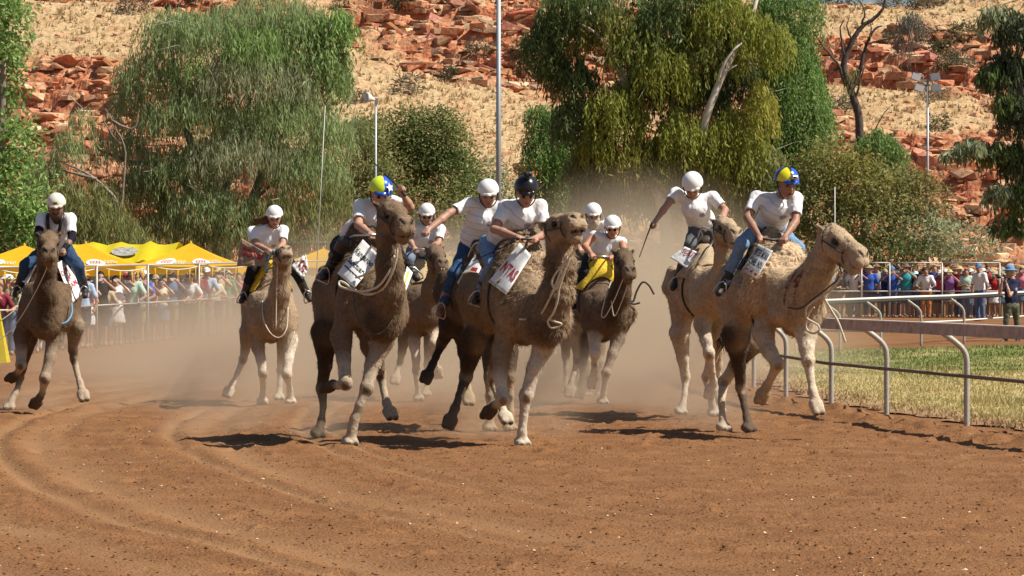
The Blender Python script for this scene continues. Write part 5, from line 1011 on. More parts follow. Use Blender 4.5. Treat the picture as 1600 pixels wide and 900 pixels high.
CAM['c8'] = dict(D=47.6, base=(905, 610), cols=BR, h=.028, hair=0,
  label='brown camel hidden behind the yellow blanket camel, carrying the bearded jockey',
  torso=[(918, 475, -.4, .32), (905, 462, .2, .36), (893, 470, .9, .33)], hump=[(905, 430, .2, .2)],
  neck=[(922, 480, -.7, .2), (924, 440, -.9, .15), (918, 425, -1.0, .12)], head=[(914, 420, -1.0), (916, 430, -1.4)], hs=.9, halter=False,
  legs=[[(915, 500, -.4, .17), (917, 540, -.5, .09), (917, 565, -.6, .065), (917, 590, -.55, .045), (917, 600, -.52, .045), (917, 612, -.5)],
        [(935, 500, -.4, .17), (937, 540, -.5, .09), (937, 565, -.6, .065), (937, 590, -.55, .045), (937, 600, -.52, .045), (937, 612, -.5)],
        [(885, 475, .9, .24), (884, 520, .9, .12), (884, 555, 1, .065), (884, 580, 1.0, .045), (884, 590, .95, .045), (884, 606, .9)],
        [(905, 475, .9, .24), (906, 525, 1., .11), (904, 555, 1.1, .065), (904, 580, 1.1, .045), (904, 590, 1.05, .045), (904, 606, 1.)]])
for k_, v_ in CAM.items(): camel(k_, v_)
# ---------------------------------------------------------------- riders
SK1 = np.array((.50, .27, .18)); SK2 = np.array((.42, .215, .14)); SK3 = np.array((.26, .14, .09))
WHITE = np.array((.80, .79, .79)); 
def face_blob(B, hc, f, u, skin, s=1.0, mouth_open=0, beard=None, stubble=.15):
    l = np.cross(f, u); X = lambda a, b, c=0: hc+s*(a*f+b*u+c*l)
    B.ball(X(-.012, .025), .098*s, .03, skin, l, .86)
    B.cap(X(.03, .0), X(.045, -.065), .072*s, .052*s, .03, skin, l, .95)
    B.ball(X(.058, -.095), .026*s, .03, skin)
    B.cap(X(.085, .012), X(.115, -.028), .011*s, .016*s, .015, skin*1.05)
    for c in (-1, 1):
        B.ball(X(.06, -.03, .036*c), .026*s, .03, skin*1.05)
        B.cap(X(.082, .030, .015*c), X(.070, .030, .05*c), .012*s, .010*s, .015, skin)
        B.cap(X(-.01, .02, .082*c), X(-.008, -.03, .078*c), .017*s, .012*s, .01, skin)
        B.paint(X(.093, .008, .032*c), X(.088, .008, .042*c), .010*s, skin*.25, .010)
        B.paint(X(.098, .032, .018*c), X(.085, .034, .05*c), .007*s, skin*.3, .009)
    B.cap(X(.088, -.058, -.02), X(.088, -.058, .02), .012*s, None, .012, skin*.85)
    if mouth_open:
        B.cut_cap(X(.115, -.068, -.009), X(.115, -.068, .009), .013*s+mouth_open, .008)
        B.paint(X(.085, -.070, -.010), X(.085, -.070, .010), .014*s, (.10, .02, .02), .008)
    else: B.paint(X(.105, -.062, -.022), X(.105, -.062, .022), .004*s, skin*.35, .008)
    if beard is not None:
        B.cap(X(.055, -.085), X(.04, -.16), .055*s, .045*s, .03, np.array(beard), l, 1.1)
        for c in (-1, 1): B.cap(X(.04, -.05, .06*c), X(.05, -.10, .03*c), .03*s, .04*s, .03, np.array(beard))
        B.paint(X(.1, -.045, -.03), X(.1, -.045, .03), .012, beard, .012)
    return X
def hand_blob(B, w, e, skin, fdir=None, grip=None, s=1.0):
    """palm, four curled fingers of unequal length, thumb: a fist closed round a rein"""
    a = unit(w-e); g = unit(np.cross(a, [0, 0, 1])) if grip is None else unit(grip)
    g = unit(g-a*(g@a)); n = np.cross(a, g)
    if n[1] > 0: n = -n; 
    kn = w+a*.085*s
    B.cap(w+a*.01, w+a*.03, .026*s, .03*s, .02, skin)
    for i, (o, ln) in enumerate(((-.033, .9), (-.011, 1.05), (.011, 1.0), (.033, .8))):
        B.cap(w+a*.03+g*o*.7, kn+g*o+n*.004, .019*s, .0125*s, .012, skin)
        p1 = kn+g*o*1.04+a*.018*ln*s-n*.026*ln*s; p2 = p1-a*.028*ln*s-n*.012*s
        B.cap(kn+g*o+n*.004, p1, .0115*s, .0105*s, .004, skin*.97); B.cap(p1, p2, .0105*s, .009*s, .004, skin*.95)
    t0 = w+a*.035-g*.03*s; t1 = w+a*.062-g*.052*s-n*.012; t2 = w+a*.085-g*.036*s-n*.03
    B.cap(t0, t1, .016*s, .013*s, .012, skin); B.cap(t1, t2, .0125*s, .011*s, .006, skin)

def put(name, B, h, base, m, root, disp=0, dsc=8, aniso=None, rough=None, paintf=None):
    V, Q, C, FU = B.build(h)
    if disp:
        N = vnormals(V, Q); W_ = V*dsc if aniso is None else (V@aniso)*dsc
        V = V+N*(disp*fbm(W_, 3)+disp*.6*(np.abs(noise3(W_*1.7+9))-.25))[:, None]
    if paintf is not None: C = paintf(V, C)
    return obj(name, np_mesh(name, V-base, Q, True, np.clip(C, .003, .95)), m, root)

def person_parts(sp, D, base, root, h=.012):
    T = lambda q: P(q[0], q[1], D+q[2])
    J = {k: T(v) for k, v in sp['j'].items()}
    skin = sp.get('skin', SK1); f = unit(sp['face']); u = unit(np.array(sp.get('up', (0, -.25, 1)), float)); u = unit(u-f*(u@f)); l = np.cross(f, u)
    hc = J['head']; B = Blob(); X = face_blob(B, hc, f, u, skin, sp.get('hs', 1.0), sp.get('mouth', 0), sp.get('beard'))
    nb = J['neck']; B.cap(hc-.05*u-.02*f, nb, .055, .062, .03, skin)
    sh = {s: J['sh'+s] for s in 'ab'}; ch = J['chest']; pv = J['pelvis']; wa = J.get('waist', ch*.4+pv*.6)
    wide = unit(sh['b']-sh['a'])
    B.chain([(nb, .07), (ch, .12), (wa, .11), (pv, .13)], .06, skin, wide, 1.15)
    for s in 'ab':
        e, w = J['el'+s], J['ha'+s]; ac = skin
        B.cap(nb*.8+ch*.2, sh[s], .045, .05, .04, skin); B.cap(sh[s], e, .056, .043, .03, skin)
        m_ = e*.65+w*.35; wr = e+(w-e)*.90 if np.linalg.norm(w-e) > .12 else w
        B.cap(e, m_, .043, .044, .02, skin); B.cap(m_, wr, .044, .029, .02, skin)
        hand_blob(B, wr, e, skin*1.03, grip=sp.get('grip'+s))
        hp = pv+wide*(.09 if s == 'b' else -.09); J['hp'+s] = hp
        k, a_ = J['kn'+s], J['an'+s]
        B.cap(hp, k, .085, .05, .04, skin); B.cap(k, a_, .048, .035, .03, skin)
    put('body', B, min(h, .011), base, M['skin'], root)
    # shirt
    sc = np.array(sp.get('shirt', WHITE)); S = Blob()
    back = unit(np.cross(wide, unit(nb-pv)))
    S.chain([(nb*.75+ch*.25, .09), (ch, .135), (wa, .135), (wa*.25+pv*.75, .14)], .07, sc, wide, 1.22)
    for s in 'ab':
        sl = sp.get('sleeve', .74); S.cap(nb*.78+ch*.22, sh[s], .078, .070, .06, sc)
        if sl > .05: S.cap(sh[s], sh[s]+(J['el'+s]-sh[s])*sl, .066, .070, .045, sc)
        if sl > .05:
            e0 = sh[s]+(J['el'+s]-sh[s])*sl; d = unit(J['el'+s]-sh[s]); S.cut_cap(e0+d*.12, e0+d*.045, .080, .008)
    frn = unit(np.cross(wide, unit(nb-pv))); frn = frn if frn[1] < 0 else -frn; em = ch+frn*.16+wide*.07; S.paint(em, em+wide*.03, .03, (.34, .30, .40), .02)
    S.cut_ball(hc-.01*u+.015*f, .115, .015)
    an = np.eye(3)
    def shirt_paint(V, C):
        st = (np.sin((V@unit(nb-pv))*2*np.pi/.085) > .86)[:, None]*1.0
        return C*(1-.24*st) if sp.get('stripes') else C
    put('shirt', S, h, base, M['shirt'], root, .016, 1, np.diag([9., 9., 5.]), None, shirt_paint)
    if sp.get('undersleeve') is not None:
        for s in 'ab':
            U = Blob(); U.cap(sh[s]+(J['el'+s]-sh[s])*.5, J['el'+s], .06, .052, .02, sp['undersleeve']); U.cap(J['el'+s], J['el'+s]+(J['ha'+s]-J['el'+s])*.86, .052, .037, .02, sp['undersleeve']); put('undersleeve', U, h, base, M['shirt'], root, .008, 14)
    # trousers
    jc = np.array(sp['trousers']); Tq = Blob()
    Tq.chain([(wa*.2+pv*.8, .135), (pv, .15)], .05, jc, wide, 1.15)
    for s in 'ab':
        k, a_, hp = J['kn'+s], J['an'+s], J['hp'+s]
        Tq.cap(pv, hp, .13, .115, .05, jc); Tq.cap(hp, k, .112, .075, .04, jc); Tq.cap(k, k+(a_-k)*.96, .073, .055, .03, jc)
    put('trousers', Tq, h, base, M['jeans'], root, .020, 8)
    for s in 'ab':
        a_, t, k = J['an'+s], J['to'+s], J['kn'+s]; sh_ = unit(k-a_); bc = np.array(sp.get('boot', (.03, .026, .022)))
        Bt = Blob(); top = .42 if sp.get('gaiter') else .14
        Bt.cap(a_+sh_*top, a_, .064 if not sp.get('gaiter') else .078, .055, .03, bc)
        fd = unit(t-a_); fd = unit(fd); hl = a_-sh_*.06
        Bt.cap(hl-fd*.03, hl+fd*.16, .046, .040, .03, bc); Bt.cap(a_, hl, .052, .05, .03, bc)
        Bt.paint(hl-fd*.05-sh_*.055, hl+fd*.2-sh_*.055, .018, bc*.4, .006)
        put('boot', Bt, h, base, M['leather_v'], root)
        J['foot'+s] = hl
    # helmet
    Hc = sp.get('helmet', (.82, .81, .78)); hs = sp.get('hs', 1.0)*1.02; Hb = Blob()
    Y = lambda a, b, c=0: hc+hs*(a*f+b*u+c*l)
    Hb.ball(Y(-.012, .050), .128*hs, .03, Hc, l, .90); Hb.ball(Y(-.045, .035), .118*hs, .03, Hc, l, .92)
    Hb.cut_plane(Y(0.02, .036), unit(-u+.12*f), .01)
    Hb.cut_ball(Y(-.012, .03), .108*hs, .006)
    if sp.get('vents'):
        for a_ in (-.06, .0, .055):
            for c in (-.05, 0, .05): Hb.cut_cap(Y(a_-.02, .19, c), Y(a_+.02, .19, c), .012+.012*0, .006)
    for c in (-.05, .05): Hb.paint(Y(.10, .11, c), Y(.098, .113, c), .004, (.12, .12, .12), .007)
    if sp.get('badge'): Hb.paint(Y(.115, .095, -.018), Y(.115, .095, .018), .014, (.10, .07, .03), .008)
    put('helmet', Hb, .0095, base, M['helmet'], root, paintf=sp.get('hpaint') and (lambda V, C: sp['hpaint'](V, C, Y, f, u, l)))
    if sp.get('peak', True):
        Pk = Blob(); Pk.cap(Y(.095, .045, -.045), Y(.095, .045, .045), .026, .026, .03, sp.get('peakcol', Hc)); Pk.ball(Y(.12, .037), .022, .03, sp.get('peakcol', Hc))
        Pk.cap(Y(.08, .045, -.07), Y(.08, .045, .07), .018, .018, .03, sp.get('peakcol', Hc)); Pk.cut_plane(Y(.1, .031), unit(-u+.1*f), .005); put('peak', Pk, .0085, base, M['helmet'], root)
    st = [Y(-.02, .03, .105), Y(.02, -.06, .085), Y(.03, -.125, .03), Y(.03, -.125, -.03), Y(.02, -.06, -.085), Y(-.02, .03, -.105)]
    tube('chin_strap', [p-base for p in st], .007, M['black'], root, 5, 4)
    if sp.get('glasses'):
        for c in (-1, 1):
            G = Blob(); G.ball(hc+f*.098+u*.008+l*.035*c, .026, .01, (.01, .01, .012), f, .45); put('sunglass_lens', G, .0065, base, M['eye'], root)
    J['Y'] = Y; J['f'] = f; J['u'] = u; J['l'] = l; J['hc'] = hc; J['wide'] = wide
    return J
M['leather_v'] = mat('leather_v', (1, 1, 1), .5, .002, 40, .25, vcol=True)

def rider(key, sp, ck):
    D = CAM[ck]['D']; J0 = sp['j']; b = P(*[J0['pelvis'][0], J0['pelvis'][1], D+J0['pelvis'][2]])
    root = thing('person', sp['label'], 'jockey', b, 'jockeys riding the racing camels')
    J = person_parts(sp, D, b, root, sp.get('h', .012)); J['root'] = root; J['base'] = b; J['D'] = D
    sp['J'] = J; return root
DENIM = (.035, .075, .155); LDENIM = (.17, .27, .42); BLK = (.018, .018, .022); GREYJ = (.10, .105, .11)
def hp_r3(V, C, Y, f, u, l):
    side = (V-Y(0, 0))@l; fr = (V-Y(0, 0))@f
    C = np.where((side < -.012+.3*np.clip(.03-fr*.2,0,.03))[:, None], np.array((.02, .10, .55)), np.array((.62, .78, .04)))
    return C
def hp_r10(V, C, Y, f, u, l):
    q = V-Y(0, 0); a = q@f; c = q@l; b = q@u
    C = np.where(((np.abs(c) < .03) | (np.abs(a+.02) < .016))[:, None], np.array((.01, .01, .012)), np.where(((c > 0) & (a > -.02) | (c < 0) & (a < -.02))[:, None], np.array((.80, .70, .02)), np.array((.02, .11, .60))))
    return np.where(((c < .0) & (a > .03))[:, None], np.array((.02, .11, .60)), C)
RID = {}
def rj(head, neck, sha, shb, chest, pelvis, ela, elb, haa, hab, kna, knb, ana, anb, toa, tob, waist=None):
    d = dict(head=head, neck=neck, sha=sha, shb=shb, chest=chest, pelvis=pelvis, ela=ela, elb=elb, haa=haa, hab=hab, kna=kna, knb=knb, ana=ana, anb=anb, toa=toa, tob=tob)
    if waist: d['waist'] = waist
    return d
# a: the side seen on the left of the picture
RID['r3'] = ('c3', dict(label='jockey in blue and lime starred helmet raising a whip on the Kangaroo Sanctuary camel', face=(.22, -1, -.42), up=(.1, -.3, 1), skin=SK1*.9, trousers=BLK, gaiter=True, glasses=True, helmet=(.02, .1, .55), hpaint=hp_r3, peakcol=(.02, .10, .55), h=.011, hs=1.1,
  j=rj((595, 304, .1), (588, 321, .3), (563, 322, .2), (613, 316, .25), (582, 338, .3), (546, 384, .6), (560, 352, -.05), (641, 324, .1), (580, 366, -.35), (629, 303, .0), (529, 394, .1), (618, 392, .2), (512, 424, .25), (640, 420, .3), (501, 431, -.1), (652, 437, .0), (562, 362, .5))))
RID['r6'] = ('c6', dict(label='jockey in black helmet with a small camera on top, both hands on the rein', face=(.12, -1, -.5), up=(.05, -.35, 1), skin=SK1*.85, trousers=LDENIM, glasses=True, helmet=(.012, .012, .014), vents=True, h=.011, hs=1.08, stripes=True,
  j=rj((822, 302, .0), (817, 320, .25), (790, 322, .2), (845, 322, .2), (814, 340, .2), (778, 384, .6), (772, 358, -.05), (853, 366, .0), (812, 372, -.35), (834, 373, -.35), (768, 414, .15), (845, 410, .2), (749, 458, .35), (852, 460, .4), (741, 470, .05), (860, 472, .2), (790, 366, .45))))
RID['r5'] = ('c5', dict(label='jockey in white helmet stretching one arm far out sideways, dark jeans', face=(.05, -1, -.4), skin=SK1*.85, trousers=DENIM, boot=(.25, .12, .06), stripes=True, hs=1.05,
  j=rj((763, 305, .0), (757, 318, .2), (733, 318, .1), (776, 324, .2), (752, 342, .2), (742, 392, .4), (702, 333, -.05), (786, 356, .1), (666, 362, -.3), (770, 378, -.2), (710, 428, .1), (790, 420, .4), (692, 476, .2), (795, 460, .5), (684, 490, -.1), (798, 470, .3), (744, 370, .35))))
RID['r10'] = ('c10', dict(label='shouting jockey in yellow, black and blue quartered helmet and faded jeans', face=(.45, -1, -.28), up=(.15, -.2, 1), skin=SK2*.8, trousers=LDENIM, helmet=(.8, .7, .02), hpaint=hp_r10, peakcol=(.02, .11, .6), mouth=.006, h=.011, hs=1.12, stripes=True,
  j=rj((1229, 289, -.05), (1219, 309, .2), (1182, 309, .15), (1244, 310, .1), (1214, 328, .15), (1199, 360, .5), (1168, 340, -.05), (1243, 346, -.1), (1188, 372, -.35), (1225, 372, -.35), (1159, 380, -.1), (1247, 388, .15), (1133, 442, .1), (1251, 440, .3), (1117, 462, -.2), (1257, 452, .1), (1206, 345, .35))))
RID['r9'] = ('c9', dict(label='jockey in white helmet leaning out with a riding crop held low, grey jeans', face=(-.12, -1, -.75), up=(-.05, -.5, 1), skin=SK1*.8, trousers=GREYJ, hs=1.12,
  j=rj((1082, 293, -.1), (1083, 311, .15), (1056, 302, .1), (1114, 308, .15), (1087, 326, .15), (1102, 356, .4), (1044, 318, .0), (1133, 328, .0), (1022, 348, -.1), (1122, 358, -.4), (1078, 384, .0), (1128, 390, .1), (1060, 432, .2), (1130, 430, .3), (1046, 458, -.05), (1134, 440, .1), (1094, 342, .3))))
RID['r7'] = ('c7', dict(label='jockey in sleeveless white shirt and white helmet on the camel with yellow blanket', face=(-.05, -1, -.3), skin=np.array((.46, .21, .125)), trousers=BLK, sleeve=.02, hs=1.05, glasses=True,
  j=rj((957, 357, .0), (953, 373, .15), (928, 368, .1), (972, 378, .1), (948, 388, .2), (932, 408, .5), (914, 385, -.05), (976, 398, -.1), (925, 398, -.25), (954, 402, -.35), (913, 426, .05), (965, 425, .2), (900, 466, .2), (975, 465, .3), (893, 485, -.1), (978, 480, .1), (940, 398, .35))))
RID['r8'] = ('c8', dict(label='white bearded jockey in white helmet riding behind the sleeveless jockey', face=(.1, -1, -.35), skin=SK1*.85, trousers=(.12, .105, .085), beard=(.62, .58, .52), hs=1.08,
  j=rj((927, 337, .0), (922, 352, .15), (902, 349, .1), (945, 352, .1), (918, 366, .2), (910, 392, .5), (894, 372, .0), (950, 376, .0), (906, 388, -.2), (945, 395, -.2), (893, 410, .1), (940, 415, .2), (888, 445, .2), (945, 450, .3), (884, 456, .0), (948, 460, .1))))
RID['r4'] = ('c4', dict(label='jockey in white helmet and sunglasses on the greyish camel deep in the dust', face=(.05, -1, -.35), skin=SK1*.8, trousers=(.15, .19, .25), glasses=True, hs=1.02, shirt=(.7, .69, .70),
  j=rj((667, 337, .0), (665, 352, .15), (647, 356, .1), (688, 358, .1), (666, 370, .2), (657, 395, .4), (639, 374, .0), (685, 380, -.05), (648, 388, -.2), (670, 389, -.3), (638, 405, .0), (682, 412, .1), (640, 442, .2), (686, 450, .3), (636, 455, .0), (690, 462, .1))))
RID['r2'] = ('c2', dict(label='jockey with brown ponytail and white helmet on the pale camel', face=(.1, -1, -.3), skin=SK1*.85, trousers=BLK, hs=1.02,
  j=rj((429, 341, .0), (422, 356, .15), (394, 362, .1), (442, 360, .1), (420, 374, .2), (424, 394, .5), (400, 383, -.05), (442, 382, -.1), (422, 392, -.35), (433, 393, -.4), (394, 420, .05), (462, 424, .05), (383, 458, .2), (477, 455, .2), (374, 472, -.1), (487, 472, -.1), (422, 386, .35))))
RID['r1'] = ('c1', dict(label='jockey in cream helmet with dark braces and black undersleeves by the yellow tents', face=(.05, -1, -.4), skin=SK3, trousers=(.03, .06, .12), undersleeve=(.012, .012, .018), badge=True, helmet=(.72, .67, .55), beard=(.03, .02, .018), hs=1.05,
  j=rj((88, 324, .0), (88, 338, .15), (66, 342, .1), (110, 342, .1), (88, 354, .2), (89, 388, .5), (60, 364, -.05), (112, 373, -.05), (76, 388, -.3), (98, 392, -.3), (40, 414, -.05), (122, 416, -.05), (29, 448, .15), (131, 448, .15), (22, 462, -.15), (131, 466, -.15), (88, 372, .35))))
for k_, (c_, s_) in RID.items(): rider(k_, s_, c_)
# ---------------------------------------------------------------- saddles, signs, ropes
from mathutils.bvhtree import BVHTree
BVH = {}
for k_ in CAM:
    root = CAM[k_]['_root']; me = [c for c in root.children if c.name.startswith('body')][0].data
    n_ = len(me.vertices); co = np.empty(n_*3, np.float32); me.vertices.foreach_get('co', co); co = co.reshape(-1, 3)+CAM[k_]['_base']
    fv = np.empty(len(me.polygons)*4, np.int32); me.polygons.foreach_get('vertices', fv)
    BVH[k_] = BVHTree.FromPolygons([tuple(map(float, c)) for c in co], [tuple(map(int, f)) for f in fv.reshape(-1, 4)])
def cast(ck, a, d, mx=9):
    h = BVH[ck].ray_cast(Vector(map(float, a)), Vector(map(float, d)), mx); return None if h[0] is None else np.array(h[0][:])
CAMPOS = np.array([0, 0, EYE])
def sheet(name, label, cat, ck, corners, m, texts=(), drape=True, n=14, off=.03, sag=0, edge=None, bars=(), group=None, wrinkle=.008):
    """cloth or board: corners TL TR BR BL (px, py, dY); texts (string, u, v, width, height, rot180)"""
    D = CAM[ck]['D']; c = [np.array(P(q[0], q[1], D+q[2])) for q in corners]
    uv = np.array([(i/n, j/n) for j in range(n+1) for i in range(n+1)])
    def bil(u, v): return (1-u)[:, None]*(1-v)[:, None]*c[0]+u[:, None]*(1-v)[:, None]*c[1]+u[:, None]*v[:, None]*c[2]+((1-u)*v)[:, None]*c[3]
    W0 = bil(uv[:, 0], uv[:, 1]); rays = W0-CAMPOS; L0 = np.linalg.norm(rays, axis=1); rays /= L0[:, None]
    L = L0.copy()
    if drape:
        hit = np.full(len(L), np.nan)
        for i in range(len(L)):
            p = cast(ck, CAMPOS, rays[i], 80)
            if p is not None: hit[i] = np.linalg.norm(p-CAMPOS)
        L = np.where(np.isnan(hit), np.nan, hit)
        if np.isnan(L).all(): L = L0.copy()
        G = L.reshape(n+1, n+1)
        for _ in range(40):
            if not np.isnan(G).any(): break
            pd = np.pad(G, 1, constant_values=np.nan); st = np.stack([pd[1:-1, :-2], pd[1:-1, 2:], pd[:-2, 1:-1], pd[2:, 1:-1]])
            with np.errstate(all='ignore'):
                import warnings; warnings.simplefilter('ignore'); mm = np.nanmean(st, 0)
            G = np.where(np.isnan(G), mm, G)
        G0 = G.copy()
        for _ in range(14):
            pd = np.pad(G, 1, mode='edge'); G = (pd[1:-1, :-2]+pd[1:-1, 2:]+pd[:-2, 1:-1]+pd[2:, 1:-1])/4
        L = (G-np.clip(np.percentile(G-G0, 97), 0, .14)).ravel()-off*.6
    W_ = CAMPOS+rays*L[:, None]
    W_ = W_-rays*(wrinkle*fbm(np.c_[uv*5, np.full(len(uv), D)], 3))[:, None]*2
    if sag: W_[:, 2] -= sag*np.sin(np.pi*uv[:, 0])*(1-uv[:, 1])
    base = W_.mean(0); F = np.array([(j*(n+1)+i, (j+1)*(n+1)+i, (j+1)*(n+1)+i+1, j*(n+1)+i+1) for j in range(n) for i in range(n)])
    nv = len(W_); back = W_+rays*.006; F2 = F[:, ::-1]+nv; ed = []
    ring = [i for i in range(n+1)]+[j*(n+1)+n for j in range(1, n+1)]+[n*(n+1)+i for i in range(n-1, -1, -1)]+[j*(n+1) for j in range(n-1, 0, -1)]
    for a, b in zip(ring, ring[1:]+ring[:1]): ed.append((a, b, b+nv, a+nv))
    o = obj(name, np_mesh(name, np.vstack([W_, back])-base, np.vstack([F, F2, np.array(ed)]), True), m); o.location = base.tolist()
    tag(o, label, cat, group)
    Gw = W_.reshape(n+1, n+1, 3); Gr = rays.reshape(n+1, n+1, 3)
    def at(u, v, lift):
        u = np.clip(u, 0, .9999)*n; v = np.clip(v, 0, .9999)*n; i = u.astype(int); j = v.astype(int); fu = (u-i)[:, None]; fv = (v-j)[:, None]
        def s(G): return (1-fu)*(1-fv)*G[j, i]+fu*(1-fv)*G[j, i+1]+fu*fv*G[j+1, i+1]+(1-fu)*fv*G[j+1, i]
        return s(Gw)-s(Gr)*lift-base
    for tx in texts:
        s, u, v, w, h, rot, ink = tx
        V2, F_, ext = text_vf(s, .02); k = -1 if rot else 1
        U = u+k*V2[:, 0]/ext[0]*w; Vv = v-k*V2[:, 1]/ext[1]*h
        obj('lettering', pyd('lettering', at(U, Vv, .012), F_), M[ink], o)
    for (u0, v0, u1, v1, ink) in bars:
        k = 8; q = [(u0+(u1-u0)*i/k, v) for v in (v0, v1) for i in range(k+1)]; q = np.array(q)
        obj('printed_bar', pyd('printed_bar', at(q[:, 0], q[:, 1], .007), [(i, i+k+1, i+k+2, i+1) for i in range(k)]), M[ink] if isinstance(ink, str) else ink, o)
    return o
M['sign_grey'] = mat('sign_grey', (.55, .55, .54), .6, .003, 10, .1)
M['sign_tan'] = mat('sign_tan', (.50, .42, .30), .8, .003, 14, .15)
sheet('sponsor_sign', 'white sign reading Kangaroo Sanctuary strapped to a camel', 'sign', 'c3', [(567, 374, 0), (594, 401, 0), (554, 450, 0), (527, 427, 0)], M['banner_white'],
      [('Kangaroo', .5, .30, .94, .19, 0, 'ink_black'), ('Sanctuary', .5, .58, .96, .19, 0, 'ink_black')], bars=[(.03, .73, .98, .76, 'ink_black')], off=.10)
sheet('sponsor_sign', 'white striped cloth hanging on the shaded flank behind the rope-laden neck', 'sign', 'c3', [(636, 416, 0), (645, 426, 0), (634, 456, -.2), (627, 448, -.2)], M['banner_white'], bars=[(.3, .1, .55, .9, 'yellow_cloth')], drape=False)
sheet('sponsor_sign', 'white cloth sign with red letters NTAS on the shaggy camel', 'sign', 'c6', [(812, 379, 0), (830, 399, 0), (791, 461, 0), (763, 440, 0)], M['banner_white'],
      [('NTAS', .5, .56, .86, .26, 0, 'ink_red')], bars=[(.0, .95, 1, .99, M['sign_tan'])], off=.09)
sheet('sponsor_sign', 'white sign with smudged red marks behind the shaggy camel rider', 'sign', 'c5', [(742, 398, 0), (765, 392, 0), (733, 456, 0), (714, 442, 0)], M['banner_white'], bars=[(.2, .06, .9, .16, 'ink_red'), (.35, .42, .8, .52, 'ink_red')], off=.05)
sheet('sponsor_sign', 'grey sign with dark block letters PETER MORR on the sandy camel', 'sign', 'c10', [(1184, 381, 0), (1208, 392, 0), (1182, 437, 0), (1159, 422, 0)], M['sign_grey'],
      [('PETER MORR', .52, .24, .86, .23, 0, 'ink_black'), ('CAMEL INDU', .5, .56, .86, .23, 0, 'ink_black')], bars=[(.03, .76, .97, .97, M['sign_tan']), (.12, .84, .3, .90, 'ink_red'), (.42, .84, .6, .90, 'ink_red'), (.7, .84, .88, .90, 'ink_red')], off=.10)
sheet('sponsor_sign', 'white sign with red words DEN OR CAM by the yellow tents', 'sign', 'c1', [(88, 412, -.2), (101, 404, -.1), (133, 454, -.25), (113, 474, -.35)], M['banner_white'],
      [('DEN', .42, .28, .62, .13, 0, 'ink_red'), ('OR', .46, .47, .42, .12, 0, 'ink_red'), ('CAM', .5, .66, .7, .14, 0, 'ink_red')], drape=True, off=.07)
sheet('sponsor_sign', 'narrow white cloth on the shaded shoulder of the camel by the tents', 'sign', 'c1', [(49, 417, 0), (59, 412, 0), (42, 444, 0), (34, 440, 0)], M['banner_white'], off=.05)
sheet('sponsor_sign', 'tan board with upside down red letters INGS flapping beside the ponytailed jockey', 'sign', 'c2', [(377, 372, -.15), (421, 398, -.35), (411, 416, -.4), (370, 416, -.2)], M['banner_tan'],
      [('INGS', .46, .42, .70, .36, 1, 'ink_red')], drape=False, wrinkle=.03)
sheet('sponsor_sign', 'white sack marked with a red S on the pale camel', 'sign', 'c2', [(455, 415, -.2), (478, 396, -.15), (482, 420, -.2), (473, 436, -.25)], M['banner_white'], [('S', .55, .5, .5, .62, 0, 'ink_red')], drape=False, wrinkle=.03)
sheet('sponsor_sign', 'white plate with red word SOUT held out beside the cream camel', 'sign', 'c9', [(1070, 385, -.25), (1095, 396, -.35), (1072, 419, -.4), (1047, 402, -.25)], M['banner_white'],
      [('SOUT', .52, .26, .8, .32, 0, 'ink_red')], drape=False)

def around(ck, c, ax, side, a0, a1, n, off, rmax=1.4):
    """points on the coat around the body axis, angle 0 = straight up"""
    out = []
    for a in np.linspace(a0, a1, n):
        d = math.cos(a)*np.array([0, 0, 1.])+math.sin(a)*side; p = cast(ck, c+d*rmax, -d, rmax)
        out.append((p if p is not None else c+d*.35)+d*off)
    return np.array(out)
BLANK = {'c1': (.42, .30, .18), 'c2': (.66, .42, .03), 'c3': (.50, .42, .28), 'c4': (.40, .30, .16), 'c5': (.45, .36, .24), 'c6': (.62, .58, .50), 'c7': (.70, .48, .03), 'c9': (.38, .28, .17), 'c10': (.05, .04, .035)}
DESC = {'c1': 'cream and red saddle on the camel by the yellow tents', 'c2': 'yellow padded saddle under the ponytailed jockey', 'c3': 'cream quilted saddle under the lime helmet jockey', 'c4': 'saddle with tan pad on the greyish dusty camel',
        'c5': 'saddle with cream pad on the dark camel behind the shaggy one', 'c6': 'saddle with pale cloth on the shaggy camel', 'c7': 'saddle over a bright yellow blanket under the sleeveless jockey', 'c9': 'tan strapped saddle under the whip jockey in grey jeans', 'c10': 'dark leather saddle under the shouting jockey'}
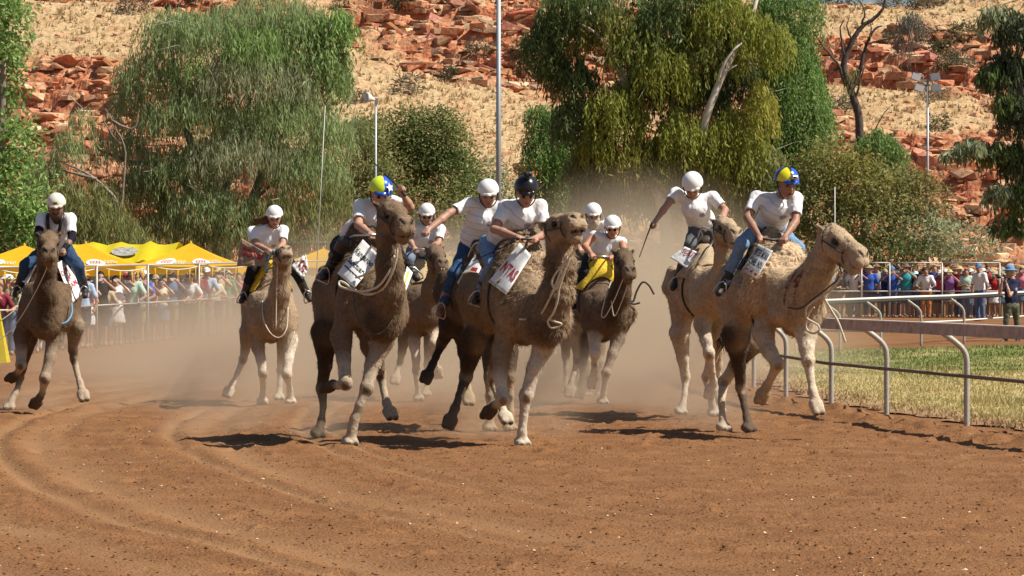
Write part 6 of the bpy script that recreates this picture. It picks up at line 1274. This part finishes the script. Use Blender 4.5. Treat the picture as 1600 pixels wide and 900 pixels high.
for k_, (c_, s_) in RID.items():
    if c_ not in BLANK: continue
    sp = CAM[c_]; T = sp['_T']; J = s_['J']; pts = [T(q) for q in sp['torso']]
    pv = J['pelvis']; hd = unit((pts[0]-pts[-1])*np.array([1, 1, 0])); side = np.cross(hd, [0, 0, 1.])
    # side: make +side the right of the picture
    if side[0] < 0: side = -side
    root = thing('saddle', DESC[c_], 'saddle', pv-np.array([0, 0, .15]), 'camel saddles'); b = np.array(root.location[:])
    bm_ = M['blanket_'+c_] = mat('blanket', BLANK[c_], .9, .008, 40, .2)
    mid = pts[1]*1.0
    # blanket: a patch lying on the back in front of and under the rider
    rows = []; nA = 15; ts = np.linspace(-.52, .30, 9) if c_ in ('c9', 'c4') else np.linspace(-.30, .2, 7) if c_ in ('c2', 'c7') else np.linspace(.12, .5, 7)
    for t in ts:
        cc = mid-hd*t*-1.0*0+hd*(-(t))*1.0; cc = np.array([cc[0], cc[1], mid[2]])
        rows.append(around(c_, cc, hd, side, -1.15 if c_ in ('c2', 'c4', 'c7', 'c9') else -.8, 1.15 if c_ in ('c2', 'c4', 'c7', 'c9') else .8, nA, .022))
    Rw = np.array(rows); V = Rw.reshape(-1, 3); nr = len(rows)
    F = np.array([(i*nA+j, i*nA+j+1, (i+1)*nA+j+1, (i+1)*nA+j) for i in range(nr-1) for j in range(nA-1)])
    o = obj('blanket', np_mesh('blanket', V-b, F, True), bm_, root); so = o.modifiers.new('thick', 'SOLIDIFY'); so.thickness = .02; so.offset = 1
    # seat and bars
    S = Blob(); S.cap(pv-np.array([0, 0, .17])-hd*.18, pv-np.array([0, 0, .19])+hd*.12, .11, .10, .05, (.06, .04, .03), side, 1.4); S.cap(pv-hd*.25+np.array([0, 0, -.1])-side*.12, pv-hd*.25+np.array([0, 0, -.1])+side*.12, .055, None, .05, (.06, .04, .03))
    put('seat', S, .016, b, M['leather_v'], root)
    hmid = (J['haa']+J['hab'])/2 if c_ not in ('c3', 'c9', 'c5') else J['haa' if c_ == 'c3' else 'hab']
    hoop = [pv+hd*.18-side*.2-np.array([0, 0, .25]), pv*.5+hmid*.5-side*.13, hmid-side*.10-np.array([0, 0, .01]), hmid+side*.10-np.array([0, 0, .01]), pv*.5+hmid*.5+side*.13, pv+hd*.18+side*.2-np.array([0, 0, .25])]
    tube('hand_bar', [q-b for q in hoop], .013, M['steel'] if c_ not in ('c10', 'c1', 'c6') else M['leather'], root, 6, 5)
    gp = around(c_, mid+hd*.18, hd, side, -math.pi, math.pi, 33, .012); tubes('girth_strap', [([q-b for q in gp], .014)], M['leather'], root)
    gp = around(c_, mid+hd*.42, hd, side, -math.pi, math.pi, 33, .012) if c_ in ('c2', 'c7', 'c9') else None
    if gp is not None: tubes('chest_strap', [([q-b for q in gp], .012)], M['brown_leather'], root)
    for s in 'ab':
        ft, tv, kn = J['foot'+s], unit(J['to'+s]-J['an'+s]), J['kn'+s]; upd = unit(J['an'+s]-ft+np.array([0, 0, .02])); sd = unit(np.cross(tv, upd)); c0 = ft+tv*.09
        ir = [c0+sd*.07-upd*.065, c0+sd*.075-upd*.02, c0+sd*.04+upd*.08, c0+upd*.115, c0-sd*.04+upd*.08, c0-sd*.075-upd*.02, c0-sd*.07-upd*.065, c0+sd*.07-upd*.065]
        st = obj('stirrup', None, None, root) if False else tubes('stirrup', [([q-b for q in ir], .009)], M['steel'], root, 6)
        V, F = beam_vf(c0+upd*.11, J['hp'+s]*.6+pv*.4-np.array([0, 0, .08]), .03, .008); obj('stirrup_leather', pyd('stirrup_leather', V-b, F), M['leather'] if c_ in ('c3', 'c6', 'c10', 'c1') else M['brown_leather'], root)

def rope(label, ck, paths, m='rope', r=.013, name='rein_rope', cat='rope', group='reins and lead ropes'):
    D = CAM[ck]['D']; lst = [([P(q[0], q[1], D+q[2]) for q in p]) for p in paths]; b = lst[0][0]
    V, F = join([tube_vf(catmull(p, 6), r, 6) for p in lst]); o = obj(name, pyd(name, V-b, fix_tri(F), True), M[m]); o.location = b.tolist(); return tag(o, label, cat, group)
rope('thick cream rope looped round the neck of the Kangaroo Sanctuary camel', 'c3',
     [[(614, 383, -1.28), (617, 402, -1.22), (606, 428, -1.22), (590, 448, -1.15), (566, 455, -1.0), (545, 452, -.85), (531, 447, -.7), (531, 440, -.65), (540, 443, -.7), (552, 452, -.8), (575, 460, -1.0), (598, 452, -1.15), (613, 425, -1.25), (620, 398, -1.3), (620, 384, -1.3)],
      [(606, 398, -1.2), (592, 418, -1.1), (574, 428, -.9), (556, 434, -.75)], [(615, 400, -1.26), (619, 406, -1.28), (614, 408, -1.28), (613, 402, -1.28)]])
rope('dark girth line hanging under the chest of the Kangaroo Sanctuary camel', 'c3', [[(552, 455, -.9), (556, 490, -.98), (572, 515, -.98), (592, 522, -1.0), (608, 508, -1.02), (620, 480, -.95), (626, 455, -.9)]], 'dark_rope', .008)
rope('cream halter rope dangling from the chin of the shaggy camel', 'c6',
     [[(902, 374, -1.5), (897, 392, -1.42), (880, 414, -1.35), (868, 428, -1.32), (862, 442, -1.3), (868, 452, -1.3), (874, 440, -1.32), (884, 418, -1.36)], [(890, 402, -1.4), (882, 426, -1.34), (874, 450, -1.3), (871, 470, -1.26), (864, 490, -1.2), (856, 502, -1.12), (861, 512, -1.1), (872, 511, -1.12), (877, 506, -1.14), (868, 503, -1.15), (858, 499, -1.12)],
      [(886, 400, -1.4), (876, 424, -1.34), (868, 446, -1.3), (852, 480, -1.15), (842, 494, -.98), (828, 498, -.9), (811, 499, -.9)], [(880, 418, -1.36), (872, 418, -1.34)], [(884, 412, -1.36), (878, 410, -1.36)]], r=.011)
rope('cream rope coiled below the jaw of the sandy camel', 'c10',
     [[(1318, 425, -1.45), (1306, 445, -1.35), (1286, 462, -1.25), (1270, 472, -1.2), (1260, 482, -1.15), (1260, 496, -1.1), (1268, 502, -1.1), (1278, 508, -1.1), (1280, 516, -1.1), (1270, 521, -1.08), (1260, 514, -1.06), (1260, 500, -1.08), (1266, 486, -1.12), (1272, 480, -1.15)],
      [(1286, 464, -1.25), (1296, 480, -1.2), (1309, 502, -1.2), (1316, 520, -1.2), (1321, 535, -1.2)]], r=.012)
rope('dark rein running from the cheek of the sandy camel along its neck', 'c10', [[(1310, 412, -1.4), (1314, 430, -1.35), (1296, 448, -1.2), (1272, 466, -1.05), (1250, 482, -.95), (1225, 478, -.75), (1206, 466, -.5)]], 'dark_rope', .009)
rope('short pale blue tie on the shaded side of the camel by the tents', 'c1', [[(40, 444, -.4), (40, 455, -.45), (42, 464, -.5)]], 'blue_rope', .011)
rope('pale blue lead rope across the chest of the camel by the yellow tents', 'c1', [[(112, 474, -.6), (112, 490, -.7), (104, 503, -.85), (90, 506, -.9), (76, 502, -.95)]], 'blue_rope', .011)
rope('thin grey reins stretched down from the muzzle of the camel by the yellow tents', 'c1', [[(80, 402, -1.6), (66, 435, -1.4), (48, 470, -1.2), (28, 502, -1.1), (6, 526, -1.1), (-8, 532, -1.1)], [(36, 450, -.4), (24, 482, -.6), (0, 502, -.7)]], 'rope', .006)
rope('grey and black chest rope on the pale camel', 'c2', [[(410, 470, -.75), (412, 500, -.95), (424, 522, -1.05), (438, 527, -1.08), (448, 512, -1.05), (450, 480, -.9)], [(434, 415, -1.2), (432, 460, -1.1), (431, 515, -1.08)], [(460, 518, -.75), (452, 540, -.78), (444, 552, -.75)]], 'rope', .009)
rope('blue rope held by the ponytailed jockey', 'c2', [[(428, 391, -.75), (420, 405, -.6), (414, 424, -.45)]], 'blue_rope', .018)
rope('loose reins around the neck of the greyish dusty camel', 'c4', [[(690, 420, -1.6), (684, 440, -1.25), (674, 458, -1.15)], [(694, 420, -1.6), (690, 450, -1.25), (684, 470, -1.1)]], 'rope', .008)
rope('dark strap whipping out behind the camel with yellow blanket', 'c7', [[(985, 470, -.6), (990, 470, -.6), (995, 455, -.6), (1004, 441, -.6), (1014, 446, -.6), (1022, 460, -.6)], [(980, 470, -.65), (990, 475, -.65), (1000, 473, -.65)]], 'dark_rope', .016)
rope('thin tan reins slack below the jaw of the yellow blanket camel', 'c7', [[(976, 430, -1.35), (960, 468, -1.2), (946, 494, -1.1), (940, 492, -1.05), (946, 465, -1.0), (955, 440, -.8)], [(984, 436, -1.5), (972, 470, -1.25), (960, 494, -1.15), (955, 470, -1.15)]], 'rope', .007)
rope('grey and white cords tied at the saddle of the cream camel', 'c9', [[(1116, 358, -.5), (1120, 366, -.5), (1112, 380, -.45), (1104, 396, -.5), (1090, 412, -.5)], [(1118, 378, -.6), (1122, 402, -.7)]], 'rope', .012)
def whip(label, ck, pts, r0, r1, tip=None):
    D = CAM[ck]['D']; p = [P(q[0], q[1], D+q[2]) for q in pts]; b = p[0]; rt = thing('riding_whip', label, 'whip', b, 'whips held by the jockeys')
    q = catmull([x-b for x in p], 4); tube('shaft', q, np.linspace(r0, r1, len(q)), M['black'], rt); tube('grip', [q[0]-(q[1]-q[0])*.5, q[0], q[1]], r0*1.5, M['leather'], rt)
    if tip: V, F = beam_vf(q[-1], q[-1]+unit(q[-1]-q[-2])*.12, .05, .012); obj('leather_flap', pyd('leather_flap', V, F), M['brown_leather'], rt)
whip('black whip raised above the lime and blue helmet', 'c3', [(632, 304, -.06), (618, 288, 0), (602, 272, .1), (584, 254, .2)], .012, .006)
whip('long riding crop with a leather flap pointing at the ground', 'c9', [(1019, 349, -.12), (1012, 366, -.15), (1004, 388, -.15)], .011, .006, True)
whip('thin dark cane held across the lap of the black helmet jockey', 'c6', [(803, 377, -.4), (780, 389, -.25), (738, 408, .1)], .009, .005)
# helmets: star, cameras, badge
def star(o, c, n, upv, r, m):
    s = np.cross(upv, n); V = [c+n*.004]+[c+n*.004+(math.cos(a)*upv+math.sin(a)*s)*(r if i % 2 == 0 else r*.45) for i, a in enumerate(np.linspace(0, 2*math.pi, 11)[:-1])]
    obj('star', pyd('star', np.array(V)-o['_b'], [(0, 1+i, 1+(i+1) % 10) for i in range(10)]), m, o['_r'])
J = RID['r3'][1]['J']; f, u, l = J['f'], J['u'], J['l']
nrm = unit(f*.75+u*.55-l*.5); star({'_b': J['base'], '_r': J['root']}, J['hc']+u*.045+nrm*.145, nrm, unit(u-nrm*(u@nrm)), .055, M['banner_white'])
for key, a_, b_, bar in (('r6', .03, .215, 1), ('r10', .125, .105, 0)):
    J = RID[key][1]['J']; Y = J['Y']; f, u, l = J['f'], J['u'], J['l']; c = Y(a_, b_); rt = thing('helmet_camera', 'small black action camera on the black helmet' if key == 'r6' else 'small silver action camera strapped to the quartered helmet', 'camera', c)
    q = lambda a, b, cc: a*f+b*u+cc*l
    B = Blob(); B.cap(q(0, 0, -.022), q(0, 0, .022), .026, None, .01, (.02, .02, .02)); B.cap(q(-.01, 0, -.02), q(-.01, 0, .02), .026, None, .01, (.02, .02, .02)); V, Q, C, _ = B.build(.007); obj('camera_case', np_mesh('camera_case', V, Q), M['black'] if key == 'r6' else M['steel'], rt)
    B = Blob(); B.cap(q(.024, .004, .012), q(.034, .004, .012), .013, None, .01, (0, 0, 0)); V, Q, C, _ = B.build(.005); obj('lens', np_mesh('lens', V, Q), M['eye'], rt)
    B = Blob(); B.cap(q(0, -.02, 0), q(0, -.065, 0) if key == 'r6' else q(-.05, -.02, 0), .014, .02, .01, (0, 0, 0)); V, Q, C, _ = B.build(.007); obj('mount', np_mesh('mount', V, Q), M['black'], rt)
J = RID['r1'][1]['J']; 
for s_ in (-1, 1):
    w_ = J['wide']; pts_ = [J['neck']+w_*.1*s_+np.array([0, .08, .03]), J['neck']+w_*.10*s_+np.array([0, -.10, .01]), J['chest']+w_*.08*s_+np.array([0, -.20, .02]), J['waist']+w_*.06*s_+np.array([0, -.22, 0])]
    tube('brace_strap', [p-J['base'] for p in pts_], .022, M['black'], J['root'], 6, 5)
J = RID['r2'][1]['J']; B = Blob(); hcx = J['hc']; D_ = J['D']
B.chain([(hcx+np.array([-.03, .08, -.02]), .07), (P(412, 344, D_+.15), .055), (P(402, 345, D_+.2), .04), (P(397, 350, D_+.25), .02)], .04, (.10, .05, .025)); put('hair', B, .012, J['base'], M['fur'], J['root'], .012, 22)
tent('golden tent nearest the end camel, partly behind its jockey', 38, 86, 3.2, 415, 383, M['tent_gold'])
tent('yellow tent in the middle of the row with beer logos', 134, 88, 3.1, 415, 380, M['tent_gold'])
tent('yellow tent at the open end of the row with two logos', 298, 93, 3.0, 414, 379, M['tent_gold'])
tent('yellow tent swallowed by dust behind the Kangaroo Sanctuary jockey', 505, 104, 3.4, 416, 388, M['tent_gold'], False)
tent('yellow tent half seen through dust between two jockeys', 672, 108, 3.2, 414, 386, M['tent_lime'], False)
# the big lime roof behind the row
b = P(190, 440, 97); b[2] = float(gz(b[0], 97)); rt = thing('marquee', 'long lime yellow marquee roof behind the row of small tents', 'tent', b, 'yellow beer tents')
V = []; n = 16
for j, (dy, z) in enumerate(((-2.0, 2.0), (-1, 2.36), (0, 2.58), (1.0, 2.5), (2.0, 2.0))):
    for i in range(n+1): V.append((-1.75+3.5*i/n+.12*dy*0, dy, z-.10*math.sin(math.pi*(i % 4)/4)-.04*abs(math.sin(i*1.3))))
obj('roof_sheet', pyd('roof_sheet', V, [(j*(n+1)+i, j*(n+1)+i+1, (j+1)*(n+1)+i+1, (j+1)*(n+1)+i) for j in range(4) for i in range(n)], True), M['tent_lime'], rt)
ov = [(.25+.40*math.cos(t), -1.30+.35*math.sin(t)-.02, 2.25+.14*math.sin(t)+.0) for t in np.linspace(0, 2*math.pi, 25)[:-1]]; obj('logo_oval', pyd('logo_oval', ov, [tuple(range(24))]), mat('logo_grey', (.30, .29, .25), .7, var=.5, scale=9), rt)
for x in (-1.7, 0, 1.7):
    for y in (-1.95, 1.95): tube('leg', [(x, y, -.1), (x, y, 1.98)], .03, M['galv'], rt, 6)
# dark sheet standing in for the deep shade behind the crowd
M['painted_shade'] = mat('painted_shade', (.035, .04, .035), .95, .01, 8, .3)
sh = [(-30, 89), (60, 90), (150, 92), (240, 96), (330, 99), (430, 104)]
V = []; 
for px, Y in sh: p = P(px, 440, Y); V += [(p[0], Y, float(gz(p[0], Y))-.05), (p[0], Y, float(gz(p[0], Y))+1.95)]
V = np.array(V); b = V[0].copy(); o = obj('painted_shade', pyd('painted_shade', V-b, [(2*i, 2*i+2, 2*i+3, 2*i+1) for i in range(len(sh)-1)]), M['painted_shade']); o.location = b.tolist(); md = o.modifiers.new('thick', 'SOLIDIFY'); md.thickness = .01; tag(o, 'dark sheet standing for the shade behind the crowd under the tents', 'painted shade')
# bunting
b = P(20, 417, 67); rt = thing('bunting', 'string of yellow triangular pennants along the top of the mesh fence', 'bunting', b); pts = []
for px in np.arange(-60, 480, 9): q = np.array(lf_at_px(px)); pts.append(np.array([q[0]-.05, q[1]-.06, float(gz(*q))+1.93-.10*abs(math.sin(px*.039))]))
tube('cord', [p-b for p in pts], .012, M['white_rail'], rt, 5)
for i, p in enumerate(pts[:-1]):
    if i % 2 == 0 or i % 5 == 1:
        d = unit(pts[i+1]-p); w = .13; L = crowd_rng.uniform(.26, .4); q = p-b; obj('pennant', pyd('pennant', [q-d*w*.5, q+d*w*.5, q+d*crowd_rng.uniform(-.05, .05)+[0, -.02, -L]], [(0, 1, 2)]), M['tent_gold'], rt)
# sponsor board and awning
b = P(-21, 568, 66); b[2] = float(gz(b[0], 66)); o = obj('sponsor_board', None); bpy.data.objects.remove(o)
B_ = [(-.35, 0, 0), (.42, 0, 0), (.22, .22, 1.15), (-.35, .22, 1.15), (-.35, .5, 0), (.42, .5, 0), (.22, .26, 1.15), (-.35, .26, 1.15)]
o = obj('sponsor_board', pyd('sponsor_board', B_, [(0, 1, 2, 3), (5, 4, 7, 6), (3, 2, 6, 7), (1, 5, 6, 2), (4, 0, 3, 7)]), M['tent_lime']); o.location = b.tolist(); tag(o, 'yellow leaning board cut off by the frame beside the mesh fence', 'board')
M['awning'] = mat('awning', (.42, .47, .42), .8, var=.1); b = P(455, 440, 112); b[2] = float(gz(b[0], 112)); rt = thing('awning', 'flat pale green grey shade roof far back in the dust', 'awning', b)
V, F = box_vf((0, 0, 2.62), (2.6, 3, .08)); obj('roof_sheet', pyd('roof_sheet', V, F), M['awning'], rt)
for x in (-1.25, 1.25):
    for y in (-1.4, 1.4): tube('leg', [(x, y, -.1), (x, y, 2.58)], .03, M['galv'], rt, 6)
# ---------------------------------------------------------------- photographer by the far rail
PH_ = dict(face=(-.93, -.35, .02), up=(0, 0, 1), skin=SK1*.85, trousers=(.115, .125, .085), shirt=np.array((.018, .022, .05)), helmet=(.14, .25, .42), peak=False, hs=1.0, h=.018, boot=(.025, .022, .02),
  j=rj((1578, 425, 0), (1581, 436, 0), (1570, 443, -.1), (1590, 443, .1), (1579, 452, 0), (1581, 478, 0), (1562, 459, -.2), (1578, 462, -.25), (1566, 437, -.3), (1570, 436, -.1), (1572, 502, -.1), (1589, 503, .1), (1571, 528, -.05), (1590, 529, .05), (1563, 531, -.15), (1586, 533, -.2), (1580, 467, 0)))
D = 82.0; b = P(1581, 533, D); b[2] = float(gz(b[0], D)); root = thing('person', 'photographer in blue bucket hat, navy shirt and green trousers aiming a camera over the rail', 'photographer', b)
J = person_parts(PH_, D, b, root, .018); 
for c in list(root.children):
    if c.name.split('.')[0] in ('helmet', 'chin_strap'): me = c.data; bpy.data.objects.remove(c)
B = Blob(); hc = J['hc']; u = np.array([0, 0, 1.]); B.ball(hc+u*.075, .125, .02, (.14, .26, .44)); B.ball(hc+u*.05, .215, .03, (.14, .26, .44), u, .13); B.cut_plane(hc+u*.025, np.array([0, 0, -1.]), .01); put('bucket_hat', B, .016, b, M['jeans'], root, .01, 14)
cm = thing('photo_camera', 'black camera with long lens pressed to the face of the photographer', 'camera', (J['haa']+J['hab'])/2+np.array([0, -.02, .06])); f = unit((-.93, -.35, 0)); s = np.cross(f, u)
B = Blob(); B.cap(-s*.055, s*.055, .045, None, .02, (0, 0, 0), f, .6); B.cap(u*.05, u*.052, .03, None, .02, (0, 0, 0)); V, Q, _, _ = B.build(.012, False); obj('camera_body', np_mesh('camera_body', V, Q), M['black'], cm)
tube('lens', [f*.02, f*.10, f*.19], [.034, .036, .042], M['black'], cm, 10)
# ---------------------------------------------------------------- dust thrown up by the camels
def dust_mat(name, dens, blobs, floor, scale, thr=(.35, .7), col=(.80, .66, .49)):
    m = bpy.data.materials.new(name); m.use_nodes = True; nt = m.node_tree; nt.nodes.clear(); L = nt.links.new; N = nt.nodes.new
    out = N('ShaderNodeOutputMaterial'); v = N('ShaderNodeVolumePrincipled'); L(v.outputs[0], out.inputs['Volume']); v.inputs['Color'].default_value = (*col, 1); v.inputs['Anisotropy'].default_value = .25
    tc = N('ShaderNodeTexCoord'); n = N('ShaderNodeTexNoise'); n.inputs['Scale'].default_value = scale; n.inputs['Detail'].default_value = 3.5; n.inputs['Distortion'].default_value = .5
    L(tc.outputs['Object'], n.inputs['Vector']); mr = N('ShaderNodeMapRange'); L(n.outputs['Fac'], mr.inputs[0]); mr.inputs[1].default_value, mr.inputs[2].default_value = thr; mr.inputs[3].default_value = floor; mr.inputs[4].default_value = 1
    acc = None
    for (cx, cy, cz, rx, ry, rz, w) in blobs:
        mp = N('ShaderNodeVectorMath'); mp.operation = 'SUBTRACT'; L(tc.outputs['Object'], mp.inputs[0]); mp.inputs[1].default_value = (cx, cy, cz)
        sc = N('ShaderNodeVectorMath'); sc.operation = 'DIVIDE'; L(mp.outputs[0], sc.inputs[0]); sc.inputs[1].default_value = (rx, ry, rz)
        ln = N('ShaderNodeVectorMath'); ln.operation = 'LENGTH'; L(sc.outputs[0], ln.inputs[0])
        f = N('ShaderNodeMapRange'); f.interpolation_type = 'SMOOTHSTEP'; L(ln.outputs['Value'], f.inputs[0]); f.inputs[1].default_value = 1; f.inputs[2].default_value = .15; f.inputs[3].default_value = 0; f.inputs[4].default_value = w
        if acc is None: acc = f.outputs[0]
        else: a = N('ShaderNodeMath'); a.operation = 'ADD'; L(acc, a.inputs[0]); L(f.outputs[0], a.inputs[1]); acc = a.outputs[0]
    mu = N('ShaderNodeMath'); mu.operation = 'MULTIPLY'; L(acc, mu.inputs[0]); L(mr.outputs[0], mu.inputs[1])
    m2 = N('ShaderNodeMath'); m2.operation = 'MULTIPLY'; L(mu.outputs[0], m2.inputs[0]); m2.inputs[1].default_value = dens; L(m2.outputs[0], v.inputs['Density']); return m
def dust(name, label, c, size, dens, blobs, floor=.15, scale=.5, thr=(.35, .7)):
    V, F = box_vf((0, 0, 0), size); o = obj(name, pyd(name, V, F), dust_mat(name, dens, blobs, floor, scale, thr)); o.location = c; return tag(o, label, 'dust', None, 'stuff')
# centre of each box and blobs in its own metres
dust('dust_cloud', 'long bank of tan dust hanging over the track behind the camels', (-.6, 63, 2.4), (19, 50, 5.0), .30,
     [(-2.9, -4, -2.3, 6.6, 17, 2.2, 1.1), (1.3, -4, -2.0, 6.8, 16, 2.8, 1.15), (3.0, 0, -1.2, 3.6, 16, 3.0, .7), (-1.2, 8, -1.6, 6.5, 15, 2.9, .5), (-1.6, -18.5, -2.4, 5.0, 6.5, 1.0, .8), (2.0, -20, -2.4, 3.5, 6, .9, .5)], .35, .4)
dust('dust_puffs', 'ragged puffs of tan dust kicked up around the hooves', (-.8, 40, .62), (12.5, 15, 1.3), .9,
     [(-1.35, -4.6, -.55, .85, 1.6, .75, 1.0), (-2.5, -3.6, -.6, 1.0, 1.8, .55, .7), (.1, -5.2, -.55, .9, 1.5, .7, .9), (.9, -4.4, -.55, 1.0, 1.6, .6, .7), (3.1, -2.9, -.55, .8, 1.6, .65, .8), (2.7, 1.2, -.55, 1.2, 2.2, .8, .7), (-5.6, 2.6, -.6, .9, 1.8, .55, .9), (-3.4, 5.4, -.5, 2.2, 2.6, 1.0, .6), (1.6, 5.0, -.5, 2.4, 2.8, 1.1, .7)], .0, 1.7, (.40, .72))
